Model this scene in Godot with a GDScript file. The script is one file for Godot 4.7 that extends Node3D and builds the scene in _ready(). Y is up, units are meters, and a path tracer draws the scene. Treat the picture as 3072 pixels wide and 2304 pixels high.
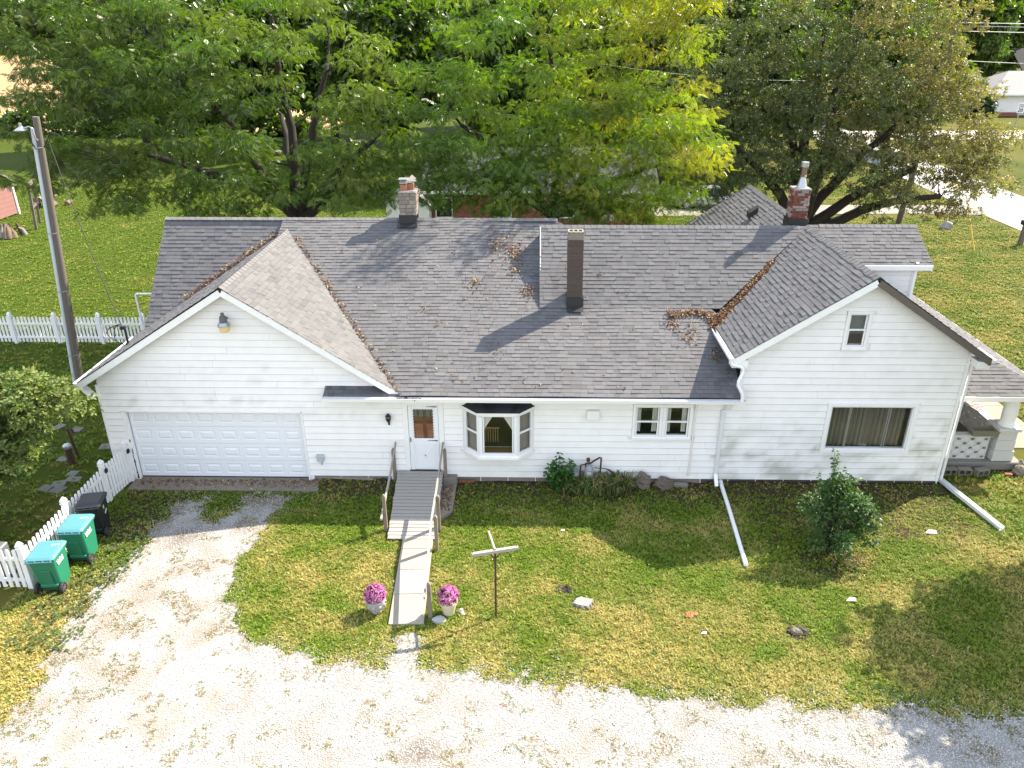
extends Node3D
# One white frame house with its lawn, gravel drive and trees, seen from a drone. Metres, y up, the front wall lies on z = 0.

var rng := RandomNumberGenerator.new()
var used := {}
var big := FastNoiseLite.new()
var mid := FastNoiseLite.new()
var fine := FastNoiseLite.new()


class B:                                     # collects triangles with flat or given normals and linear vertex colours
	var v := PackedVector3Array()
	var n := PackedVector3Array()
	var c := PackedColorArray()
	var col := Color.WHITE

	func tri(a: Vector3, b: Vector3, d: Vector3) -> void:      # counter-clockwise seen from outside
		var m := (b - a).cross(d - a).normalized()
		v.append(a); v.append(d); v.append(b)
		for i in 3:
			n.append(m); c.append(col)

	func tri_n(a: Vector3, b: Vector3, d: Vector3, na: Vector3, nb: Vector3, nd: Vector3) -> void:
		v.append(a); v.append(d); v.append(b)
		n.append(na); n.append(nd); n.append(nb)
		for i in 3:
			c.append(col)

	func tri_c(a: Vector3, b: Vector3, d: Vector3, ca: Color, cb: Color, cd: Color) -> void:
		var m := (b - a).cross(d - a).normalized()
		v.append(a); v.append(d); v.append(b)
		for i in 3:
			n.append(m)
		c.append(ca); c.append(cd); c.append(cb)

	func quad(a: Vector3, b: Vector3, d: Vector3, e: Vector3) -> void:
		tri(a, b, d); tri(a, d, e)

	func box(o: Vector3, s: Vector3, t := Basis()) -> void:
		var x := t.x * s.x * 0.5
		var y := t.y * s.y * 0.5
		var z := t.z * s.z * 0.5
		quad(o - x - y + z, o + x - y + z, o + x + y + z, o - x + y + z)
		quad(o + x - y - z, o - x - y - z, o - x + y - z, o + x + y - z)
		quad(o + x - y + z, o + x - y - z, o + x + y - z, o + x + y + z)
		quad(o - x - y - z, o - x - y + z, o - x + y + z, o - x + y - z)
		quad(o - x + y + z, o + x + y + z, o + x + y - z, o - x + y - z)
		quad(o - x - y - z, o + x - y - z, o + x - y + z, o - x - y + z)

	func bevel(o: Vector3, s: Vector3, r: float, t := Basis()) -> void:   # a box with chamfered edges
		var h := s * 0.5
		var p := []
		for k in 3:
			for sg in [-1.0, 1.0]:
				var ax := [t.x, t.y, t.z]
				var u := (k + 1) % 3
				var w := (k + 2) % 3
				var f: Vector3 = o + ax[k] * (h[k] * sg)
				var q := []
				for ij in [[-1, -1], [1, -1], [1, 1], [-1, 1]]:
					q.append(f + ax[u] * ((h[u] - r) * ij[0]) + ax[w] * ((h[w] - r) * ij[1]))
				if sg > 0:
					quad(q[0], q[1], q[2], q[3])
				else:
					quad(q[3], q[2], q[1], q[0])
				p.append(q)
		# edge chamfers
		for k in 3:
			var ax2 := [t.x, t.y, t.z]
			var u2 := (k + 1) % 3
			var w2 := (k + 2) % 3
			for su in [-1.0, 1.0]:
				for sw in [-1.0, 1.0]:
					var a0: Vector3 = o + ax2[u2] * (h[u2] * su) + ax2[w2] * ((h[w2] - r) * sw)
					var b0: Vector3 = o + ax2[u2] * ((h[u2] - r) * su) + ax2[w2] * (h[w2] * sw)
					var e0: Vector3 = ax2[k] * (h[k] - r)
					if su * sw > 0:
						quad(a0 - e0, b0 - e0, b0 + e0, a0 + e0)
					else:
						quad(b0 - e0, a0 - e0, a0 + e0, b0 + e0)
		for sx in [-1.0, 1.0]:
			for sy in [-1.0, 1.0]:
				for sz in [-1.0, 1.0]:
					var px: Vector3 = o + t.x * (h.x * sx) + t.y * ((h.y - r) * sy) + t.z * ((h.z - r) * sz)
					var py: Vector3 = o + t.x * ((h.x - r) * sx) + t.y * (h.y * sy) + t.z * ((h.z - r) * sz)
					var pz: Vector3 = o + t.x * ((h.x - r) * sx) + t.y * ((h.y - r) * sy) + t.z * (h.z * sz)
					if sx * sy * sz > 0:
						tri(px, py, pz)
					else:
						tri(px, pz, py)

	func beam(a: Vector3, b: Vector3, w: float, h: float, up := Vector3.UP) -> void:   # w across, h along up
		var d := (b - a)
		var z := d.normalized()
		var x := up.cross(z)
		if x.length() < 0.01:
			x = Vector3.RIGHT.cross(z)
		x = x.normalized()
		var y := z.cross(x)
		box((a + b) * 0.5, Vector3(w, h, d.length()), Basis(x, y, z))

	func tube(pts: PackedVector3Array, radii: PackedFloat32Array, sides := 7, caps := true) -> void:
		var ring := []
		var last := Vector3.ZERO
		for i in pts.size():
			var d := (pts[mini(i + 1, pts.size() - 1)] - pts[maxi(i - 1, 0)]).normalized()
			var x := last - d * last.dot(d)
			if x.length() < 0.05:
				x = d.cross(Vector3.RIGHT if absf(d.x) < 0.8 else Vector3.FORWARD)
			x = x.normalized()
			last = x
			var y := d.cross(x)
			var q := PackedVector3Array()
			for k in sides:
				var an := TAU * k / sides
				q.append(x * cos(an) + y * sin(an))
			ring.append(q)
		for i in pts.size() - 1:
			for k in sides:
				var j := (k + 1) % sides
				var n0: Vector3 = ring[i][k]
				var n1: Vector3 = ring[i][j]
				var n2: Vector3 = ring[i + 1][j]
				var n3: Vector3 = ring[i + 1][k]
				var a := pts[i] + n0 * radii[i]
				var b := pts[i] + n1 * radii[i]
				var d2 := pts[i + 1] + n2 * radii[i + 1]
				var e := pts[i + 1] + n3 * radii[i + 1]
				tri_n(a, b, d2, n0, n1, n2)
				tri_n(a, d2, e, n0, n2, n3)
		if caps:
			for k in range(1, sides - 1):
				var f: PackedVector3Array = ring[0]
				tri(pts[0] + f[0] * radii[0], pts[0] + f[k + 1] * radii[0], pts[0] + f[k] * radii[0])
				var l := pts.size() - 1
				var g: PackedVector3Array = ring[l]
				tri(pts[l] + g[0] * radii[l], pts[l] + g[k] * radii[l], pts[l] + g[k + 1] * radii[l])

	func lathe(prof: PackedVector2Array, o: Vector3, segs := 20, t := Basis(), sx := 1.0) -> void:   # (radius, height) from bottom outside to top
		for i in prof.size() - 1:
			var dr := prof[i + 1] - prof[i]
			var nn := Vector2(dr.y, -dr.x).normalized()
			for k in segs:
				var a0 := TAU * k / segs
				var a1 := TAU * (k + 1) / segs
				var d0 := Vector3(cos(a0) * sx, 0, -sin(a0))
				var d1 := Vector3(cos(a1) * sx, 0, -sin(a1))
				var p := [d0 * prof[i].x + Vector3.UP * prof[i].y, d1 * prof[i].x + Vector3.UP * prof[i].y, d1 * prof[i + 1].x + Vector3.UP * prof[i + 1].y, d0 * prof[i + 1].x + Vector3.UP * prof[i + 1].y]
				for q in 4:
					p[q] = o + t * p[q]
				var n0 := (t * (d0 * nn.x + Vector3.UP * nn.y)).normalized()
				var n1 := (t * (d1 * nn.x + Vector3.UP * nn.y)).normalized()
				tri_n(p[0], p[1], p[2], n0, n1, n1)
				tri_n(p[0], p[2], p[3], n0, n1, n0)

	func lump(o: Vector3, s: Vector3, noise: FastNoiseLite, amount: float, freq := 2.0, rings := 8, segs := 12) -> void:   # an uneven stone
		var g := []
		for i in rings + 1:
			var row := PackedVector3Array()
			for k in segs:
				var th := PI * i / rings
				var ph := TAU * k / segs
				var d := Vector3(sin(th) * cos(ph), cos(th), -sin(th) * sin(ph))
				var m := 1.0 + amount * noise.get_noise_3dv((d + o) * freq * 20.0)
				row.append(o + d * s * m)
			g.append(row)
		for i in rings:
			for k in segs:
				var j := (k + 1) % segs
				if i > 0:
					tri(g[i][k], g[i + 1][j], g[i][j])
				if i < rings - 1:
					tri(g[i][k], g[i + 1][k], g[i + 1][j])

	func prism(given: PackedVector3Array, down: Vector3) -> void:    # a flat convex polygon, thickened by down
		var poly := given.duplicate()
		if (poly[1] - poly[0]).cross(poly[2] - poly[0]).dot(down) > 0.0:
			poly.reverse()
		for i in range(1, poly.size() - 1):
			tri(poly[0], poly[i], poly[i + 1])
			tri(poly[0] + down, poly[i + 1] + down, poly[i] + down)
		for i in poly.size():
			var a := poly[i]
			var b := poly[(i + 1) % poly.size()]
			quad(a + down, b + down, b, a)

	func mesh() -> ArrayMesh:
		var m := ArrayMesh.new()
		if v.is_empty():
			return m
		var a := []
		a.resize(Mesh.ARRAY_MAX)
		a[Mesh.ARRAY_VERTEX] = v
		a[Mesh.ARRAY_NORMAL] = n
		a[Mesh.ARRAY_COLOR] = c
		m.add_surface_from_arrays(Mesh.PRIMITIVE_TRIANGLES, a)
		return m


func V(x: float, y: float, z: float) -> Vector3:
	return Vector3(x, y, z)


func numbered(called: String, parent: Node) -> String:
	var key := str(parent.get_instance_id()) + called
	var k: int = used.get(key, 0)
	used[key] = k + 1
	return called if k == 0 else "%s_%03d" % [called, k]


func tag(o: Node, label := "", category := "", group := "", kind := "") -> Node:
	if label: o.set_meta("label", label)
	if category: o.set_meta("category", category)
	if group: o.set_meta("group", group)
	if kind: o.set_meta("kind", kind)
	return o


func thing(called: String, label: String, category: String, at := Vector3.ZERO, turn := 0.0, group := "") -> Node3D:
	var o := Node3D.new()
	o.name = numbered(called, self)
	add_child(o, true)
	o.position = at
	o.rotation.y = turn
	tag(o, label, category, group)
	return o


func put(called: String, mesh: Mesh, m: Material, parent: Node = self, at := Transform3D()) -> MeshInstance3D:
	var o := MeshInstance3D.new()
	o.name = numbered(called, parent)
	o.mesh = mesh
	o.material_override = m
	o.transform = at
	parent.add_child(o, true)
	return o


func obj(called: String, b: B, m: Material, parent: Node = self) -> MeshInstance3D:
	return put(called, b.mesh(), m, parent)


func many(called: String, mesh: Mesh, m: Material, places: Array, colors: PackedColorArray, parent: Node = self) -> MultiMeshInstance3D:
	var mm := MultiMesh.new()
	mm.transform_format = MultiMesh.TRANSFORM_3D
	mm.use_colors = true
	mm.mesh = mesh
	mm.instance_count = places.size()
	for i in places.size():
		mm.set_instance_transform(i, places[i])
		mm.set_instance_color(i, colors[i])
	var o := MultiMeshInstance3D.new()
	o.name = numbered(called, parent)
	o.multimesh = mm
	o.material_override = m
	parent.add_child(o, true)
	return o


func gray_image(size: int, seed_: int, freq: float, lo: float, hi: float, octaves := 4, kind := FastNoiseLite.TYPE_SIMPLEX_SMOOTH, stretch := 1.0) -> Image:
	var f := FastNoiseLite.new()
	f.seed = seed_
	f.noise_type = kind
	f.frequency = freq
	f.fractal_octaves = octaves
	var im := f.get_seamless_image(size, size)
	im.convert(Image.FORMAT_L8)
	var d := im.get_data()
	var lut := PackedByteArray()
	for i in 256:
		var t := clampf((i / 255.0 - 0.5) * stretch + 0.5, 0.0, 1.0)
		lut.append(int(255.0 * lerpf(lo, hi, t)))
	for i in d.size():
		d[i] = lut[d[i]]
	return Image.create_from_data(size, size, false, Image.FORMAT_L8, d)


func tex(im: Image) -> ImageTexture:
	im.convert(Image.FORMAT_RGB8)
	im.generate_mipmaps()
	return ImageTexture.create_from_image(im)


func mat(r: float, g: float, b: float, rough := 0.8, metal := 0.0, spec := 0.5) -> StandardMaterial3D:
	var m := StandardMaterial3D.new()
	m.albedo_color = Color(r, g, b).linear_to_srgb()
	m.roughness = rough
	m.metallic = metal
	m.metallic_specular = spec
	m.vertex_color_use_as_albedo = true
	return m


func with_tex(m: StandardMaterial3D, t: Texture2D, per_metre: float, relief: Texture2D = null, scale := 1.0) -> StandardMaterial3D:
	m.albedo_texture = t
	m.uv1_triplanar = true
	m.uv1_world_triplanar = true
	m.uv1_scale = Vector3.ONE * per_metre
	if relief:
		m.normal_enabled = true
		m.normal_texture = relief
		m.normal_scale = scale
	return m


func glass(r := 0.03, g := 0.04, b := 0.04, a := 0.12) -> StandardMaterial3D:
	var m := mat(r, g, b, 0.03)
	m.transparency = BaseMaterial3D.TRANSPARENCY_ALPHA
	m.albedo_color.a = a
	m.vertex_color_use_as_albedo = false
	return m


func rr(a: float, b: float) -> float:
	return rng.randf_range(a, b)


func jit(c: Color, amount: float) -> Color:
	var k := 1.0 + rr(-amount, amount)
	return Color(c.r * k * (1.0 + rr(-amount, amount) * 0.3), c.g * k, c.b * k * (1.0 + rr(-amount, amount) * 0.3))

var M := {}

func _ready() -> void:
	# ---- camera, sky, sun, exposure ----
	var cam := Camera3D.new()
	cam.name = "camera"
	cam.position = V(0, 12.141, 19.155)
	cam.rotation_degrees = V(-25.0157, 1.1371, -0.1025)
	cam.fov = 53.21
	cam.near = 0.1
	cam.far = 1500.0
	add_child(cam)
	cam.current = true
	var env := Environment.new()
	var sky := Sky.new()
	var sm := ProceduralSkyMaterial.new()
	sm.sky_top_color = Color(0.64, 0.69, 0.77)
	sm.sky_horizon_color = Color(0.93, 0.93, 0.92)
	sm.sky_curve = 0.18
	sm.ground_bottom_color = Color(0.35, 0.36, 0.28)
	sm.ground_horizon_color = Color(0.6, 0.62, 0.6)
	sm.sky_energy_multiplier = 1.0
	sky.sky_material = sm
	env.background_mode = Environment.BG_SKY
	env.sky = sky
	env.tonemap_mode = Environment.TONE_MAPPER_LINEAR
	env.tonemap_exposure = 3.35
	env.sdfgi_enabled = true
	env.ssao_enabled = true
	env.ssil_enabled = true
	var we := WorldEnvironment.new()
	we.name = "world_environment"
	we.environment = env
	add_child(we)
	var sun := DirectionalLight3D.new()
	sun.name = "sun"
	sun.light_energy = 1.5
	sun.light_color = Color(1.0, 0.95, 0.87)
	sun.light_angular_distance = 0.5
	sun.shadow_enabled = true
	add_child(sun)
	var to_sun := V(0.88, 1.0, -0.56).normalized()
	sun.look_at_from_position(Vector3.ZERO, -to_sun, Vector3.UP)

	rng.seed = 7
	big.seed = 3; big.frequency = 0.16; big.fractal_octaves = 3
	mid.seed = 5; mid.frequency = 0.9; mid.fractal_octaves = 3
	fine.seed = 9; fine.frequency = 0.05; fine.fractal_octaves = 2
	make_materials()
	ground()
	roads()
	house()
	porch()
	ramp()
	yard_things()
	bins()
	fences()
	poles()
	far_things()
	trees()
	plants()
	litter()
	grass()


func make_materials() -> void:
	var speckle := tex(gray_image(512, 11, 0.12, 0.72, 1.0, 4, FastNoiseLite.TYPE_SIMPLEX_SMOOTH, 1.8))
	var soft := tex(gray_image(512, 12, 0.012, 0.975, 1.0, 5))
	var hard := tex(gray_image(1024, 13, 0.2, 0.45, 1.0, 3, FastNoiseLite.TYPE_SIMPLEX_SMOOTH, 2.2))
	var bumpi := gray_image(512, 14, 0.16, 0.0, 1.0, 3)
	bumpi.bump_map_to_normal_map(4.0)
	var bump := tex(bumpi)
	M.speckle = speckle; M.soft = soft; M.hard = hard; M.bump = bump
	M.siding = with_tex(mat(0.84, 0.835, 0.825, 0.55), soft, 0.35)
	M.trim = with_tex(mat(0.82, 0.82, 0.81, 0.5), soft, 0.6)
	M.door = mat(0.74, 0.76, 0.79, 0.45)
	M.vinyl = mat(0.76, 0.765, 0.77, 0.35)
	M.shingle = with_tex(mat(1, 1, 1, 0.92, 0.0, 0.3), speckle, 2.2, bump, 0.5)
	M.gutter = with_tex(mat(0.78, 0.80, 0.82, 0.35, 0.2), soft, 1.3)
	M.dark = mat(0.012, 0.012, 0.013, 0.7)
	M.flash = mat(0.016, 0.017, 0.02, 0.45)
	M.concrete = with_tex(mat(0.42, 0.38, 0.33, 0.9), speckle, 0.9, bump, 0.4)
	M.block = with_tex(mat(0.30, 0.28, 0.25, 0.95), speckle, 1.5, bump, 0.6)
	M.oldwood = with_tex(mat(0.42, 0.39, 0.35, 0.85), speckle, 1.2, bump, 0.3)
	M.bark = with_tex(mat(0.060, 0.048, 0.038, 0.95), hard, 0.8, bump, 1.0)
	M.wood = with_tex(mat(0.24, 0.205, 0.17, 0.9), hard, 0.6, bump, 0.5)
	M.brick = with_tex(mat(0.33, 0.12, 0.075, 0.9), speckle, 2.0, bump, 0.5)
	M.clay = with_tex(mat(0.45, 0.20, 0.12, 0.8), speckle, 2.0)
	M.rust = with_tex(mat(0.10, 0.05, 0.035, 0.8), hard, 2.0)
	M.steel = mat(0.40, 0.42, 0.44, 0.35, 0.7)
	M.paint = mat(1, 1, 1, 0.45)
	M.rock = with_tex(mat(1, 1, 1, 0.95), hard, 1.2, bump, 0.8)
	M.glass = glass()
	M.curtain = mat(0.62, 0.60, 0.54, 0.9)
	M.leaf = mat(1, 1, 1, 0.32, 0.0, 0.5)
	M.leaf.backlight_enabled = true
	M.leaf.backlight = Color(0.90, 1.0, 0.28)
	M.leaf.cull_mode = BaseMaterial3D.CULL_DISABLED
	M.gloss_leaf = mat(1, 1, 1, 0.46, 0.0, 0.4)
	M.gloss_leaf.backlight_enabled = true
	M.gloss_leaf.backlight = Color(0.78, 0.85, 0.30)
	M.gloss_leaf.cull_mode = BaseMaterial3D.CULL_DISABLED
	M.blade = mat(1, 1, 1, 0.6, 0.0, 0.3)
	M.blade.backlight_enabled = true
	M.blade.backlight = Color(0.5, 0.6, 0.15)
	M.blade.cull_mode = BaseMaterial3D.CULL_DISABLED
	M.ground = with_tex(mat(1, 1, 1, 0.95, 0.0, 0.2), hard, 0.8)
	M.gravel = with_tex(mat(1, 1, 1, 0.95, 0.0, 0.2), speckle, 1.6, bump, 0.4)
	M.painted_block = with_tex(mat(1, 1, 1, 0.85), speckle, 1.5, bump, 0.3)
	M.asphalt = with_tex(mat(1, 1, 1, 0.9), speckle, 0.5)


# ------------------------------------------------------------------ ground
var drive := PackedVector2Array([
	Vector2(-6.6, 0.66), Vector2(-6.95, 1.6), Vector2(-6.98, 2.5), Vector2(-7.1, 3.6), Vector2(-7.05, 4.7), Vector2(-6.6, 5.9), Vector2(-5.7, 6.6), Vector2(-3.9, 7.1), Vector2(-2.9, 7.15),
	Vector2(-2.95, 6.3), Vector2(-2.45, 6.25), Vector2(-2.2, 7.2), Vector2(-0.6, 7.35), Vector2(1.8, 7.7), Vector2(4.4, 8.0), Vector2(6.8, 8.1), Vector2(9.7, 8.25), Vector2(15, 8.6), Vector2(40, 9.2),
	Vector2(40, 15), Vector2(-9.6, 15), Vector2(-9.9, 9.4), Vector2(-9.95, 7.8), Vector2(-10.25, 6.3), Vector2(-10.2, 4.8), Vector2(-9.95, 3.3), Vector2(-9.85, 2.0), Vector2(-9.75, 1.2), Vector2(-9.5, 0.70)])


func poly_sd(p: Vector2, poly: PackedVector2Array) -> float:     # positive inside
	var best := 1e9
	var inside := false
	var j := poly.size() - 1
	for i in poly.size():
		var a := poly[i]
		var b := poly[j]
		var e := b - a
		var w := p - a
		var t := clampf(w.dot(e) / e.dot(e), 0.0, 1.0)
		best = minf(best, (w - e * t).length_squared())
		if (a.y > p.y) != (b.y > p.y) and p.x < (b.x - a.x) * (p.y - a.y) / (b.y - a.y) + a.x:
			inside = not inside
		j = i
	return sqrt(best) if inside else -sqrt(best)


func gravel_at(x: float, z: float) -> float:                     # > 0 on gravel
	if z < 0.5 or z > 16.0:
		return -1.0
	var d := poly_sd(Vector2(x, z), drive)
	d += mid.get_noise_2d(x * 1.2, z * 1.2) * 0.35 + mid.get_noise_2d(x * 5.0 + 40.0, z * 5.0) * 0.13
	if z < 2.2:                                                  # the grassy strip between the two wheel tracks
		var m := 0.50 - absf(x + 8.45) - maxf(0.0, z - 1.5) * 0.6 + mid.get_noise_2d(x * 3.0, z * 3.0) * 0.3
		d = minf(d, -m)
		d = minf(d, (z - 0.95) + (0.25 if x > -8.4 else 0.0) + mid.get_noise_2d(x * 2.0, z * 2.0 + 9.0) * 0.4)
	return d


func lawn_dry(x: float, z: float) -> float:                      # 0 lush, 1 straw
	var d := 0.27 + big.get_noise_2d(x * 2.0, z * 2.6) * 0.75 + mid.get_noise_2d(x * 1.1, z * 1.1) * 0.55
	if z > -1.0:
		d += 0.22 * smoothstep(5.0, 7.6, z) - 0.10 * smoothstep(3.2, 0.6, z)
		d += 0.8 * exp(-pow(Vector2((x + 3.6) * 1.4, (z - 4.4) * 0.55).length() / 0.9, 2.0)) * 0.7
		d += 0.55 * exp(-pow(Vector2(x - 1.6, (z - 5.9) * 1.3).length() / 0.9, 2.0))
		d += 0.5 * exp(-pow(Vector2(x - 3.0, (z - 6.4) * 1.5).length() / 1.5, 2.0))
		if x < -9.8:
			d += 0.75 * smoothstep(4.4, 5.8, z)
		if x > 11.0:
			d += 0.15
	elif x > 12.0:
		d += 0.16
	else:
		d -= 0.30 + 0.1 * smoothstep(-8.0, -14.0, x)
	return clampf(d, 0.0, 1.0)


func lawn_soil(x: float, z: float) -> float:                     # bare ground and leaf mould
	var s := 0.0
	if z > -0.4 and x > -12.0 and x < 12.2:
		s = smoothstep(1.9, 0.3, z + mid.get_noise_2d(x * 2.0, z * 2.0) * 0.8) * (0.95 if x > -6.0 else 0.5)
		if x > 6.2 and x < 12.0:
			s = maxf(s, 0.75 * smoothstep(3.3, 1.4, z + mid.get_noise_2d(x, z) * 1.1))
		s = maxf(s, 0.9 * smoothstep(1.15, 0.4, Vector2((x - 7.7) * 0.85, z - 3.45).length()))
	for p in [V(0.93, 4.72, 0.26), V(6.0, 6.06, 0.36), V(10.0, 2.3, 0.5)]:
		var d := Vector2(x - p.x, (z - p.y) * 1.3).length() + mid.get_noise_2d(x * 6.0, z * 6.0) * 0.12
		s = maxf(s, smoothstep(p.z, p.z * 0.5, d))
	if x < -9.6 and x > -11.4 and z > 0.3 and z < 6.0:
		s = maxf(s, (0.85 if z < 3.3 else 0.5) + mid.get_noise_2d(x * 2.0, z * 2.0) * 0.6)
	if x < -7.9 and x > -9.4 and z < 2.2 and z > 0.5:
		s = maxf(s, 0.35)
	return clampf(s, 0.0, 1.0)


func lawn_color(x: float, z: float) -> Color:
	var g := Color(0.080, 0.118, 0.012).lerp(Color(0.225, 0.19, 0.050), lawn_dry(x, z))
	g = g.lerp(Color(0.085, 0.062, 0.042), lawn_soil(x, z))
	return g


func bank(x: float, z: float) -> float:                          # how high the soil lies against the wall
	if z < 0.0 or z > 0.72: return 0.0
	var h := 0.0
	if x > 5.3 and x < 12.0: h = 0.13
	elif x > -1.95 and x <= 5.3: h = 0.06
	elif x > -6.0 and x < -3.7: h = 0.12
	return h * smoothstep(0.72, 0.0, z) * (0.9 + 0.5 * mid.get_noise_2d(x * 3.0, z * 3.0))


func grid_sheet(xs: PackedFloat32Array, zs: PackedFloat32Array, y: float, color: Variant, keep: Variant, chance := PackedByteArray()) -> B:
	var b := B.new()
	var cols := []
	var kept := []
	for z in zs:
		var row := PackedColorArray()
		var kr := PackedByteArray()
		for x in xs:
			var k: bool = keep.call(x, z)
			kr.append(1 if k else 0)
			row.append(color.call(x, z))
		cols.append(row)
		kept.append(kr)
	for j in zs.size() - 1:
		for i in xs.size() - 1:
			if kept[j][i] + kept[j][i + 1] + kept[j + 1][i] + kept[j + 1][i + 1] < 3:
				continue
			var p00 := V(xs[i], y, zs[j])
			var p10 := V(xs[i + 1], y, zs[j])
			var p01 := V(xs[i], y, zs[j + 1])
			var p11 := V(xs[i + 1], y, zs[j + 1])
			b.tri_c(p01, p11, p10, cols[j + 1][i], cols[j + 1][i + 1], cols[j][i + 1])
			b.tri_c(p01, p10, p00, cols[j + 1][i], cols[j][i + 1], cols[j][i])
	return b


func span(parts: Array) -> PackedFloat32Array:                   # [from, to, step, to, step ...]
	var out := PackedFloat32Array()
	var a: float = parts[0]
	for k in range(1, parts.size(), 2):
		var to: float = parts[k]
		var n := int(ceil((to - a) / float(parts[k + 1])))
		for i in n:
			out.append(a + (to - a) * i / n)
		a = to
	out.append(a)
	return out


func ground() -> void:
	var yes := func(_x, _z): return true
	var xs := span([-900, -200, 175, -100, 20, -45, 5, -14, 1.0, 13, 0.14, 50, 1.2, 120, 7, 900, 195])
	var zs := span([-1100, -300, 200, -130, 34, -45, 6, -1, 1.0, 10.4, 0.14, 16, 1.4, 80, 16])
	tag(obj("lawn", grid_sheet(xs, zs, 0.0, lawn_color, yes), M.ground), "mown patchy green and straw lawn around the house", "lawn", "", "structure")

	var gcol := func(x: float, z: float) -> Color:
		var k := mid.get_noise_2d(x * 0.8, z * 0.8)
		var c := Color(0.395, 0.385, 0.368).lerp(Color(0.30, 0.255, 0.205), clampf(k * 1.3 + 0.05 + (0.35 if x < -7.5 and z > 4.0 and z < 8.5 else 0.0) * smoothstep(9.0, 7.0, z), 0.0, 0.85))
		var t := smoothstep(0.55, 0.0, Vector2((x + 1.9) * 0.8, z - 9.25).length()) + 0.6 * smoothstep(0.8, 0.0, Vector2(x + 9.0, (z - 2.9)).length())
		t += 0.75 * smoothstep(3.6, 1.2, z) * smoothstep(-0.35, 0.3, mid.get_noise_2d(x * 1.4, z * 0.7) + (0.2 if x < -8.6 else -0.05))
		return c.lerp(Color(0.17, 0.13, 0.10), clampf(t, 0.0, 0.9))
	var on := func(x: float, z: float): return gravel_at(x, z) > 0.0
	var gx := span([-10.9, 13.0, 0.09, 40, 1.5])
	var gz := span([0.55, 10.2, 0.09, 15, 1.2])
	tag(obj("gravel_drive", grid_sheet(gx, gz, 0.012, gcol, on), M.gravel), "white crushed limestone drive in front of the garage and lawn", "driveway", "", "structure")

	# loose stones
	var stones := []
	for k in 3:
		var b := B.new()
		b.lump(Vector3.ZERO + V(k * 3.1, 0, 0) * 0.0, V(1, 0.7, 0.85), mid, 0.55, 0.11 + k * 0.05, 3, 5)
		stones.append(b.mesh())
	var places := [[], [], []]
	var cols := [PackedColorArray(), PackedColorArray(), PackedColorArray()]
	var tries := 0
	while tries < 120000:
		tries += 1
		var x := rr(-10.9, 12.5)
		var z := rr(0.6, 10.0) if x < -6.0 else rr(6.3, 10.0)
		var d := gravel_at(x, z)
		if d < 0.0 and rng.randf() > exp(d * 5.0) * 0.6:
			continue
		var s := rr(0.008, 0.017)
		var k := rng.randi() % 3
		places[k].append(Transform3D(Basis.from_euler(V(rr(-0.5, 0.5), rr(0, TAU), rr(-0.5, 0.5))).scaled(Vector3.ONE * s), V(x, 0.012 + s * 0.3, z)))
		var w := rr(0.27, 0.50)
		cols[k].append(Color(w, w * rr(0.94, 0.99), w * rr(0.86, 0.97)))
	for k in 3:
		tag(many("gravel", stones[k], M.gravel_stone if M.has("gravel_stone") else M.paint, places[k], cols[k]), "loose pale limestone chips on the drive", "gravel", "", "stuff")

	var bed := B.new()
	for q in [[5.3, 12.0, 0.13], [-1.95, 5.3, 0.06], [-6.0, -3.7, 0.12]]:
		var nn := int((q[1] - q[0]) / 0.12)
		for i in nn:
			var xa: float = lerpf(q[0], q[1], float(i) / nn)
			var xb: float = lerpf(q[0], q[1], float(i + 1) / nn)
			for j in 6:
				var za := j * 0.12
				var zb := za + 0.12
				var hh := func(x: float, z: float) -> float: return bank(clampf(x, q[0] + 0.01, q[1] - 0.01), z) + 0.006 - (0.02 if z > 0.7 else 0.0)
				var cc := func(x: float, z: float) -> Color: return Color(0.075, 0.055, 0.036).lerp(lawn_color(x, z), clampf(z / 0.8 + mid.get_noise_2d(x * 4.0, z * 4.0) * 0.4, 0.0, 1.0))
				var a := V(xa, hh.call(xa, zb), zb)
				var b6 := V(xb, hh.call(xb, zb), zb)
				var c6 := V(xb, hh.call(xb, za), za)
				var d6 := V(xa, hh.call(xa, za), za)
				bed.tri_c(a, b6, c6, cc.call(xa, zb), cc.call(xb, zb), cc.call(xb, za))
				bed.tri_c(a, c6, d6, cc.call(xa, zb), cc.call(xb, za), cc.call(xa, za))
	tag(obj("soil_bed", bed, M.ground), "low bank of soil and leaf mould along the wall foot", "soil", "", "structure")
	# concrete before the garage, beside it and before the ramp
	var ap := tag(Node3D.new(), "stained concrete apron under the garage door", "apron", "", "structure")
	ap.name = "concrete_apron"; add_child(ap)
	var cuts := [-11.5, -9.85, -7.75, -5.95]
	for i in 3:
		var b2 := B.new()
		b2.col = jit(Color(0.62, 0.58, 0.54), 0.06)
		b2.bevel(V((cuts[i] + cuts[i + 1]) * 0.5, 0.012, 0.15), V(cuts[i + 1] - cuts[i] - 0.012, 0.07, 0.86), 0.008)
		obj("slab", b2, M.concrete, ap)
	var sw := tag(Node3D.new(), "narrow concrete strip along the left side of the garage", "footpath", "", "structure")
	sw.name = "side_path"; add_child(sw)
	for i in 7:
		var b3 := B.new()
		b3.col = jit(Color(0.60, 0.55, 0.50), 0.06)
		b3.bevel(V(-12.42, 0.012, 1.9 - i * 1.5), V(0.72, 0.06, 1.488), 0.008)
		obj("slab", b3, M.concrete, sw)
	var cw := tag(Node3D.new(), "pale concrete walk from the foot of the ramp to the drive", "footpath", "", "structure")
	cw.name = "front_walk"; add_child(cw)
	var wz := [2.35, 3.22, 4.05, 4.95, 5.95]
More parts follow.
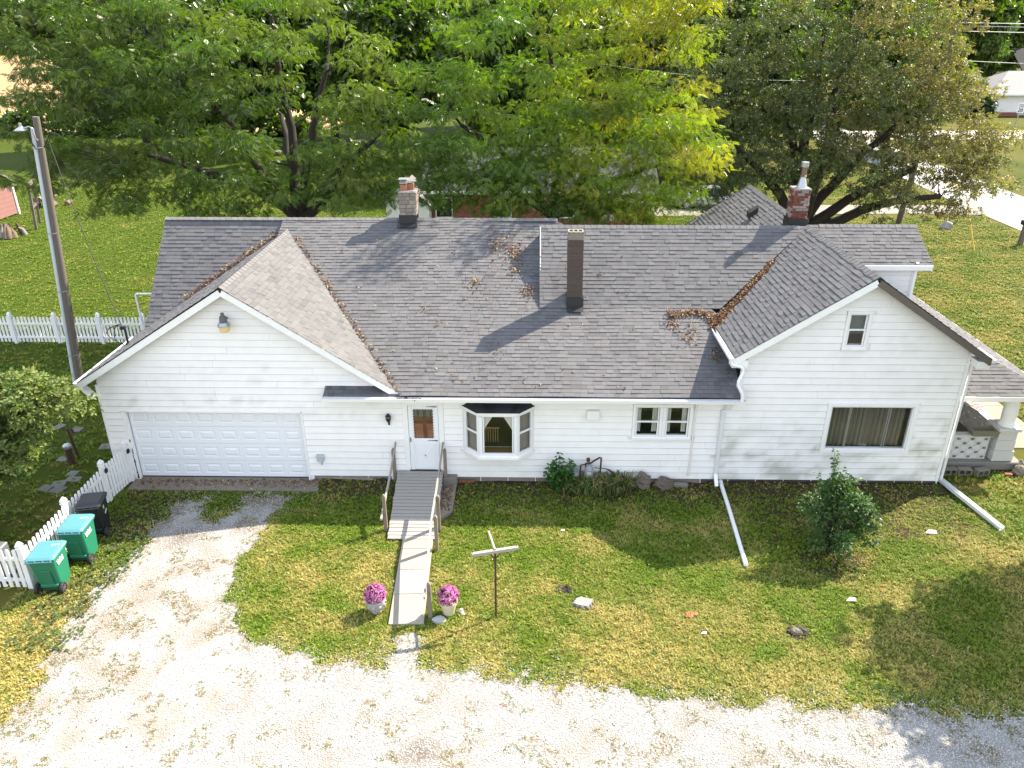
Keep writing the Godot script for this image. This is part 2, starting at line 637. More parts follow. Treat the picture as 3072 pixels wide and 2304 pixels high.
	for i in 4:
		var b4 := B.new()
		b4.col = jit(Color(1.12, 1.06, 0.97), 0.04)
		var zc: float = (wz[i] + wz[i + 1]) * 0.5
		var lean: float = -2.78 + (zc - 2.9) * 0.045
		var sk := Basis(Vector3.UP, 0.045)
		b4.bevel(V(lean, 0.015, zc), V(0.79, 0.07, wz[i + 1] - wz[i] - 0.012), 0.008, sk)
		obj("slab", b4, M.concrete, cw)
	# a low stoop at the right of the ramp
	var st := thing("concrete_stoop", "grey concrete stoop slab with clipped corner right of the ramp", "stoop")
	var s1 := B.new()
	s1.col = Color(0.66, 0.64, 0.60)
	s1.bevel(V(-2.20, 0.15, 0.12), V(0.44, 0.30, 0.30), 0.012)
	obj("step", s1, M.concrete, st)
	var s2 := B.new()
	s2.col = Color(0.66, 0.63, 0.60)
	s2.prism(PackedVector3Array([V(-2.42, 0.10, 2.0), V(-2.30, 0.10, 2.0), V(-1.99, 0.10, 1.55), V(-1.99, 0.10, 0.28), V(-2.42, 0.10, 0.28)]), V(0, -0.12, 0))
	obj("slab", s2, M.concrete, st)
	# stepping stones by the vent pipe
	var n := 0
	for p in [V(-13.55, 0, -0.25), V(-13.35, 0, 0.05), V(-13.65, 0, 0.3), V(-13.9, 0, 0.55), V(-13.5, 0, 0.62), V(-13.35, 0, -1.9), V(-13.0, 0, -2.1), V(-15.6, 0, -3.2), V(-14.9, 0, -3.0), V(-14.3, 0, -1.1)]:
		var b5 := B.new()
		b5.col = jit(Color(0.34, 0.32, 0.29), 0.15)
		b5.bevel(V(0, 0.02, 0), V(rr(0.30, 0.42), 0.05, rr(0.26, 0.36)), 0.012)
		var o := obj("stepping_stone", b5, M.rock)
		o.position = p
		o.rotation.y = rr(-0.3, 0.3)
		tag(o, ["stepping stone nearest behind the gate, left of the side path", "stepping stone touching the side path behind the gate", "stepping stone in the middle of the group behind the picket fence", "stepping stone nearest the picket fence in the group", "dark stepping stone beside the fence pickets right of the group", "paving stone on shaded grass between the pipe and the garage wall", "paving stone against the garage wall beside the side path", "grey paving stone farthest left on the shaded grass", "grey paving stone beyond the rusty post on shaded grass", "paving stone close behind the capped pipe"][n], "paving stone", "stepping stones left of the garage")
		n += 1


func strip(pts: PackedVector3Array, half: float, b: B) -> void:     # a flat ribbon along points
	for i in pts.size() - 1:
		var d := (pts[i + 1] - pts[i]).normalized()
		var s := V(-d.z, 0, d.x) * half
		var d2 := (pts[mini(i + 2, pts.size() - 1)] - pts[i]).normalized()
		var s2 := V(-d2.z, 0, d2.x) * half
		b.quad(pts[i] + s, pts[i + 1] + s2, pts[i + 1] - s2, pts[i] - s)


func roads() -> void:
	var line := PackedVector3Array([V(34.6, 0, 60), V(34.9, 0, -10), V(35.4, 0, -38), V(36.4, 0, -56), V(38.0, 0, -90), V(41.0, 0, -150), V(46, 0, -300)])
	var road := tag(Node3D.new(), "pale asphalt road with white edge lines", "road", "", "structure")
	road.name = "road"; add_child(road)
	var up := func(y: float, dx: float) -> PackedVector3Array:
		var q := PackedVector3Array()
		for p in line:
			q.append(p + V(dx, y, 0))
		return q
	var b := B.new()
	b.col = Color(0.36, 0.35, 0.34)
	strip(up.call(0.02, 0.0), 3.1, b)
	obj("asphalt", b, M.asphalt, road)
	for s in [-2.85, 2.85]:
		var e := B.new()
		e.col = Color(0.75, 0.75, 0.73)
		strip(up.call(0.026, s), 0.06, e)
		obj("edge_line", e, M.paint, road)
	for s in [-0.12, 0.12]:
		var y := B.new()
		y.col = Color(0.70, 0.50, 0.12)
		strip(up.call(0.026, s), 0.05, y)
		obj("centre_line", y, M.paint, road)
	var lane := B.new()
	lane.col = Color(0.46, 0.42, 0.37)
	strip(PackedVector3Array([V(9.0, 0.03, -36.4), V(16.0, 0.03, -36.8), V(22, 0.03, -37.2), V(28, 0.03, -37.4), V(33, 0.03, -37.0)]), 1.5, lane)
	tag(obj("dirt_drive", lane, M.ground), "pale dirt drive from the road to the parked car", "driveway", "", "structure")
	var side := B.new()
	side.col = Color(0.50, 0.46, 0.42)
	strip(PackedVector3Array([V(37.0, 0.03, -79.0), V(60.0, 0.03, -80.0), V(130.0, 0.03, -82.0)]), 4.2, side)
	tag(obj("side_road", side, M.asphalt), "pale side road in front of the white house", "road", "", "structure")
	var field := B.new()
	field.col = Color(0.62, 0.42, 0.22)
	field.quad(V(-1000, 0.05, -82), V(-26, 0.05, -82), V(30, 0.05, -900), V(-1000, 0.05, -900))
	tag(obj("field", field, M.ground), "harvested tan crop field behind the left trees", "field", "", "structure")


# ------------------------------------------------------------------ house
var H: Node3D
var openings := [                                               # x0, y0, x1, y1 in the front wall
	[-11.40, 0.02, -6.335, 2.27], [-3.32, 0.43, -2.46, 2.55], [-1.72, 1.14, 0.19, 2.50], [3.09, 1.60, 4.58, 2.53], [8.45, 1.24, 10.75, 2.62], [8.48, 4.40, 9.0, 5.32]]
var trims := [                                                  # what the boards stop at
	[-11.44, 0.0, -6.30, 2.30], [-3.46, 0.0, -2.31, 2.66], [-1.77, 1.08, 0.24, 2.56], [3.0, 1.52, 4.67, 2.62], [8.36, 1.12, 10.86, 2.71], [8.41, 4.29, 9.07, 5.38]]


func stain(x: float, y: float) -> Color:
	var g := 0.0
	var n := mid.get_noise_2d(x * 0.9, y * 2.2) + 0.4 * mid.get_noise_2d(x * 6.0, y * 5.0)
	if x > 5.4:
		g += smoothstep(1.45, 0.45, absf(y - 0.75)) * smoothstep(-0.25, 0.5, n) * (0.55 if x < 8.4 else 0.3)
		g += smoothstep(9.2, 11.4, x) * smoothstep(0.0, 0.6, n + 0.12) * 0.30 * smoothstep(3.2, 1.6, y)
		g += 0.12 * smoothstep(0.15, 0.6, n)
	elif x < -4.0:
		g += smoothstep(0.5, 0.0, absf(y - 2.52)) * smoothstep(0.05, 0.6, n) * 0.4
		g += smoothstep(0.5, 0.0, absf(y - 3.5)) * smoothstep(0.1, 0.6, n) * 0.3
	else:
		g += 0.10 * smoothstep(0.1, 0.6, n) * smoothstep(1.6, 0.4, y)
	g += 0.22 * smoothstep(0.75, 0.2, y + n * 0.3) * smoothstep(-0.3, 0.4, n)
	g = clampf(g, 0.0, 0.6)
	return Color.WHITE.lerp(Color(0.36, 0.38, 0.29), g)


func gable_y(x: float) -> float:                                 # underside of the roof on the front wall
	var y := 2.78
	if x < -3.6:
		y = maxf(y, 5.93 - 0.645 * absf(x + 7.95))
	if x < -12.1:
		y = 2.7
	if x > 5.55:
		y = maxf(y, 6.24 - 0.66 * absf(x - 8.9))
	return y


func board(x0: float, x1: float, y0: float, y1: float) -> B:    # one clapboard, clipped by the roof slopes above and notched round trim
	var b := B.new()
	var nx := maxi(1, int(ceil((x1 - x0) / 0.16)))
	var zb := func(y: float) -> float: return lerpf(0.036, 0.012, (y - y0) / (y1 - y0))
	for i in nx:
		var a := lerpf(x0, x1, float(i) / nx)
		var e := lerpf(x0, x1, float(i + 1) / nx)
		var lo := y0
		var hi := y1
		for t in trims:
			if e > t[0] + 0.01 and a < t[2] - 0.01:
				if t[1] > y0 and t[1] < y1 and t[3] > y1: hi = minf(hi, t[1])
				if t[3] > y0 and t[3] < y1: lo = maxf(lo, t[3])
				if t[1] <= y0 and t[3] >= y1: hi = lo
		var ha := minf(hi, gable_y(a))
		var he := minf(hi, gable_y(e))
		if ha <= lo + 0.004 and he <= lo + 0.004:
			continue
		ha = maxf(ha, lo)
		he = maxf(he, lo)
		var p := V(a, lo, zb.call(lo))
		var q := V(e, lo, zb.call(lo))
		var r := V(e, he, zb.call(he))
		var s := V(a, ha, zb.call(ha))
		var cp := stain(a, lo); var cq := stain(e, lo); var cr := stain(e, he + 0.01); var cs := stain(a, ha + 0.01)
		var gv := 0.024 if hi >= y1 - 0.001 and ha - lo > 0.03 and he - lo > 0.03 else 0.0
		if gv > 0.0:                                             # the dark joint under the next board's lip
			var r2 := V(e, he, -0.001)
			var s2 := V(a, ha, -0.001)
			r.y -= gv; s.y -= gv
			b.col = cs
			b.quad(s, r, V(e, r.y + 0.001, -0.001), V(a, s.y + 0.001, -0.001))
			b.quad(V(a, s.y + 0.001, -0.001), V(e, r.y + 0.001, -0.001), r2, s2)
		b.tri_c(p, q, r, cp, cq, cr)
		b.tri_c(p, r, s, cp, cr, cs)
		b.col = cp
		b.quad(V(a, lo, 0.0), V(e, lo, 0.0), q, p)
		if i == 0: b.quad(V(a, lo, 0.0), p, s, V(a, ha, 0.0))
		if i == nx - 1: b.quad(q, V(e, lo, 0.0), V(e, he, 0.0), r)
	return b


func house() -> void:
	H = thing("house", "long white clapboard house with attached garage and grey shingle roofs", "house")
	var wall := Node3D.new()
	# backing wall with its openings, 15 cm thick
	var bk := B.new()
	var ys := [0.05]
	for o in openings: ys.append(o[1]); ys.append(o[3])
	for k in 32: ys.append(0.22 + k * 0.2)
	ys.sort()
	for i in ys.size() - 1:
		var a: float = ys[i]
		var e: float = ys[i + 1]
		if e - a < 0.002: continue
		var m := (a + e) * 0.5
		var cuts := []
		for o in openings:
			if o[1] < m and o[3] > m: cuts.append([o[0], o[2]])
		cuts.sort_custom(func(p, q): return p[0] < q[0])
		var spans := []
		if a < 2.75:
			spans.append([-11.97, 11.93])
		else:
			var dg := (5.93 - e) / 0.645
			var dw := (6.24 - e) / 0.66
			if dg > 0.02: spans.append([maxf(-11.97, -7.95 - dg), -7.95 + dg])
			if dw > 0.02: spans.append([8.9 - minf(dw, 3.02), 8.9 + minf(dw, 3.02)])
		for s in spans:
			var x: float = s[0]
			for c in cuts:
				if c[0] > s[0] and c[1] < s[1]:
					bk.box(V((x + c[0]) * 0.5, m, -0.078), V(c[0] - x, e - a, 0.15))
					x = c[1]
			bk.box(V((x + s[1]) * 0.5, m, -0.078), V(s[1] - x, e - a, 0.15))
	var front := obj("wall", bk, M.siding, H)
	# clapboards
	for k in range(0, 32):
		var y0 := 0.215 + k * 0.2032
		var y1 := y0 + 0.2032
		var xs := [[-11.93, 11.83]]
		if y0 > 2.74:
			xs = []
			var dg2 := (5.93 - y0) / 0.645
			var dw2 := (6.24 - y0) / 0.66
			if dg2 > 0.05: xs.append([maxf(-11.93, -7.95 - dg2), minf(-7.95 + dg2, -3.6)])
			if dw2 > 0.05: xs.append([maxf(5.94, 8.9 - dw2), minf(11.83, 8.9 + dw2)])
		for s in xs:
			var segs := [[s[0], s[1]]]
			for t in trims:                                      # boards end at trim that covers their whole height
				if t[1] <= y0 and t[3] >= y1:
					var nx := []
					for q in segs:
						if t[0] > q[0] and t[2] < q[1]:
							nx.append([q[0], t[0]]); nx.append([t[2], q[1]])
						else:
							nx.append(q)
					segs = nx
			for q in segs:
				var x: float = q[0]
				while x < q[1] - 0.02:
					var w := minf(q[1] - x, 3.66 if x > q[0] else rr(1.2, 3.66))
					if q[1] - x - w < 0.5: w = q[1] - x
					var bb := board(x + 0.002, x + w - 0.002, y0, y1)
					var tint := rr(0.965, 1.0)
					for ci in bb.c.size(): bb.c[ci] = bb.c[ci] * tint
					if bb.v.size() > 0:
						obj("siding_board", bb, M.siding, front)
					x += w
	# other outer walls, simple but closed
	var sides := B.new()
	sides.box(V(-11.9, 1.55, -6.1), V(0.15, 3.0, 11.9))
	sides.box(V(11.86, 2.05, -6.1), V(0.15, 4.0, 11.9))
	sides.box(V(0, 1.7, -12.0), V(23.6, 3.3, 0.15))
	obj("wall", sides, M.siding, H)
	var fl := B.new()
	fl.box(V(0, 0.25, -6.0), V(23.5, 0.1, 11.7))
	obj("floor", fl, M.wood, H)
	var inner := B.new()
	inner.col = Color(0.5, 0.42, 0.33)
	inner.box(V(0, 1.7, -4.2), V(23.5, 2.8, 0.1))
	obj("inner_wall", inner, M.paint, H)
	# block foundation under the boards
	var cut := [-6.2, -5.4, -4.6, -3.9, -2.1, -1.3, -0.5, 0.3, 1.1, 1.9, 2.7, 3.5, 4.3, 5.1, 5.9, 6.7, 7.5, 8.3, 9.1, 9.9, 10.7, 11.5, 11.9]
	var fd := B.new()
	for i in cut.size() - 1:
		if i == 3: continue
		fd.col = jit(Color(0.9, 0.88, 0.84), 0.12) if cut[i] < 5.0 else jit(Color(0.34, 0.30, 0.28), 0.15)
		fd.bevel(V((cut[i] + cut[i + 1]) * 0.5, 0.08, -0.05), V(cut[i + 1] - cut[i] - 0.012, 0.25, 0.1), 0.006)
	fd.col = Color(0.4, 0.38, 0.35)
	fd.box(V(2.85, 0.07, -0.062), V(18.0, 0.22, 0.1))
	obj("foundation", fd, M.block, H)
	# corner boards and base trim
	for cc in [[-11.97, 3.1], [11.88, 3.95]]:
		var cb := B.new()
		cb.box(V(cc[0], (cc[1] + 0.2) * 0.5, 0.0), V(0.09, cc[1] - 0.2, 0.065))
		obj("corner_board", cb, M.trim, H)
	var cb2 := B.new()
	cb2.box(V(5.90, 3.55, 0.0), V(0.085, 1.1, 0.062))
	obj("corner_board", cb2, M.trim, H)
	var pk := B.new()
	pk.box(V(11.93, 2.05, -0.3), V(0.06, 3.7, 0.5))
	obj("corner_board", pk, M.trim, H)
	garage_door()
	storm_door()
	bay_window()
	var w1 := sash_window(3.0, 1.52, 3.84, 2.62, 0.5, "lace")
	var w2 := sash_window(3.84, 1.52, 4.67, 2.62, 0.5, "lace")
	sash_window(8.41, 4.29, 9.07, 5.38, 0.52, "blind")
	picture_window()
	wall_things()
	roofs()
	chimneys()


func frame_rect(b: B, x0: float, y0: float, x1: float, y1: float, w: float, z0: float, z1: float) -> void:
	var d := z1 - z0
	var z := (z0 + z1) * 0.5
	b.bevel(V((x0 + x1) * 0.5, y1 - w * 0.5, z), V(x1 - x0, w, d), 0.006)
	b.bevel(V((x0 + x1) * 0.5, y0 + w * 0.5, z), V(x1 - x0, w, d), 0.006)
	b.bevel(V(x0 + w * 0.5, (y0 + y1) * 0.5, z), V(w, y1 - y0 - 2 * w - 0.002, d), 0.006)
	b.bevel(V(x1 - w * 0.5, (y0 + y1) * 0.5, z), V(w, y1 - y0 - 2 * w - 0.002, d), 0.006)


func drape(b: B, x0: float, x1: float, y0: float, y1: float, z: float, folds: float, depth := 0.03) -> void:
	var n := int((x1 - x0) / 0.02) + 2
	var last := V(x0, 0, z)
	for i in n:
		var x := lerpf(x0, x1, float(i + 1) / n)
		var p := V(x, 0, z + depth * sin(x * folds) + depth * 0.5 * sin(x * folds * 2.3 + 1.0))
		b.quad(V(last.x, y0, last.z), V(p.x, y0, p.z), V(p.x, y1, p.z), V(last.x, y1, last.z))
		last = p


func sash_window(x0: float, y0: float, x1: float, y1: float, split: float, inside: String) -> Node3D:
	var w := Node3D.new()
	w.name = numbered("window", H)
	H.add_child(w, true)
	var c := B.new()
	frame_rect(c, x0 + 0.002, y0, x1 - 0.002, y1, 0.085, -0.02, 0.05)
	c.bevel(V((x0 + x1) * 0.5, y0 + 0.02, 0.045), V(x1 - x0 - 0.004, 0.045, 0.09), 0.006)
	obj("frame", c, M.trim, w)
	var a := 0.095
	var ym := lerpf(y0 + a, y1 - a, split)
	var up := B.new()
	frame_rect(up, x0 + a, ym - 0.02, x1 - a, y1 - a + 0.01, 0.04, -0.035, 0.0)
	obj("sash", up, M.vinyl, w)
	var lo := B.new()
	frame_rect(lo, x0 + a, y0 + a - 0.01, x1 - a, ym + 0.022, 0.045, -0.005, 0.03)
	obj("sash", lo, M.vinyl, w)
	var g := B.new()
	g.quad(V(x0 + a, ym, -0.02), V(x1 - a, ym, -0.02), V(x1 - a, y1 - a, -0.02), V(x0 + a, y1 - a, -0.02))
	obj("pane", g, M.glass, w)
	var g2 := B.new()
	g2.quad(V(x0 + a, y0 + a, 0.01), V(x1 - a, y0 + a, 0.01), V(x1 - a, ym, 0.01), V(x0 + a, ym, 0.01))
	obj("pane", g2, M.glass, w)
	var t := B.new()
	if inside == "lace":
		t.col = Color(0.9, 0.95, 0.95)
		drape(t, x0 + 0.12, x0 + 0.26, y0 + 0.15, y1 - 0.1, -0.16, 70.0, 0.012)
		drape(t, x1 - 0.26, x1 - 0.12, y0 + 0.15, y1 - 0.1, -0.16, 70.0, 0.012)
		drape(t, x0 + 0.12, x1 - 0.12, y1 - 0.20, y1 - 0.1, -0.15, 60.0, 0.012)
		obj("curtain", t, M.curtain, w)
	else:
		t.col = Color(0.30, 0.38, 0.36)
		for k in 16:
			t.box(V((x0 + x1) * 0.5, y1 - 0.12 - k * 0.03, -0.12), V(x1 - x0 - 0.2, 0.003, 0.028), Basis(Vector3.RIGHT, 0.6))
		obj("blind", t, M.curtain, w)
	return w


func picture_window() -> void:
	var w := Node3D.new()
	w.name = numbered("window", H)
	H.add_child(w, true)
	var c := B.new()
	frame_rect(c, 8.36, 1.12, 10.86, 2.71, 0.11, -0.02, 0.055)
	obj("frame", c, M.trim, w)
	var c2 := B.new()
	frame_rect(c2, 8.47, 1.23, 10.75, 2.60, 0.035, -0.06, 0.03)
	obj("frame", c2, M.vinyl, w)
	for k in 3:
		var x: float = [8.505, 9.055, 10.135][k]
		var e: float = [9.035, 10.115, 10.715][k]
		var z: float = [-0.02, -0.045, -0.02][k]
		var s := B.new()
		frame_rect(s, x, 1.265, e, 2.565, 0.028, z - 0.012, z + 0.012)
		obj("sash", s, M.steel, w)
		var g := B.new()
		g.quad(V(x, 1.27, z), V(e, 1.27, z), V(e, 2.56, z), V(x, 2.56, z))
		obj("pane", g, M.glass, w)
	var t := B.new()
	t.col = Color(0.30, 0.29, 0.24)
	drape(t, 8.5, 10.72, 1.2, 2.64, -0.30, 42.0, 0.035)
	obj("curtain", t, M.curtain, w)


func garage_door() -> void:
	var d := Node3D.new()
	d.name = "garage_door"
	H.add_child(d)
	var jam := B.new()
	jam.box(V(-11.40, 1.15, -0.02), V(0.11, 2.30, 0.12))
	jam.box(V(-6.325, 1.12, -0.02), V(0.05, 2.26, 0.12))
	jam.box(V(-8.87, 2.285, -0.02), V(5.04, 0.05, 0.12))
	obj("frame", jam, M.trim, d)
	# where paint has peeled off the left jamb
	for k in 14:
		var peel := B.new()
		peel.col = Color(0.42, 0.36, 0.30)
		var y := rr(0.05, 1.75) * rr(0.3, 1.0)
		var h := rr(0.06, 0.22)
		peel.quad(V(-11.425 + rr(0, 0.03), y, 0.043), V(-11.385 + rr(0, 0.025), y + rr(0, 0.03), 0.043), V(-11.395 + rr(0, 0.02), y + h, 0.043), V(-11.42 + rr(0, 0.02), y + h * rr(0.6, 1.0), 0.043))
		obj("bare_wood", peel, M.wood, d)
	var pm := B.new()                                            # one raised panel with its groove
	var W := 0.465
	var Hh := 0.315
	var rings := [[0.0, 0.001], [0.016, -0.010], [0.045, -0.010], [0.085, 0.006]]
	for k in 3:
		var i0: float = rings[k][0]
		var i1: float = rings[k + 1][0]
		var z0: float = rings[k][1]
		var z1: float = rings[k + 1][1]
		var q := []
		for sxy in [[-1, -1], [1, -1], [1, 1], [-1, 1]]:
			q.append([V(sxy[0] * (W * 0.5 - i0), sxy[1] * (Hh * 0.5 - i0), z0), V(sxy[0] * (W * 0.5 - i1), sxy[1] * (Hh * 0.5 - i1), z1)])
		for j in 4:
			pm.quad(q[j][0], q[(j + 1) % 4][0], q[(j + 1) % 4][1], q[j][1])
	pm.quad(V(-W / 2 + 0.085, -Hh / 2 + 0.085, 0.006), V(W / 2 - 0.085, -Hh / 2 + 0.085, 0.006), V(W / 2 - 0.085, Hh / 2 - 0.085, 0.006), V(-W / 2 + 0.085, Hh / 2 - 0.085, 0.006))
	var pmesh := pm.mesh()
	for r in 4:
		var yc := 0.35 + r * 0.555
		var s := B.new()
		var z := -0.115
		# the section: rails and stiles round eight openings, so that the panels sit in it
		var y0 := yc - 0.274
		var y1 := yc + 0.274
		s.box(V(-8.87, (y0 + yc - Hh / 2) * 0.5, z - 0.02), V(4.96, yc - Hh / 2 - y0, 0.04))
		s.box(V(-8.87, (y1 + yc + Hh / 2) * 0.5, z - 0.02), V(4.96, y1 - yc - Hh / 2, 0.04))
		for k in 9:
			var xa := -11.35 if k == 0 else -11.35 + 0.31 + (k - 0.5) * 0.62 - 0.31 + W / 2 - 0.0
			var xb := -11.35 + 4.96 if k == 8 else -11.35 + (k + 0.5) * 0.62 - W / 2
			if k > 0: xa = -11.35 + (k - 0.5) * 0.62 + W / 2
			s.box(V((xa + xb) * 0.5, yc, z - 0.02), V(xb - xa, Hh, 0.04))
		obj("section", s, M.door, d)
		for k in 8:
			put("panel", pmesh, M.door, d, Transform3D(Basis(), V(-11.35 + (k + 0.5) * 0.62, yc, z)))
	var sl := B.new()
	sl.box(V(-8.87, 0.062, -0.13), V(4.96, 0.03, 0.05))
	obj("rubber_seal", sl, M.dark, d)
	var bkb := B.new()
	bkb.box(V(-8.87, 1.2, -0.22), V(5.0, 2.3, 0.03))
	obj("backing", bkb, M.dark, d)


func storm_door() -> void:
	var d := Node3D.new()
	d.name = "front_door"
	H.add_child(d)
	var f := B.new()
	f.box(V(-3.39, 1.52, 0.0), V(0.14, 2.24, 0.08))
	f.box(V(-2.385, 1.52, 0.0), V(0.145, 2.24, 0.08))
	f.box(V(-2.89, 2.595, 0.0), V(0.86, 0.10, 0.08))
	obj("frame", f, M.trim, d)
	var x0 := -3.31
	var x1 := -2.465
	var leaf := B.new()
	leaf.bevel(V(x0 + 0.055, 1.495, 0.02), V(0.11, 2.09, 0.04), 0.005)
	leaf.bevel(V(x1 - 0.055, 1.495, 0.02), V(0.11, 2.09, 0.04), 0.005)
	leaf.bevel(V((x0 + x1) / 2, 2.49, 0.02), V(x1 - x0 - 0.222, 0.10, 0.04), 0.005)
	leaf.bevel(V((x0 + x1) / 2, 1.42, 0.02), V(x1 - x0 - 0.222, 0.10, 0.04), 0.005)
	leaf.box(V((x0 + x1) / 2, 0.91, 0.012), V(x1 - x0 - 0.222, 0.92, 0.026))
	obj("leaf", leaf, M.door, d)
	var xb := B.new()                                            # the crossbuck
	for s in [-1.0, 1.0]:
		xb.beam(V((x0 + x1) / 2 - 0.29 * s, 0.55, 0.028), V((x0 + x1) / 2 + 0.29 * s, 1.28, 0.028), 0.055, 0.012, Vector3.BACK)
	frame_rect(xb, x0 + 0.11, 0.50, x1 - 0.11, 1.34, 0.045, 0.024, 0.034)
	obj("crossbuck", xb, M.door, d)
	var sc := B.new()                                            # scalloped edge round the glass
	for k in 11:
		var y := 1.52 + k * 0.088
		for s in [[x0 + 0.11, 1.0], [x1 - 0.11, -1.0]]:
			for j in 6:
				var a0 := -PI / 2 + PI * j / 6
				var a1 := -PI / 2 + PI * (j + 1) / 6
				var p0 := V(s[0] + s[1] * 0.042 * cos(a0), y + 0.044 * sin(a0), 0.036)
				var p1 := V(s[0] + s[1] * 0.042 * cos(a1), y + 0.044 * sin(a1), 0.036)
				if s[1] > 0: sc.tri(V(s[0], y, 0.036), p0, p1)
				else: sc.tri(V(s[0], y, 0.036), p1, p0)
	for k in 8:
		var x := x0 + 0.15 + k * 0.079
		for j in 6:
			var a0 := PI + PI * j / 6
			var a1 := PI + PI * (j + 1) / 6
			sc.tri(V(x, 2.44, 0.036), V(x + 0.0395 * cos(a0), 2.44 + 0.03 * sin(a0), 0.036), V(x + 0.0395 * cos(a1), 2.44 + 0.03 * sin(a1), 0.036))
			sc.tri(V(x, 1.47, 0.036), V(x - 0.0395 * cos(a0), 1.47 - 0.03 * sin(a0), 0.036), V(x - 0.0395 * cos(a1), 1.47 - 0.03 * sin(a1), 0.036))
	obj("scalloped_trim", sc, M.door, d)
	var g := B.new()
	g.quad(V(x0 + 0.1, 1.46, 0.02), V(x1 - 0.1, 1.46, 0.02), V(x1 - 0.1, 2.45, 0.02), V(x0 + 0.1, 2.45, 0.02))
	obj("pane", g, glass(0.02, 0.015, 0.01, 0.10), d)
	# the red brown inner door behind the glass
	var inn := B.new()
	for k in 8:
		inn.col = jit(Color(0.24, 0.098, 0.058), 0.15) if k < 6 else jit(Color(0.10, 0.05, 0.03), 0.1)
		inn.bevel(V((x0 + x1) / 2, 0.56 + k * 0.262, -0.03), V(0.82, 0.256, 0.03), 0.006)
	inn.col = Color(0.10, 0.13, 0.12)
	for q in [-0.24, -0.06, 0.13, 0.28]:
		inn.box(V((x0 + x1) / 2 + q, 2.29, -0.009), V(0.11, 0.24, 0.016))
	inn.col = Color(0.11, 0.035, 0.018)
	inn.box(V((x0 + x1) / 2 + 0.03, 1.7, -0.008), V(0.10, 0.9, 0.02))
	inn.box(V((x0 + x1) / 2, 1.98, -0.006), V(0.8, 0.07, 0.02))
	obj("inner_door", inn, M.paint, d)
	var hg := B.new()
	for y in [2.50, 1.42]:
		hg.prism(PackedVector3Array([V(x1 - 0.03, y - 0.016, 0.047), V(x1 - 0.03, y + 0.016, 0.047), V(x1 - 0.30, y + 0.005, 0.047), V(x1 - 0.34, y, 0.047), V(x1 - 0.30, y - 0.005, 0.047)]), V(0, 0, -0.007))
	obj("hinge", hg, M.dark, d)
	var hd := B.new()
	hd.bevel(V(x0 + 0.035, 1.45, 0.06), V(0.02, 0.14, 0.03), 0.004)
	obj("handle", hd, M.dark, d)
	var th := B.new()
	th.box(V(-2.89, 0.44, 0.04), V(0.9, 0.03, 0.12))
	obj("threshold", th, M.dark, d)


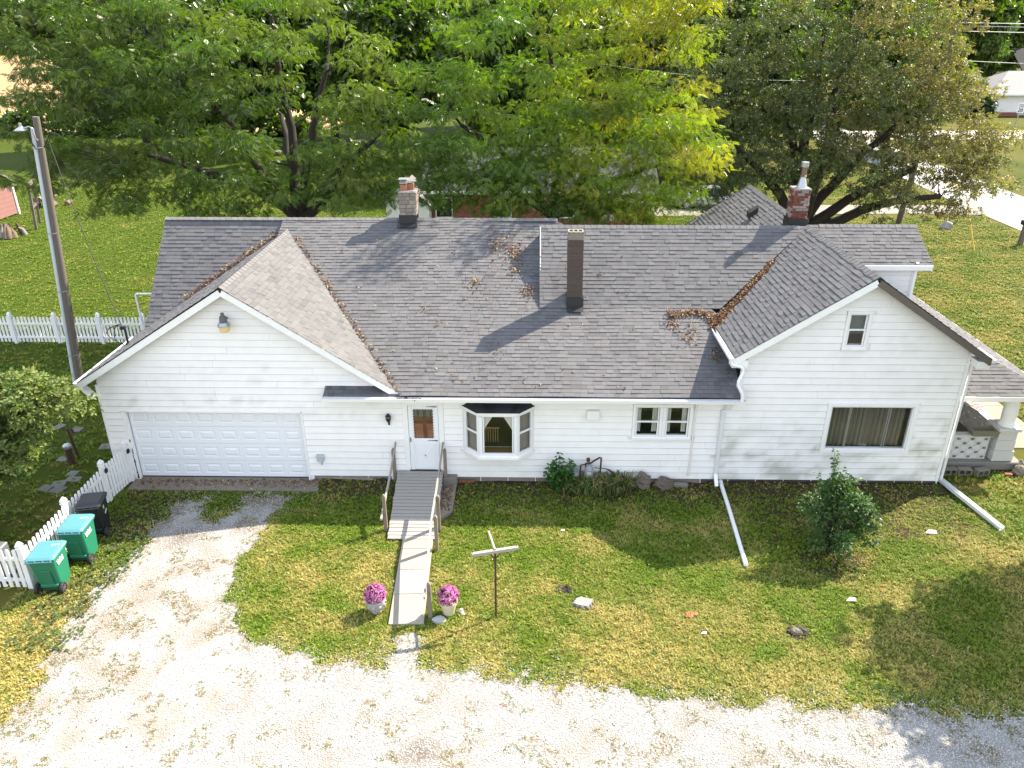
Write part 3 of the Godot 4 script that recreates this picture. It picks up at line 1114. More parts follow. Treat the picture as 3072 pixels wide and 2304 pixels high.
func bay_window() -> void:
	var w := Node3D.new()
	w.name = "bay_window"
	H.add_child(w)
	var P := [Vector2(-1.74, 0.0), Vector2(-1.29, 0.42), Vector2(-0.23, 0.42), Vector2(0.21, 0.0)]   # plan: x, z
	var yb := 1.14
	var yt := 2.50
	var pl := func(y: float, grow: float) -> Array:
		var c := Vector2(-0.765, 0.0)
		var out := []
		for p in P:
			out.append(V(p.x + signf(p.x - c.x) * grow, y, p.y + (grow if p.y > 0.1 else 0.0)))
		return out
	var floor_ := B.new()
	for yy in [[yb - 0.09, yb - 0.02, 0.05], [yb - 0.02, yb + 0.03, 0.02], [yt - 0.05, yt + 0.02, 0.03]]:
		var lo: Array = pl.call(yy[0], yy[2])
		var hi: Array = pl.call(yy[1], yy[2])
		for i in 3:
			floor_.quad(lo[i], lo[i + 1], hi[i + 1], hi[i])
		floor_.quad(hi[0], hi[1], hi[2], hi[3])
		floor_.quad(lo[3], lo[2], lo[1], lo[0])
	obj("frame", floor_, M.trim, w)
	for i in 3:
		var a := V(P[i].x, 0, P[i].y)
		var e := V(P[i + 1].x, 0, P[i + 1].y)
		var d := (e - a).normalized()
		var L := (e - a).length()
		var nrm := d.cross(Vector3.UP) * -1.0
		nrm = V(-d.z, 0, d.x) if V(-d.z, 0, d.x).z > 0 else V(d.z, 0, -d.x)
		var bs := Basis(d, Vector3.UP, nrm)
		var tf := func(u: float, y: float, o: float) -> Vector3: return a + d * u + Vector3.UP * y + nrm * o
		var fr := B.new()
		var wd := 0.075
		fr.bevel(tf.call(L / 2, yb + 0.06, -0.02), V(L, 0.07, 0.07), 0.006, bs)
		fr.bevel(tf.call(L / 2, yt - 0.07, -0.02), V(L, 0.07, 0.07), 0.006, bs)
		fr.bevel(tf.call(0.045, (yb + yt) / 2, -0.02), V(0.09, yt - yb - 0.16, 0.07), 0.006, bs)
		fr.bevel(tf.call(L - 0.045, (yb + yt) / 2, -0.02), V(0.09, yt - yb - 0.16, 0.07), 0.006, bs)
		if i != 1:
			fr.bevel(tf.call(L / 2, (yb + yt) / 2 + 0.02, -0.02), V(L - 0.18, 0.055, 0.05), 0.006, bs)
		else:
			for u in [0.12, L - 0.12]:
				fr.bevel(tf.call(u, (yb + yt) / 2, -0.02), V(0.04, yt - yb - 0.22, 0.04), 0.006, bs)
		obj("sash", fr, M.vinyl, w)
		var g := B.new()
		g.quad(tf.call(0.06, yb + 0.06, -0.025), tf.call(L - 0.06, yb + 0.06, -0.025), tf.call(L - 0.06, yt - 0.07, -0.025), tf.call(0.06, yt - 0.07, -0.025))
		obj("pane", g, M.glass, w)
		if i != 1:
			var t := B.new()
			t.col = Color(0.42, 0.40, 0.37)
			for k in 6:
				var u0 := L * k / 6.0
				t.quad(tf.call(u0, yb + 0.08, -0.09 - 0.012 * (k % 2)), tf.call(L * (k + 1) / 6.0, yb + 0.08, -0.09 - 0.012 * ((k + 1) % 2)), tf.call(L * (k + 1) / 6.0, yt, -0.09 - 0.012 * ((k + 1) % 2)), tf.call(u0, yt, -0.09 - 0.012 * (k % 2)))
			obj("curtain", t, M.curtain, w)
	# swept lace curtains in the middle pane
	for s in [-1.0, 1.0]:
		var t := B.new()
		t.col = Color(1.4, 1.4, 1.36)
		var xo = -0.765 + s * 0.46
		for k in 10:
			var f0 := k / 10.0
			var f1 := (k + 1) / 10.0
			var z := 0.36
			var z0 := z - 0.012 * (k % 2)
			var z1 := z - 0.012 * ((k + 1) % 2)
			var x0 = xo - s * 0.33 * f0
			var x1 = xo - s * 0.33 * f1
			var b0 := yt - 0.11 - 0.62 * (1.0 - pow(f0, 0.8))
			var b1 := yt - 0.11 - 0.62 * (1.0 - pow(f1, 0.8))
			if s > 0: t.quad(V(x1, b1, z1), V(x0, b0, z0), V(x0, yt - 0.08, z0), V(x1, yt - 0.08, z1))
			else: t.quad(V(x0, b0, z0), V(x1, b1, z1), V(x1, yt - 0.08, z1), V(x0, yt - 0.08, z0))
		obj("curtain", t, M.curtain, w)
	var sill := B.new()
	sill.col = Color(0.22, 0.11, 0.04)
	sill.box(V(-0.765, yb + 0.02, 0.16), V(1.0, 0.03, 0.42))
	obj("sill", sill, M.paint, w)
	var ch := B.new()                                            # slatted chair back seen through the pane
	ch.col = Color(0.35, 0.22, 0.08)
	for k in 6:
		ch.box(V(-1.15 + k * 0.07, 1.40, -0.35), V(0.025, 0.45, 0.02))
	ch.box(V(-0.975, 1.64, -0.35), V(0.44, 0.05, 0.03))
	obj("chair_back", ch, M.paint, w)
	# little hipped shingle roof
	var r := B.new()
	r.col = Color(0.04, 0.042, 0.05)
	var e2: Array = pl.call(yt + 0.03, 0.06)
	var t0 := V(-1.58, 2.66, 0.03)
	var t1 := V(0.09, 2.66, 0.03)
	r.quad(e2[1], e2[2], t1, t0)
	r.tri(e2[0], e2[1], t0)
	r.tri(e2[2], e2[3], t1)
	for k in 9:
		var u := k / 9.0
		r.col = jit(Color(0.045, 0.047, 0.055), 0.25)
		for row in 2:
			var f0 := row * 0.5
			var f1 := f0 + 0.5
			var l0: Vector3 = e2[1].lerp(t0, f0)
			var l1: Vector3 = e2[2].lerp(t1, f0)
			var h0: Vector3 = e2[1].lerp(t0, f1)
			var h1: Vector3 = e2[2].lerp(t1, f1)
			var o := V(0, 0.012, 0.008)
			r.quad(l0.lerp(l1, u) + o, l0.lerp(l1, u + 0.108) + o, h0.lerp(h1, u + 0.108) + o * 0.3, h0.lerp(h1, u) + o * 0.3)
	obj("bay_roof", r, M.shingle, w)


func wall_things() -> void:
	# yard lamp on the gable
	var l := Node3D.new()
	l.name = "yard_lamp"
	H.add_child(l)
	var a := B.new()
	a.tube(PackedVector3Array([V(-7.98, 5.1, 0.02), V(-7.98, 5.12, 0.2), V(-7.98, 5.16, 0.28)]), PackedFloat32Array([0.03, 0.03, 0.03]), 8)
	obj("bracket", a, M.flash, l)
	var hd := B.new()
	hd.col = Color(0.10, 0.10, 0.10)
	hd.lathe(PackedVector2Array([Vector2(0, 0), Vector2(0.095, 0.0), Vector2(0.10, 0.04), Vector2(0.085, 0.16), Vector2(0.05, 0.18), Vector2(0.045, 0.26), Vector2(0, 0.27)]), V(-7.98, 5.08, 0.30), 16)
	hd.box(V(-7.90, 5.22, 0.30), V(0.07, 0.04, 0.05))
	obj("housing", hd, M.paint, l)
	var cn := B.new()
	cn.lathe(PackedVector2Array([Vector2(0.17, -0.02), Vector2(0.165, 0.02), Vector2(0.11, 0.085), Vector2(0.0, 0.09)]), V(-7.98, 5.0, 0.30), 20)
	obj("reflector", cn, M.steel, l)
	var bl := B.new()
	bl.col = Color(0.72, 0.56, 0.22)
	bl.lathe(PackedVector2Array([Vector2(0, -0.17), Vector2(0.10, -0.165), Vector2(0.135, -0.13), Vector2(0.155, 0.0)]), V(-7.98, 4.98, 0.30), 18)
	obj("lens", bl, M.paint, l)
	# black lantern by the door
	var k := Node3D.new()
	k.name = "wall_lantern"
	H.add_child(k)
	var kb := B.new()
	kb.lathe(PackedVector2Array([Vector2(0, -0.02), Vector2(0.055, 0.0), Vector2(0.075, 0.06), Vector2(0.08, 0.15), Vector2(0.075, 0.16), Vector2(0.04, 0.21), Vector2(0.0, 0.25)]), V(-3.86, 2.08, 0.12), 8)
	kb.tube(PackedVector3Array([V(-3.86, 2.07, 0.12), V(-3.86, 1.96, 0.10), V(-3.86, 1.95, 0.03)]), PackedFloat32Array([0.018, 0.016, 0.02]), 7)
	kb.box(V(-3.86, 1.99, 0.03), V(0.05, 0.16, 0.02))
	obj("lantern", kb, M.dark, k)
	var kg := B.new()
	kg.col = Color(0.30, 0.30, 0.22)
	kg.lathe(PackedVector2Array([Vector2(0.064, 0.03), Vector2(0.082, 0.14)]), V(-3.86, 2.08, 0.12), 8)
	obj("pane", kg, M.vinyl, k)
	# grey electrical box
	var e := Node3D.new()
	e.name = "electrical_box"
	H.add_child(e)
	var eb := B.new()
	eb.col = Color(0.42, 0.48, 0.50)
	eb.bevel(V(-5.93, 0.83, 0.07), V(0.19, 0.22, 0.10), 0.01)
	eb.bevel(V(-5.93, 0.92, 0.09), V(0.21, 0.05, 0.13), 0.01)
	eb.tube(PackedVector3Array([V(-5.91, 0.72, 0.07), V(-5.91, 0.60, 0.07)]), PackedFloat32Array([0.022, 0.022]), 8)
	obj("box", eb, M.paint, e)
	# dryer style vent hood
	var v := Node3D.new()
	v.name = "vent_hood"
	H.add_child(v)
	var vb := B.new()
	vb.bevel(V(1.885, 2.30, 0.08), V(0.36, 0.28, 0.13), 0.015)
	vb.box(V(1.70, 2.23, 0.03), V(0.05, 0.06, 0.04))
	vb.box(V(2.07, 2.23, 0.03), V(0.05, 0.06, 0.04))
	obj("cover", vb, M.trim, v)
	# conduit, downspouts
	var cd := B.new()
	cd.col = Color(0.75, 0.72, 0.66)
	cd.tube(PackedVector3Array([V(4.735, 2.72, 0.05), V(4.73, 1.5, 0.05), V(4.715, 0.34, 0.05)]), PackedFloat32Array([0.025, 0.025, 0.028]), 8)
	obj("conduit", cd, M.paint, H)
	var ds := B.new()
	ds.bevel(V(5.49, 1.45, 0.075), V(0.105, 2.1, 0.085), 0.012)
	ds.beam(V(5.49, 0.42, 0.075), V(5.52, 0.10, 0.24), 0.10, 0.085, Vector3.BACK)
	ds.bevel(V(5.60, 2.60, 0.09), V(0.16, 0.15, 0.13), 0.02)
	obj("downspout", ds, M.gutter, H)
	var ds2 := B.new()
	var pts := PackedVector3Array([V(5.47, 4.06, 0.30), V(5.48, 3.97, 0.34), V(5.72, 3.92, 0.36), V(5.80, 3.84, 0.36), V(5.78, 3.70, 0.38), V(5.70, 3.52, 0.42), V(5.69, 3.42, 0.45), V(5.80, 3.22, 0.50), V(5.84, 3.08, 0.50), V(5.83, 2.93, 0.50)])
	var rad := PackedFloat32Array()
	for i in pts.size(): rad.append(0.055)
	ds2.tube(pts, rad, 8)
	obj("downspout", ds2, M.gutter, H)
	var ds3 := B.new()
	ds3.beam(V(12.0, 3.9, 0.02), V(12.0, 0.25, 0.02), 0.06, 0.06, Vector3.BACK)
	obj("downspout", ds3, M.gutter, H)


# ------------------------------------------------------------------ roofs
var roof_node: MeshInstance3D
var rest := B.new()
var singles := 0


func plane_up(o: Vector3, u: Vector3, v: Vector3) -> Vector3:
	return u.cross(v).normalized()


func shingle_plane(o: Vector3, u: Vector3, v: Vector3, poly: PackedVector2Array, bend = null, own := 0, base := Color(0.176, 0.174, 0.180)) -> void:
	# o: a corner at the eave, u along the eave, v up the slope (unit vectors); poly in (u, v); own: how many tabs become pieces of their own
	var nrm := plane_up(o, u, v)
	var ex := 0.143
	var lo := Vector2(1e9, 1e9)
	var hi := -lo
	for p in poly:
		lo = lo.min(p); hi = hi.max(p)
	var at := func(q: Vector2, h: float) -> Vector3:
		var w := o + u * q.x + v * q.y + nrm * h
		if bend != null: w += nrm * bend.call(q)
		return w
	var row := 0
	var v0 := lo.y
	while v0 < hi.y:
		var x := lo.x - rr(0.0, 0.3)
		while x < hi.x:
			var w: float = [0.155, 0.20, 0.25, 0.305][rng.randi() % 4]
			var v1 := v0 + ex + 0.03
			var rect := PackedVector2Array([Vector2(x + 0.002, v0), Vector2(x + w - 0.002, v0), Vector2(x + w - 0.002, v1), Vector2(x + 0.002, v1)])
			var whole := true
			for p in rect:
				if not Geometry2D.is_point_in_polygon(p, poly): whole = false
			var polys := [rect]
			if not whole:
				polys = Geometry2D.intersect_polygons(rect, poly)
			var thick := 0.011 + (0.010 if rng.randf() < 0.5 else 0.0) + rr(-0.001, 0.002)
			var mark := at.call(Vector2(x, v0), 0.0) as Vector3
			var tone := jit(base * (1.0 + 0.08 * mid.get_noise_3d(mark.x * 0.5, mark.z * 0.5, mark.y * 0.5) + 0.08 * mid.get_noise_2d(mark.x * 2.5, mark.z * 0.35)), 0.07)
			if rng.randf() < 0.16: tone = Color(tone.r * 0.86, tone.g * 0.86, tone.b * 0.87)
			if whole and singles < own:
				var b := B.new()
				single_tab(b, at, rect, v0, ex, thick, tone)
				obj("shingle", b, M.shingle, roof_node)
				singles += 1
				x += w
				continue
			rest.col = tone
			for q in polys:
				if Geometry2D.is_polygon_clockwise(q): q.reverse()
				var pts := PackedVector3Array()
				for p in q:
					pts.append(at.call(p, lerpf(thick, 0.0015, (p.y - v0) / (ex + 0.03))))
				if bend != null:
					rest.quad(pts[0], pts[1], pts[2], pts[3]) if pts.size() == 4 else fan(rest, pts)
				else:
					fan(rest, pts)
				for i in q.size():
					var a: Vector2 = q[i]
					var e: Vector2 = q[(i + 1) % q.size()]
					if absf(a.y - v0) < 0.001 and absf(e.y - v0) < 0.001:
						rest.quad(at.call(a, -0.02), at.call(e, -0.02), pts[(i + 1) % q.size()], pts[i])
					elif whole and (i == 1 or i == 3):
						rest.tri(at.call(a, -0.002), pts[(i + 1) % q.size()], pts[i])
			x += w
		v0 += ex
		row += 1


func fan(b: B, pts: PackedVector3Array) -> void:
	for i in range(1, pts.size() - 1):
		b.tri(pts[0], pts[i], pts[i + 1])


func single_tab(b: B, at: Variant, r: PackedVector2Array, v0: float, ex: float, thick: float, tone: Color) -> void:
	b.col = tone
	var t := PackedVector3Array()
	var d := PackedVector3Array()
	for p in r:
		t.append(at.call(p, lerpf(thick, 0.0015, (p.y - v0) / (ex + 0.03))))
		d.append(at.call(p, -0.004))
	b.quad(t[0], t[1], t[2], t[3])
	for i in 4:
		b.quad(d[i], d[(i + 1) % 4], t[(i + 1) % 4], t[i])


func caps(a: Vector3, e: Vector3, sa: Vector3, sb: Vector3, parent: Node) -> void:   # folded cap shingles from a to e; sa, sb: unit vectors down the two slopes
	var d := (e - a)
	var n := int(d.length() / 0.205)
	var dir := d.normalized()
	var st := d / n
	var up := (-(sa + sb)).normalized()
	for i in n:
		var b := B.new()
		b.col = jit(Color(0.21, 0.205, 0.207), 0.10)
		var lowp := a + st * i + up * 0.028
		var highp := a + st * (i + 1.12) + up * 0.016
		var w := 0.145
		for s in [[sa, 1.0], [sb, -1.0]]:
			var sd: Vector3 = s[0]
			var p := [lowp, highp, highp + sd * w, lowp + sd * w]
			var mm = (p[1] - p[0]).cross(p[3] - p[0])
			if mm.dot(up) > 0: b.quad(p[0], p[1], p[2], p[3])
			else: b.quad(p[3], p[2], p[1], p[0])
			# butt edge and side edge
			var dn := -up * 0.022
			if mm.dot(up) > 0:
				b.quad(p[3], p[3] + dn, p[0] + dn, p[0])
				b.quad(p[2], p[2] + dn, p[3] + dn, p[3])
			else:
				b.quad(p[0], p[0] + dn, p[3] + dn, p[3])
				b.quad(p[3], p[3] + dn, p[2] + dn, p[2])
		obj("ridge_cap", b, M.shingle, parent)


func gutter(a: Vector3, e: Vector3, out: Vector3) -> void:       # a trough hung outside an eave
	var b := B.new()
	var d := (e - a)
	var m := (a + e) * 0.5
	var bs := Basis(d.normalized(), Vector3.UP, d.normalized().cross(Vector3.UP))
	var L := d.length()
	b.box(m + V(0, -0.10, 0) + out * 0.05, V(L, 0.008, 0.10), bs)
	b.box(m + V(0, -0.05, 0) + out * 0.002, V(L, 0.10, 0.006), bs)
	b.box(m + V(0, -0.055, 0) + out * 0.105, V(L, 0.09, 0.006), bs)
	b.box(m + V(0, -0.008, 0) + out * 0.112, V(L, 0.012, 0.022), bs)
	b.box(a + V(0, -0.055, 0) + out * 0.052, V(0.006, 0.10, 0.108), bs)
	b.box(e + V(0, -0.055, 0) + out * 0.052, V(0.006, 0.10, 0.108), bs)
	obj("gutter", b, M.gutter, H)


func deck(b: B, p: PackedVector3Array, thick := 0.10) -> void:
	var q := p.duplicate()
	var n := (p[1] - p[0]).cross(p[2] - p[0]).normalized()
	if n.y < 0:
		q.reverse()
		n = -n
	for i in q.size(): q[i] -= n * 0.055
	b.prism(q, -n * thick)


func roofs() -> void:
	var s1 := 0.47                                               # slope of the long front roof
	var yl := func(z: float) -> float: return 3.03 + s1 * (0.45 - z)
	var ys := func(z: float) -> float: return 6.39 - 0.775 * (z + 5.12)
	var dk := B.new()
	dk.col = Color(0.12, 0.12, 0.13)
	# long front slope
	deck(dk, PackedVector3Array([V(-8.2, yl.call(-5.6), -5.6), V(-3.4, yl.call(0.45), 0.45), V(5.9, yl.call(0.45), 0.45), V(5.9, yl.call(-2.2), -2.2), V(1.02, yl.call(-6.46), -6.46), V(-8.2, yl.call(-6.46), -6.46)]))
	# back of it
	deck(dk, PackedVector3Array([V(1.02, 6.285, -6.47), V(1.02, 3.4, -12.3), V(-12.2, 3.4, -12.3), V(-12.2, 6.285, -6.47)]))
	# left end of the front slope, steeper, behind the garage
	deck(dk, PackedVector3Array([V(-12.2, 6.29, -6.47), V(-12.2, 3.05, -3.26), V(-7.5, 3.05, -3.26), V(-7.5, 6.29, -6.47)]))
	# garage: right and left slopes
	deck(dk, PackedVector3Array([V(-7.95, 6.03, 0.3), V(-3.44, 3.02, 0.3), V(-3.44, 3.02, -0.05), V(-7.95, 6.03, -6.1)]))
	deck(dk, PackedVector3Array([V(-12.32, 3.29, 0.3), V(-7.95, 6.03, 0.3), V(-7.95, 6.03, -6.1), V(-12.32, 3.29, -3.6)]))
	# steeper roof at the right and its back
	deck(dk, PackedVector3Array([V(0.4, ys.call(-2.66), -2.66), V(5.6, ys.call(-2.66), -2.66), V(8.9, 6.39, -5.12), V(0.4, 6.39, -5.12)]))
	deck(dk, PackedVector3Array([V(0.4, 6.39, -5.12), V(8.9, 6.39, -5.12), V(8.9, 3.3, -10.0), V(0.4, 3.3, -10.0)]))
	# gabled wing: left and right slopes
	deck(dk, PackedVector3Array([V(8.9, 6.39, -12.15), V(5.54, 4.17, -12.15), V(5.54, 4.17, 0.35), V(8.9, 6.39, 0.35)]))
	deck(dk, PackedVector3Array([V(8.9, 6.39, 0.35), V(12.27, 4.17, 0.35), V(12.27, 4.17, -12.15), V(8.9, 6.39, -12.15)]))
	# cross gable at the right
	deck(dk, PackedVector3Array([V(9.5, 5.46, -3.9), V(12.45, 5.46, -3.9), V(12.36, 6.39, -5.31), V(8.9, 6.39, -5.31)]))
	deck(dk, PackedVector3Array([V(8.9, 6.39, -5.31), V(12.36, 6.39, -5.31), V(12.45, 5.3, -6.9), V(9.5, 5.3, -6.9)]))
	# pent roof over the garage's right corner
	deck(dk, PackedVector3Array([V(-5.55, 2.96, 0.42), V(-3.3, 2.96, 0.42), V(-3.3, 3.12, 0.03), V(-5.55, 3.12, 0.03)]), 0.05)
	roof_node = obj("roof", dk, M.shingle, H)

	# shingles
	var wav := func(q: Vector2) -> float:                        # the long roof sags a little
		var x := q.x - 8.2
		return 0.035 * exp(-pow((x + 2.4) / 0.9, 2.0)) * smoothstep(0.8, 2.5, q.y) - 0.03 * exp(-pow((x - 0.6) / 1.4, 2.0)) * smoothstep(0.5, 3.0, q.y) + 0.008 * sin(x * 1.7 + q.y * 0.6)
	var up1 := V(0, s1, -1).normalized()
	var k1 := sqrt(1.0 + s1 * s1)
	shingle_plane(V(-8.2, 3.03, 0.45), Vector3.RIGHT, up1, PackedVector2Array([Vector2(4.78, 0.0), Vector2(14.05, 0.0), Vector2(14.05, 2.7 * k1), Vector2(13.6, 3.2 * k1), Vector2(8.6, 3.2 * k1), Vector2(8.6, 6.0 * k1), Vector2(9.22, 6.2 * k1), Vector2(9.22, 6.9 * k1), Vector2(0.0, 6.9 * k1), Vector2(0.0, 6.0 * k1)]), wav, 300)
	var ks := sqrt(1.0 + 0.775 * 0.775)
	shingle_plane(V(0.4, ys.call(-2.66), -2.66), Vector3.RIGHT, V(0, 0.775, -1).normalized(), PackedVector2Array([Vector2(0, 0), Vector2(5.4, 0), Vector2(8.5, 2.46 * ks), Vector2(0, 2.46 * ks)]))
	var kl := V(0, 3.24, -3.21).length()
	shingle_plane(V(-12.2, 3.05, -3.26), Vector3.RIGHT, V(0, 3.24, -3.21).normalized(), PackedVector2Array([Vector2(0, 0), Vector2(4.6, 0), Vector2(4.6, kl), Vector2(0, kl)]))
	var gr := V(-4.51, 3.01, 0)
	shingle_plane(V(-3.44, 3.02, 0.32), V(0, 0, -1), gr.normalized(), PackedVector2Array([Vector2(0, 0), Vector2(0.0, gr.length()), Vector2(6.35, gr.length()), Vector2(0.25, 0)]), null, 0, Color(0.185, 0.183, 0.184))
	var gl := V(4.37, 2.74, 0)
	shingle_plane(V(-12.32, 3.29, -4.2), V(0, 0, 1), gl.normalized(), PackedVector2Array([Vector2(0.5, 0), Vector2(4.52, 0), Vector2(4.52, gl.length()), Vector2(-2.1, gl.length())]))
	var wl := V(3.36, 2.22, 0)
	shingle_plane(V(5.54, 4.17, -12.15), V(0, 0, 1), wl.normalized(), PackedVector2Array([Vector2(0, 0), Vector2(12.52, 0), Vector2(12.52, wl.length()), Vector2(0, wl.length())]))
	shingle_plane(V(12.27, 4.17, 0.37), V(0, 0, -1), V(-3.37, 2.22, 0).normalized(), PackedVector2Array([Vector2(0, 0), Vector2(12.5, 0), Vector2(12.5, 4.03), Vector2(0, 4.03)]))
	var dm := V(0, 0.93, -1.41)
	shingle_plane(V(8.9, 5.46, -3.9), Vector3.RIGHT, dm.normalized(), PackedVector2Array([Vector2(0.0, 0.0), Vector2(3.57, 0), Vector2(3.46, dm.length()), Vector2(0, dm.length())]))
	var pt := V(0, 0.16, -0.39)
	shingle_plane(V(-5.55, 2.962, 0.42), Vector3.RIGHT, pt.normalized(), PackedVector2Array([Vector2(0.0, 0.0), Vector2(2.2, 0), Vector2(2.2, pt.length()), Vector2(0, pt.length())]))
	tag(obj("shingles", rest, M.shingle, roof_node), "", "", "", "stuff")
	rest = B.new()
	# ridge caps
	var dn1 := -up1
	caps(V(-12.2, 6.30, -6.48), V(1.0, 6.295, -6.46), V(0, -0.47, 1).normalized(), V(0, -0.47, -1).normalized(), roof_node)
	caps(V(0.4, 6.39, -5.12), V(8.6, 6.39, -5.12), V(0, -0.775, 1).normalized(), V(0, -0.63, -1).normalized(), roof_node)
	caps(V(-7.95, 6.03, 0.32), V(-7.95, 6.03, -6.0), V(1, -0.667, 0).normalized(), V(-1, -0.627, 0).normalized(), roof_node)
	caps(V(8.9, 6.39, 0.37), V(8.9, 6.39, -5.3), V(1, -0.66, 0).normalized(), V(-1, -0.66, 0).normalized(), roof_node)
	caps(V(8.9, 6.39, -6.2), V(8.9, 6.39, -12.15), V(1, -0.66, 0).normalized(), V(-1, -0.66, 0).normalized(), roof_node)
	caps(V(9.3, 6.39, -5.31), V(12.36, 6.39, -5.31), V(0, -0.66, 1).normalized(), V(0, -0.66, -1).normalized(), roof_node)

	# rake boards
	var rk := func(a: Vector3, e: Vector3, h: float, m: Material, called := "rake_board") -> void:
		var b := B.new()
		b.beam(a, e, 0.03, h, (e - a).cross(Vector3.BACK).normalized())
		obj(called, b, m, H)
	rk.call(V(-12.40, 3.12, 0.29), V(-7.95, 5.89, 0.29), 0.17, M.trim)
	rk.call(V(-7.93, 5.89, 0.292), V(-3.36, 2.86, 0.292), 0.17, M.trim)
	rk.call(V(5.52, 4.03, 0.34), V(8.9, 6.25, 0.34), 0.18, M.trim)
	rk.call(V(8.92, 6.25, 0.342), V(12.3, 4.05, 0.342), 0.17, M.wood)
	# soffit returns and triangular eave ends of the wing
	var so := B.new()
	so.box(V(5.70, 3.98, 0.165), V(0.42, 0.22, 0.33))
	so.box(V(12.12, 3.99, 0.165), V(0.34, 0.20, 0.33))
	so.beam(V(-12.30, 3.10, 0.15), V(-12.02, 2.78, 0.15), 0.28, 0.03, V(1, 1, 0).normalized())
	so.prism(PackedVector3Array([V(5.56, 4.06, 0.31), V(8.9, 6.26, 0.31), V(8.9, 6.26, 0.0), V(5.56, 4.06, 0.0)]), V(0, 0.02, 0))
	so.prism(PackedVector3Array([V(8.9, 6.26, 0.31), V(12.2, 4.08, 0.31), V(12.2, 4.08, 0.0), V(8.9, 6.26, 0.0)]), V(0, 0.02, 0))
	so.prism(PackedVector3Array([V(-12.3, 3.16, 0.27), V(-7.95, 5.90, 0.27), V(-7.95, 5.90, 0.0), V(-12.3, 3.16, 0.0)]), V(0, 0.02, 0))
	so.prism(PackedVector3Array([V(-7.95, 5.90, 0.27), V(-3.5, 2.90, 0.27), V(-3.5, 2.90, 0.0), V(-7.95, 5.90, 0.0)]), V(0, 0.02, 0))
	so.box(V(0.18, 2.83, 0.20), V(11.4, 0.03, 0.40))
	obj("soffit", so, M.trim, H)
	var fa := B.new()
	fa.box(V(0.19, 2.905, 0.415), V(11.48, 0.12, 0.03))
	obj("fascia", fa, M.trim, H)
	# gable end walls above the long roof and under the cross gable
	var gw := B.new()
	gw.prism(PackedVector3Array([V(0.46, 4.35, -2.75), V(0.46, 6.33, -5.12), V(0.46, 5.0, -6.4)]), V(0.1, 0, 0))
	gw.prism(PackedVector3Array([V(0.95, 6.2, -6.46), V(0.95, 4.2, -3.0), V(0.95, 4.2, -9.0)]), V(-0.1, 0, 0))
	for k in 7:
		gw.box(V(10.8, 4.36 + k * 0.17, -4.02 - 0.012), V(2.36, 0.164, 0.05), Basis(Vector3.RIGHT, 0.06))
	gw.box(V(12.0, 4.9, -4.0), V(0.09, 1.3, 0.10))
	gw.prism(PackedVector3Array([V(12.02, 4.2, -3.98), V(12.02, 5.4, -3.98), V(12.02, 6.3, -5.31), V(12.02, 5.2, -6.9), V(12.02, 4.2, -6.9)]), V(-0.1, 0, 0))
	gw.prism(PackedVector3Array([V(5.9, 4.2, -11.9), V(11.9, 4.2, -11.9), V(8.9, 6.2, -11.9)]), V(0, 0, -0.1))
	obj("gable_wall", gw, M.siding, H)
	var lr := B.new()
	lr.beam(V(0.43, 4.55, -2.90), V(0.43, 6.30, -5.08), 0.02, 0.16, V(0, 1, 1).normalized())
	lr.box(V(10.95, 5.40, -3.88), V(3.0, 0.15, 0.03))
	obj("rake_board", lr, M.trim, H)
	# gutters
	gutter(V(-5.55, 2.985, 0.44), V(5.93, 2.985, 0.44), V(0, 0, 1))
	gutter(V(5.52, 4.16, 0.36), V(5.52, 4.16, -1.95), V(-1, 0, 0))
	gutter(V(12.28, 4.16, -0.5), V(12.28, 4.16, 0.36), V(1, 0, 0))
	gutter(V(-12.33, 3.27, -3.2), V(-12.33, 3.27, 0.30), V(-1, 0, 0))
	# metal strip where the pent roof meets the wall
	# weatherhead on the garage roof, plumbing vent on the back slope
	var wh := Node3D.new()
	wh.name = "service_mast"
	H.add_child(wh)
	var ms := B.new()
	ms.tube(PackedVector3Array([V(-11.55, 3.6, -1.3), V(-11.55, 4.25, -1.3)]), PackedFloat32Array([0.035, 0.035]), 8)
	ms.lathe(PackedVector2Array([Vector2(0.09, -0.02), Vector2(0.05, 0.05)]), V(-11.55, 3.80, -1.3), 10)
	ms.bevel(V(-11.60, 4.30, -1.3), V(0.17, 0.10, 0.11), 0.02, Basis(Vector3.BACK, 0.3))
	obj("mast", ms, M.flash, wh)
	var pv := B.new()
	pv.prism(PackedVector3Array([V(7.95, 6.08, -8.4), V(8.25, 6.28, -8.4), V(8.25, 6.28, -8.75), V(7.95, 6.08, -8.75)]), V(0, -0.2, 0))
	obj("roof_vent", pv, M.flash, roof_node)


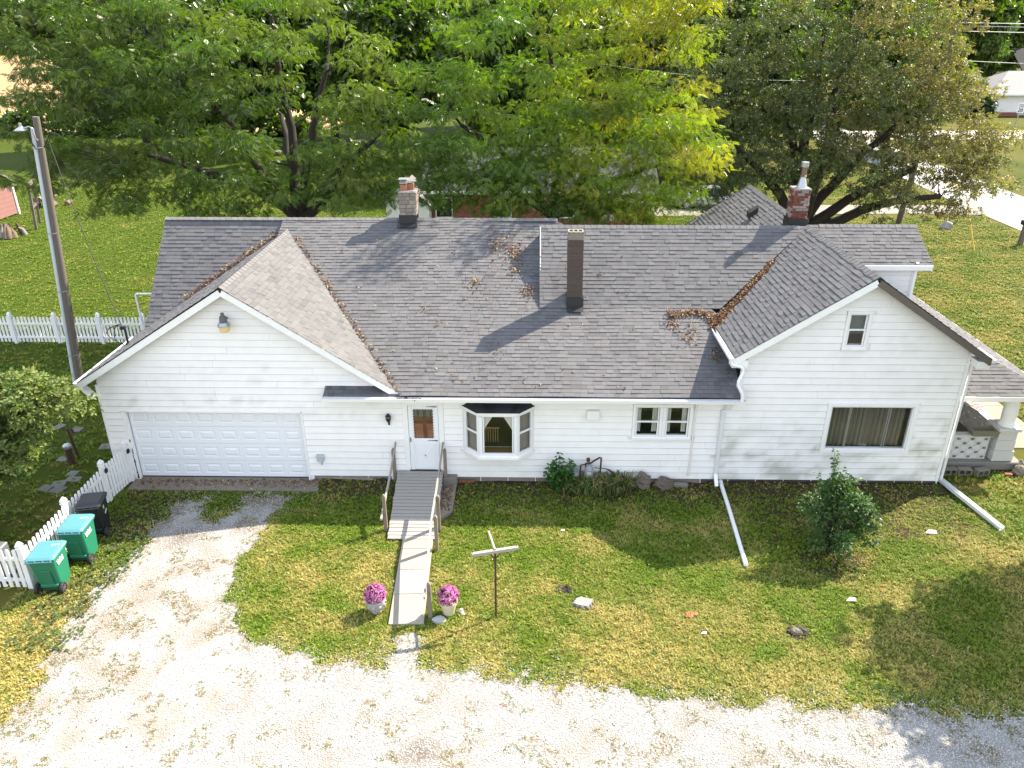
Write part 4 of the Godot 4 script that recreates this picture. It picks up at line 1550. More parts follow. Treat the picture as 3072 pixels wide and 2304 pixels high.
func chimneys() -> void:
	# tall narrow chimney of brown blocks on the front slope
	var c := Node3D.new()
	c.name = "chimney"
	H.add_child(c)
	var z := -2.90
	var y := 4.42
	var fl := B.new()
	fl.box(V(1.455, 4.60, z), V(0.50, 0.42, 0.50))
	fl.box(V(1.455, 4.50, -2.58), V(0.48, 0.012, 0.30), Basis(Vector3.RIGHT, 0.44))
	obj("flashing", fl, M.flash, c)
	y = 4.79
	for k in 9:
		var b := B.new()
		b.col = jit(Color(0.155, 0.118, 0.10), 0.06)
		b.bevel(V(1.445 - k * 0.003, y + 0.0965, z), V(0.455, 0.190, 0.44), 0.006)
		if k < 9: obj("block", b, M.rock, c)
		y += 0.1945
	var mt := B.new()
	mt.col = Color(0.20, 0.165, 0.145)
	mt.box(V(1.435, 5.66, z), V(0.435, 1.76, 0.42))
	obj("mortar", mt, M.rock, c)
	var cap := B.new()
	cap.col = Color(0.42, 0.38, 0.31)
	var yt := y + 0.115
	var zz := z
	cap.box(V(1.42, yt - 0.02, zz), V(0.44, 0.19, 0.38))
	for q in [[-0.2, 0.045], [-0.067, 0.04], [0.067, 0.04], [0.2, 0.045]]:
		cap.box(V(1.42 + q[0], yt + 0.095, zz), V(q[1], 0.04, 0.40))
	for s in [-1.0, 1.0]:
		cap.box(V(1.42, yt + 0.0955, zz + s * 0.155), V(0.44, 0.038, 0.09))
	cap.bevel(V(1.42, yt - 0.02, zz), V(0.45, 0.20, 0.40), 0.01)
	obj("cap_block", cap, M.rock, c)
	var hole := B.new()
	for k in 3:
		hole.box(V(1.42 + (k - 1) * 0.133, yt + 0.083, zz), V(0.092, 0.006, 0.20))
	obj("flue", hole, M.dark, c)

	# pale stone chimney on the ridge
	var s := Node3D.new()
	s.name = "chimney_001"
	H.add_child(s)
	var f2 := B.new()
	f2.box(V(-3.96, 6.22, -6.45), V(0.57, 0.50, 0.62))
	f2.box(V(-3.96, 6.17, -6.06), V(0.66, 0.012, 0.26), Basis(Vector3.RIGHT, 0.44))
	obj("flashing", f2, M.flash, s)
	var m2 := B.new()
	m2.col = Color(0.33, 0.28, 0.24)
	m2.box(V(-3.93, 6.78, -6.45), V(0.53, 0.66, 0.58))
	obj("mortar", m2, M.rock, s)
	var yy := 6.47
	for r in 6:
		var h: float = [0.10, 0.13, 0.12, 0.15, 0.10, 0.12][r]
		for side in 4:
			var L := 0.55 if side % 2 == 0 else 0.60
			var t := 0.0
			while t < L - 0.03:
				var w := minf(L - t, rr(0.12, 0.32))
				if L - t - w < 0.08: w = L - t
				var b := B.new()
				b.col = jit(Color(0.50, 0.43, 0.37), 0.18)
				var mid_ := t + w * 0.5 - L * 0.5
				var size := V(w - 0.014, h - 0.014, 0.05)
				var an := [0.0, PI / 2, PI, -PI / 2]
				var bs := Basis(Vector3.UP, an[side])
				b.bevel(V(-3.93, yy + h * 0.5, -6.45) + bs * V(mid_, 0, (0.60 if side % 2 == 0 else 0.55) * 0.5 - 0.012 + rr(-0.006, 0.01)), size, 0.01, bs)
				obj("stone", b, M.rock, s)
				t += w
		yy += h
	var top := B.new()
	top.col = Color(0.46, 0.41, 0.36)
	top.bevel(V(-3.93, yy + 0.02, -6.45), V(0.60, 0.06, 0.66), 0.02)
	obj("crown", top, M.rock, s)
	var pots := B.new()
	for p in [[-4.07, -6.42], [-3.86, -6.60]]:
		pots.box(V(p[0], yy + 0.14, p[1]), V(0.21, 0.22, 0.21))
	obj("flue_pot", pots, M.clay, s)
	var cp := B.new()
	cp.bevel(V(-4.06, yy + 0.42, -6.42), V(0.32, 0.03, 0.32), 0.01)
	cp.bevel(V(-4.06, yy + 0.30, -6.42), V(0.26, 0.05, 0.26), 0.01)
	for q in [[-1, -1], [1, -1], [1, 1], [-1, 1]]:
		cp.box(V(-4.06 + q[0] * 0.10, yy + 0.36, -6.42 + q[1] * 0.10), V(0.02, 0.12, 0.02))
	cp.bevel(V(-3.86, yy + 0.33, -6.60), V(0.28, 0.03, 0.28), 0.01)
	obj("cap", cp, M.steel, s)

	# weathered red brick chimney with a metal pipe, where the right ridges meet
	var t2 := Node3D.new()
	t2.name = "chimney_002"
	H.add_child(t2)
	var bx := 8.63
	var bz := -5.55
	var f3 := B.new()
	f3.box(V(bx, 6.38, bz), V(0.60, 0.42, 0.62))
	obj("flashing", f3, M.flash, t2)
	var m3 := B.new()
	m3.col = Color(0.50, 0.44, 0.40)
	m3.box(V(bx, 7.02, bz), V(0.475, 0.90, 0.475))
	obj("mortar", m3, M.rock, t2)
	for r in 11:
		var y0 := 6.60 + r * 0.079
		for side in 4:
			var bs := Basis(Vector3.UP, side * PI / 2)
			var off := 0.0 if r % 2 == 0 else 0.11
			var x := -0.25 + off
			if off > 0: brick(t2, bs, bx, y0, bz, -0.25, 0.11)
			while x < 0.24:
				brick(t2, bs, bx, y0, bz, x, minf(0.22, 0.25 - x))
				x += 0.22
	var cr := B.new()
	cr.col = Color(0.48, 0.46, 0.44)
	cr.bevel(V(bx, 7.49, bz), V(0.54, 0.07, 0.54), 0.015)
	obj("crown", cr, M.rock, t2)
	var pipe := B.new()
	pipe.lathe(PackedVector2Array([Vector2(0.17, 0.0), Vector2(0.15, 0.05), Vector2(0.085, 0.30), Vector2(0.08, 0.34)]), V(bx + 0.03, 7.52, bz), 16)
	pipe.lathe(PackedVector2Array([Vector2(0.10, 0.56), Vector2(0.115, 0.58), Vector2(0.115, 0.72), Vector2(0.0, 0.74)]), V(bx + 0.03, 7.58, bz), 16)
	obj("pipe", pipe, M.steel, t2)
	var rp := B.new()
	rp.lathe(PackedVector2Array([Vector2(0.10, 0.33), Vector2(0.10, 0.36), Vector2(0.075, 0.37), Vector2(0.075, 0.63)]), V(bx + 0.03, 7.52, bz), 16)
	obj("rusty_pipe", rp, with_tex(mat(0.36, 0.22, 0.15, 0.6, 0.3), M.hard, 3.0), t2)


func brick(parent: Node, bs: Basis, bx: float, y0: float, bz: float, x: float, w: float) -> void:
	if w < 0.04 or rng.randf() < 0.05: return
	var b := B.new()
	b.col = jit(Color(0.30, 0.085, 0.06), 0.25) if rng.randf() < 0.68 else jit(Color(0.52, 0.44, 0.40), 0.15)
	b.bevel(V(bx, y0 + 0.033, bz) + bs * V(x + w * 0.5, 0, 0.236 + rr(-0.004, 0.006)), V(w - 0.012, 0.066, 0.05), 0.004, bs)
	obj("brick", b, M.rock, parent)


# ------------------------------------------------------------------ porch
func porch() -> void:
	var p := Node3D.new()
	p.name = "porch"
	H.add_child(p)
	var xe := 15.25
	var ze := -0.85
	var zb := -11.4
	# roof: front slope with a hip, east slope
	rest = B.new()
	var keep := roof_node
	var dk := B.new()
	dk.col = Color(0.12, 0.12, 0.13)
	var a := V(11.95, 2.5, ze); var b_ := V(xe, 2.5, ze); var c := V(11.95, 3.95, ze - 3.3); var d := V(11.95, 3.95, zb + 1.0); var e := V(xe, 2.5, zb)
	deck(dk, PackedVector3Array([a, b_, c]), 0.08)
	deck(dk, PackedVector3Array([b_, e, d, c]), 0.08)
	obj("porch_roof", dk, M.shingle, p)
	var f := V(0, 1.45, -3.3)
	shingle_plane(a, Vector3.RIGHT, f.normalized(), PackedVector2Array([Vector2(0.05, 0), Vector2(3.3, 0), Vector2(0.05, f.length())]))
	var g := V(-3.3, 1.45, 0)
	shingle_plane(V(xe, 2.5, ze), V(0, 0, -1), g.normalized(), PackedVector2Array([Vector2(0, 0), Vector2(10.5, 0), Vector2(9.6, g.length()), Vector2(3.3, g.length())]))
	tag(obj("shingles", rest, M.shingle, p), "", "", "", "stuff")
	roof_node = keep
	var cp := Node3D.new()
	cp.name = "hip"
	p.add_child(cp)
	var hd := (c - b_).normalized()
	caps(b_, c + V(0.1, 0, 0), V(0, -0.4, 1).normalized(), V(1, -0.4, 0).normalized(), cp)
	var tr := B.new()
	tr.box(V((11.96 + xe) * 0.5, 2.43, ze + 0.01), V(xe - 11.96, 0.14, 0.04))
	tr.box(V(xe + 0.01, 2.43, (ze + zb) * 0.5), V(0.04, 0.14, ze - zb))
	tr.box(V((11.96 + xe) * 0.5, 2.35, -1.30), V(xe - 11.96, 0.03, 0.9))
	obj("fascia", tr, M.trim, p)
	# floor slab
	var sl := B.new()
	sl.col = Color(0.62, 0.66, 0.70)
	sl.bevel(V(13.42, 0.16, -4.6), V(2.86, 0.26, 7.4), 0.02)
	obj("floor_slab", sl, M.concrete, p)
	# pierced block wall: front and right
	var hollow := func(o: Vector3, turn: float, dark: float) -> void:
		var b := B.new()
		b.col = jit(Color(dark, dark, dark * 0.98), 0.05)
		var bs := Basis(Vector3.UP, turn)
		var w := 0.20
		var h := 0.148
		var t := 0.19
		for s in [-1.0, 1.0]:
			b.box(o + bs * V(s * (w * 0.5 - 0.022), 0, 0), V(0.044, h, t), bs)
			b.box(o + V(0, s * (h * 0.5 - 0.018), 0), V(w - 0.088, 0.036, t), bs)
		obj("pierced_block", b, M.painted_block, p)
	var solid := func(o: Vector3, s: Vector3, k: float) -> void:
		var b := B.new()
		b.col = jit(Color(k, k, k * 0.98), 0.05)
		b.bevel(o, s, 0.008)
		obj("block", b, M.painted_block, p)
	for r in 5:
		var y := 0.365 + r * 0.150
		for i in 9:
			var x := 12.12 + i * 0.203
			if (i + r) % 2 == 0: hollow.call(V(x, y, -1.22), 0.0, 0.74)
			else: solid.call(V(x, y, -1.22), V(0.20, 0.148, 0.19), 0.80)
		for i in 26:
			var z := -1.75 - i * 0.203
			if (i + r) % 2 == 0: hollow.call(V(14.40, y, z), PI / 2, 0.85)
			else: solid.call(V(14.40, y, z), V(0.19, 0.148, 0.20), 0.85)
	for i in 4: solid.call(V(12.30 + i * 0.46, 1.07, -1.22), V(0.455, 0.06, 0.25), 0.72)
	for i in 9: solid.call(V(14.40, 1.07, -1.9 - i * 0.60), V(0.26, 0.06, 0.595), 0.76)
	# pier and column at the corner
	for q in [[0.30, 0.34, 0.62], [0.64, 0.34, 0.56], [0.98, 0.34, 0.54]]:
		solid.call(V(14.27, q[0] + 0.17, -1.28), V(q[2], q[1] - 0.005, q[2]), 0.76)
	solid.call(V(14.27, 1.34, -1.28), V(0.66, 0.10, 0.66), 0.78)
	var col := B.new()
	col.lathe(PackedVector2Array([Vector2(0.24, 0), Vector2(0.24, 0.06), Vector2(0.19, 0.09), Vector2(0.205, 0.4), Vector2(0.19, 0.8), Vector2(0.17, 0.9), Vector2(0.22, 0.95)]), V(14.30, 1.39, -1.28), 20)
	obj("column", col, M.trim, p)
	var col2 := B.new()
	col2.lathe(PackedVector2Array([Vector2(0.24, 0), Vector2(0.19, 0.09), Vector2(0.205, 0.5), Vector2(0.17, 1.0), Vector2(0.22, 1.05)]), V(14.40, 1.32, -7.4), 16)
	obj("column", col2, M.trim, p)

	# things on and beside the porch wall
	var tr2 := B.new()
	tr2.col = Color(0.36, 0.33, 0.26)
	var o := V(13.60, 1.105, -1.16)
	for s in [[0.33, 0.40]]:
		var bt := 0.0
		var lo := [V(-0.34, 0, 0.13), V(0.34, 0, 0.13), V(0.34, 0, -0.13), V(-0.34, 0, -0.13)]
		var hi := [V(-0.42, 0.20, 0.19), V(0.42, 0.20, 0.19), V(0.42, 0.20, -0.19), V(-0.42, 0.20, -0.19)]
		var ih := [V(-0.38, 0.20, 0.15), V(0.38, 0.20, 0.15), V(0.38, 0.20, -0.15), V(-0.38, 0.20, -0.15)]
		var il := [V(-0.32, 0.08, 0.11), V(0.32, 0.08, 0.11), V(0.32, 0.08, -0.11), V(-0.32, 0.08, -0.11)]
		for i in 4:
			var j := (i + 1) % 4
			tr2.quad(o + lo[i], o + lo[j], o + hi[j], o + hi[i])
			tr2.quad(o + hi[i], o + hi[j], o + ih[j], o + ih[i])
			tr2.quad(o + ih[i], o + ih[j], o + il[j], o + il[i])
		tr2.quad(o + il[0], o + il[1], o + il[2], o + il[3])
	tag(obj("planter_trough", tr2, M.rock), "empty grey rectangular planter trough on the porch wall", "planter")
	var sg := thing("sign_board", "red and white sign board lying on the porch wall", "sign", V(14.40, 1.12, -3.0), 0.25)
	var sb := B.new()
	sb.bevel(V(0, 0, 0), V(0.44, 0.03, 0.62), 0.006)
	obj("board", sb, M.trim, sg)
	var sr := B.new()
	sr.col = Color(0.30, 0.06, 0.04)
	sr.box(V(0, 0.017, 0), V(0.38, 0.004, 0.56))
	obj("red_face", sr, M.paint, sg)
	var sl2 := B.new()
	sl2.col = Color(0.8, 0.78, 0.72)
	for q in [[-0.09, -0.2, 0.12, 0.03], [0.08, -0.2, 0.12, 0.03], [-0.09, -0.13, 0.12, 0.03], [-0.14, -0.165, 0.03, 0.09], [0.03, -0.165, 0.03, 0.09], [0.13, -0.13, 0.08, 0.03], [-0.1, 0.02, 0.03, 0.13], [-0.02, 0.0, 0.08, 0.03], [0.05, 0.03, 0.03, 0.13], [0.12, 0.0, 0.06, 0.03], [0.0, 0.18, 0.26, 0.05]]:
		sl2.box(V(q[0], 0.021, q[1]), V(q[2], 0.004, q[3]))
	obj("lettering", sl2, M.paint, sg)
	for i in 3:
		var cb := thing("cinder_block", ["grey hollow concrete block at the house corner, leftmost of three", "grey hollow concrete block, middle of three before the porch", "grey hollow concrete block tilted, rightmost of three before the porch"][i], "concrete block", V(12.62 + i * 0.44 + (0.06 if i == 2 else 0.0), 0.02, -0.68 + (0.03 if i == 2 else 0.0)), [0.05, -0.06, 0.22][i], "hollow concrete blocks before the porch")
		var bb := B.new()
		bb.col = jit(Color(0.85, 0.82, 0.76), 0.08)
		for s in [-1.0, 0.0, 1.0]:
			bb.box(V(s * 0.18, 0.10, 0), V(0.035, 0.20, 0.19))
		for s in [-1.0, 1.0]:
			bb.box(V(-0.09, 0.10 + s * 0.083, 0), V(0.145, 0.034, 0.19))
			bb.box(V(0.09, 0.10 + s * 0.083, 0), V(0.145, 0.034, 0.19))
		bb.box(V(0, 0.10, -0.088), V(0.38, 0.15, 0.012))
		obj("block", bb, M.block, cb)
	var rk := B.new()
	rk.col = Color(0.42, 0.37, 0.30)
	rk.lump(V(0, 0.1, 0), V(0.22, 0.17, 0.19), mid, 0.5, 0.07, 8, 12)
	var rko := obj("boulder", rk, M.rock)
	rko.position = V(14.75, 0, -0.75)
	tag(rko, "tan rounded boulder at the porch corner", "rock")
	var bk := B.new()
	bk.col = Color(1.2, 1.3, 1.3)
	bk.bevel(Vector3.ZERO, V(0.2, 0.07, 0.1), 0.006)
	var bo := obj("loose_brick", bk, M.brick)
	bo.position = V(14.35, 0.05, -0.62)
	bo.rotation = V(0.1, -0.3, 0.1)
	tag(bo, "single red brick lying between the concrete blocks and the boulder", "brick")
	var wt := B.new()
	wt.col = Color(0.7, 0.66, 0.58)
	wt.tube(PackedVector3Array([V(14.85, 0.35, -1.0), V(14.95, 0.12, -0.85), V(15.25, 0.05, -0.75)]), PackedFloat32Array([0.04, 0.05, 0.02]), 7)
	tag(obj("driftwood", wt, M.oldwood), "bleached piece of wood leaning at the porch pier", "driftwood")
	# pavement east of the porch
	var pv := tag(Node3D.new(), "tan concrete walk beyond the porch", "footpath", "", "structure")
	pv.name = "porch_walk"; add_child(pv)
	for i in 7:
		var b := B.new()
		b.col = jit(Color(0.9, 0.83, 0.72), 0.05)
		b.bevel(V(16.1, 0.012, -3.0 - i * 1.5), V(1.3, 0.06, 1.488), 0.008)
		obj("slab", b, M.concrete, pv)


# ------------------------------------------------------------------ ramp, yard
func post_shape(b: B, base: Vector3, h: float, w := 0.09) -> void:     # a square post with a bevelled top
	b.bevel(base + V(0, h * 0.5 - 0.02, 0), V(w, h - 0.04, w), 0.005)
	var t := base + V(0, h - 0.04, 0)
	var k := w * 0.5 - 0.004
	var q := [t + V(-k, 0, k), t + V(k, 0, k), t + V(k, 0, -k), t + V(-k, 0, -k)]
	var r := [t + V(-k * 0.35, 0.05, k * 0.8), t + V(k * 0.35, 0.05, k * 0.8), t + V(k * 0.35, 0.05, -k * 0.8), t + V(-k * 0.35, 0.05, -k * 0.8)]
	for i in 4:
		b.quad(q[i], q[(i + 1) % 4], r[(i + 1) % 4], r[i])
	b.quad(r[0], r[1], r[2], r[3])


func ramp() -> void:
	var r := thing("wooden_ramp", "weathered grey wooden ramp with handrails up to the front door", "ramp")
	var n := 20
	for i in n:
		var f := (i + 0.5) / n
		var p := V(lerpf(-3.04, -2.95, f), lerpf(0.43, 0.045, f), lerpf(0.10, 2.84, f))
		var b := B.new()
		var c := rr(0.95, 1.9)
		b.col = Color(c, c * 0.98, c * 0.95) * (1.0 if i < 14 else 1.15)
		b.bevel(p, V(lerpf(1.32, 1.26, f) + rr(-0.02, 0.02), 0.035, 0.121), 0.004, Basis(Vector3.RIGHT, 0.139))
		obj("plank", b, M.oldwood, r)
	var st := B.new()
	for x in [-3.62, -2.42]:
		st.beam(V(x, 0.36, 0.06), V(x + 0.06, -0.02, 2.80), 0.04, 0.10)
	obj("stringer", st, M.wood, r)
	for q in [[-3.80, 0.07, 1.16], [-3.68, 2.40, 1.12], [-2.30, 0.21, 1.24], [-2.27, 2.39, 1.10], [-2.24, 3.22, 1.05], [-2.12, 5.69, 1.00]]:
		var b := B.new()
		b.col = jit(Color(0.62, 0.56, 0.46), 0.1)
		post_shape(b, V(q[0], 0, q[1]), q[2])
		obj("post", b, M.oldwood, r)
	var pc := B.new()
	pc.box(V(-2.30, 0.10, 0.27), V(0.12, 0.2, 0.03))
	obj("post_bracket", pc, M.steel, r)
	for s in [[V(-3.70, 1.38, 0.10), V(-3.72, 0.93, 1.2)], [V(-3.72, 0.93, 1.2), V(-3.745, 0.50, 2.62)], [V(-2.355, 1.34, 0.05), V(-2.345, 1.02, 2.1)], [V(-2.345, 1.02, 2.1), V(-2.33, 0.98, 3.3)], [V(-2.33, 0.98, 3.3), V(-2.20, 0.76, 5.92)]]:
		var b := B.new()
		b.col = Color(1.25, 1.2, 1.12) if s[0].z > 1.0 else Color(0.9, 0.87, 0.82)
		b.beam(s[0], s[1], 0.042, 0.09)
		obj("handrail", b, M.oldwood, r)


func lathe_obj(called: String, prof: Array, m: Material, parent: Node, col := Color.WHITE, segs := 22) -> void:
	var b := B.new()
	b.col = col
	var q := PackedVector2Array()
	for p in prof: q.append(Vector2(p[0], p[1]))
	b.lathe(q, Vector3.ZERO, segs)
	obj(called, b, m, parent)


func mums(parent: Node, y: float, r: float) -> void:              # a mound of chrysanthemums
	var leaf := leaf_mesh(0.5, 0.3)
	var pl := []
	var cl := PackedColorArray()
	for i in 700:
		var d := V(rr(-1, 1), rr(-0.35, 1), rr(-1, 1)).normalized()
		var p := d * r * rr(0.55, 0.93)
		pl.append(Transform3D(Basis.from_euler(V(rr(-1, 1), rr(0, TAU), rr(-1, 1))).scaled(Vector3.ONE * rr(0.035, 0.06)), V(0, y, 0) + p))
		cl.append(jit(Color(0.035, 0.06, 0.018), 0.3))
	tag(many("foliage", leaf, M.leaf, pl, cl, parent), "", "", "", "stuff")
	var f := B.new()
	for k in 9:
		var a := TAU * k / 9
		var a2 := TAU * (k + 0.62) / 9
		var a3 := TAU * (k + 0.31) / 9
		f.tri(V(0, 0.10, 0), V(cos(a), 0.30, -sin(a)), V(cos(a2), 0.30, -sin(a2)))
		f.tri(V(0, 0.22, 0), V(cos(a3) * 0.6, 0.55, -sin(a3) * 0.6), V(cos(a3 + 0.45) * 0.6, 0.55, -sin(a3 + 0.45) * 0.6))
	pl = []
	cl = PackedColorArray()
	for i in 420:
		var t := acos(rr(-0.28, 1.0))
		var ph := rr(0, TAU)
		var d := V(sin(t) * cos(ph), cos(t), sin(t) * sin(ph))
		var p := d * r * rr(0.92, 1.03)
		var x := d.cross(Vector3.FORWARD if absf(d.z) < 0.9 else Vector3.RIGHT).normalized()
		pl.append(Transform3D(Basis(x, d, x.cross(d)).scaled(Vector3.ONE * rr(0.014, 0.024)), V(0, y, 0) + p))
		cl.append(jit(Color(0.56, 0.13, 0.40), 0.3))
	tag(many("blooms", f.mesh(), M.petal, pl, cl, parent), "", "", "", "stuff")


func leaf_mesh(half: float, fold: float) -> ArrayMesh:            # one simple oval leaf of unit length along +x
	var b := B.new()
	var h := half * 0.5
	var pts := [V(0, 0, 0), V(0.35, 0, 0), V(0.7, 0, 0), V(1, -0.05, 0)]
	for s in [1.0, -1.0]:
		var e := [V(0.3, fold * h, h * s), V(0.68, fold * h * 0.8, h * 0.8 * s)]
		if s > 0:
			b.tri(pts[0], e[0], pts[1]); b.quad(pts[1], e[0], e[1], pts[2]); b.tri(pts[2], e[1], pts[3])
		else:
			b.tri(pts[0], pts[1], e[0]); b.quad(pts[1], pts[2], e[1], e[0]); b.tri(pts[2], pts[3], e[1])
	return b.mesh()


func yard_things() -> void:
	M.petal = mat(1, 1, 1, 0.7)
	M.petal.backlight_enabled = true
	M.petal.backlight = Color(0.6, 0.3, 0.5)
	# the two mum planters at the foot of the walk
	var a := thing("flower_planter", "pink mums in a grey ornamented urn left of the walk", "planter", V(-3.38, 0, 5.52), 0.3, "pink mum planters at the end of the walk")
	lathe_obj("pot", [[0.10, 0.0], [0.12, 0.05], [0.09, 0.08], [0.16, 0.12], [0.20, 0.22], [0.215, 0.34], [0.23, 0.36], [0.23, 0.40], [0.20, 0.40], [0.19, 0.34], [0.0, 0.33]], M.rock, a, Color(0.62, 0.62, 0.62))
	var sw := B.new()
	sw.col = Color(0.60, 0.60, 0.60)
	for k in 10:
		var an := TAU * k / 10
		sw.lump(V(cos(an) * 0.205, 0.27, sin(an) * 0.205), V(0.04, 0.05, 0.04), mid, 0.2, 0.05, 5, 7)
	obj("swag", sw, M.rock, a)
	mums(a, 0.50, 0.25)
	var c := thing("flower_planter", "pink mums in a cream round pot right of the last ramp post", "planter", V(-1.72, 0.03, 5.55), 0.0, "pink mum planters at the end of the walk")
	lathe_obj("pot", [[0.13, 0.0], [0.135, 0.02], [0.185, 0.28], [0.21, 0.29], [0.215, 0.36], [0.185, 0.36], [0.18, 0.30], [0.0, 0.29]], M.vinyl, c, Color(0.70, 0.62, 0.45))
	mums(c, 0.47, 0.25)
	var wb := B.new()
	wb.col = Color(0.72, 0.72, 0.70)
	wb.lump(V(0, 0.03, 0), V(0.17, 0.06, 0.12), mid, 0.5, 0.1, 6, 9)
	var wo := obj("white_stone", wb, M.rock)
	wo.position = V(-1.92, 0, 5.78)
	tag(wo, "white stone slab under the cream flower pot", "stone")
	var wb2 := B.new()
	wb2.col = Color(0.75, 0.75, 0.74)
	wb2.lump(V(0, 0.05, 0), V(0.06, 0.07, 0.05), mid, 0.5, 0.1, 6, 8)
	wb2.lump(V(0.05, 0.02, 0.06), V(0.05, 0.03, 0.05), mid, 0.5, 0.1, 5, 7)
	var wo2 := obj("white_figurine", wb2, M.rock)
	wo2.position = V(-1.44, 0, 5.52)
	tag(wo2, "small white broken garden ornament right of the cream pot", "ornament")

	# clothesline pole
	var t := thing("clothesline_pole", "rusty steel clothesline pole with a pale wooden cross arm", "clothesline pole", V(-0.64, 0, 5.64))
	var b := B.new()
	b.tube(PackedVector3Array([V(0, -0.1, 0), V(0, 1.84, 0)]), PackedFloat32Array([0.026, 0.025]), 10)
	b.tube(PackedVector3Array([V(0, 1.63, 0), V(-0.13, 1.79, 0.03)]), PackedFloat32Array([0.012, 0.012]), 6)
	b.tube(PackedVector3Array([V(0, 1.63, 0), V(0.13, 1.79, -0.03)]), PackedFloat32Array([0.012, 0.012]), 6)
	obj("post", b, M.rust, t)
	var cr := B.new()
	cr.col = Color(1.5, 1.38, 1.25)
	cr.beam(V(-0.50, 1.83, 0.13), V(0.50, 1.85, -0.11), 0.075, 0.07)
	obj("cross_arm", cr, M.oldwood, t)
	var c2 := B.new()
	c2.col = Color(1.4, 1.28, 1.15)
	c2.beam(V(0.0, 1.89, 0.02), V(-0.17, 1.86, -0.68), 0.04, 0.03)
	obj("back_arm", c2, M.oldwood, t)
	var hk := B.new()
	for x in [-0.48, 0.46]:
		hk.tube(PackedVector3Array([V(x, 1.86, -x * 0.24), V(x, 1.91, -x * 0.24)]), PackedFloat32Array([0.008, 0.008]), 6)
	obj("hook", hk, M.rust, t)

	# flat stone, soil patches are in the ground; small debris
	var fs := B.new()
	fs.col = Color(0.50, 0.45, 0.42)
	var ring := PackedVector3Array()
	for k in 11:
		var an := TAU * k / 11
		var rad := 0.21 + 0.03 * sin(k * 2.3)
		ring.append(V(cos(an) * rad, 0.10, -sin(an) * rad * 0.72))
	fs.prism(ring, V(0, -0.1, 0))
	for k in 11:
		fs.col = jit(Color(0.36, 0.32, 0.28), 0.2)
		fs.lump(ring[k] + V(0, -0.055, 0), V(0.05, 0.05, 0.05), mid, 0.5, 0.1, 4, 6)
	var fo := obj("flat_stone", fs, M.rock)
	fo.position = V(1.36, 0.0, 5.2)
	tag(fo, "flat grey tree stump or stone in the middle of the front lawn", "stone")
	for q in [[V(0.93, 0.0, 4.72), "dark clod of dug earth behind the flat stone", 0.10, Color(0.07, 0.05, 0.035)], [V(6.0, 0.0, 6.03), "grey stub with dark torn earth in the right front lawn", 0.16, Color(0.13, 0.10, 0.085)]]:
		var e := thing("earth_clod", q[1], "dirt clod", q[0])
		var eb := B.new()
		for k in 14:
			eb.col = jit(q[3], 0.5)
			eb.lump(V(rr(-0.2, 0.2), 0.02, rr(-0.12, 0.12)) * (q[2] / 0.13), V(rr(0.03, 0.08), rr(0.02, 0.05), rr(0.03, 0.07)), mid, 0.8, 0.1, 4, 7)
		obj("clod", eb, M.rock, e)
		if q[2] > 0.12:
			var sb := B.new()
			sb.col = Color(0.30, 0.26, 0.23)
			sb.lump(V(-0.03, 0.06, 0.0), V(0.11, 0.07, 0.08), mid, 0.5, 0.1, 6, 9)
			obj("stub", sb, M.rock, e)
	var pk := thing("rotten_pumpkin", "flattened orange pumpkin shards on the front lawn", "pumpkin", V(3.8, 0.0, 5.55))
	for k in 9:
		var pb := B.new()
		pb.col = jit(Color(0.62, 0.26, 0.10), 0.3)
		pb.lump(Vector3.ZERO, V(rr(0.04, 0.09), 0.018, rr(0.03, 0.06)), mid, 0.6, 0.1, 4, 8)
		var po := obj("shard", pb, M.rock, pk)
		po.position = V(rr(-0.13, 0.13), 0.035, rr(-0.09, 0.09))
		po.rotation = V(rr(-0.3, 0.3), rr(0, 6), rr(-0.3, 0.3))
	var i := 0
	for q in [V(10.7, 0.04, 2.26), V(7.6, 0.04, 4.95), V(3.95, 0.04, 6.1), V(1.0, 0.04, 2.35)]:
		var pb := B.new()
		pb.col = Color(0.8, 0.8, 0.78)
		var s: float = [0.16, 0.12, 0.07, 0.06][i]
		pb.prism(PackedVector3Array([V(-s, 0, s * 0.4), V(s * 0.8, 0.01, s * 0.6), V(s, 0.02, -s * 0.2), V(0, 0, -s * 0.6)]), V(0, -0.012, 0))
		var po := obj("litter_scrap", pb, M.vinyl)
		po.position = q
		tag(po, ["white scrap on the lawn near the drain trough", "white scrap in the grass left of the big bush shadow", "white scrap by the pumpkin shards", "tiny white scrap on the lawn before the gas meter"][i], "litter")
		i += 1

	# drain pipe and trough
	var dp := B.new()
	dp.col = Color(0.95, 0.95, 0.95)
	dp.tube(PackedVector3Array([V(5.68, 0.12, 0.02), V(5.62, 0.08, 1.4), V(5.47, 0.06, 3.78)]), PackedFloat32Array([0.058, 0.056, 0.056]), 14)
	dp.tube(PackedVector3Array([V(5.683, 0.125, -0.06), V(5.675, 0.12, 0.10)]), PackedFloat32Array([0.07, 0.07]), 14)
	tag(obj("drain_pipe", dp, M.vinyl), "long white drain pipe lying on the lawn under the downspout", "drain pipe")
	var tr := B.new()
	var ta := V(12.08, 0.10, -0.30)
	var tb := V(12.62, 0.03, 2.15)
	var dd := (tb - ta).normalized()
	var ts := dd.cross(Vector3.UP).normalized()
	tr.beam(ta, tb, 0.13, 0.012)
	for s in [-1.0, 1.0]:
		tr.beam(ta + ts * 0.065 * s + V(0, 0.045, 0), tb + ts * 0.065 * s + V(0, 0.045, 0), 0.008, 0.10)
	tag(obj("drain_trough", tr, M.gutter), "open white gutter piece lying on grass at the right house corner", "drain trough")
	var hose := B.new()
	hose.col = Color(1.5, 1.2, 1.1)
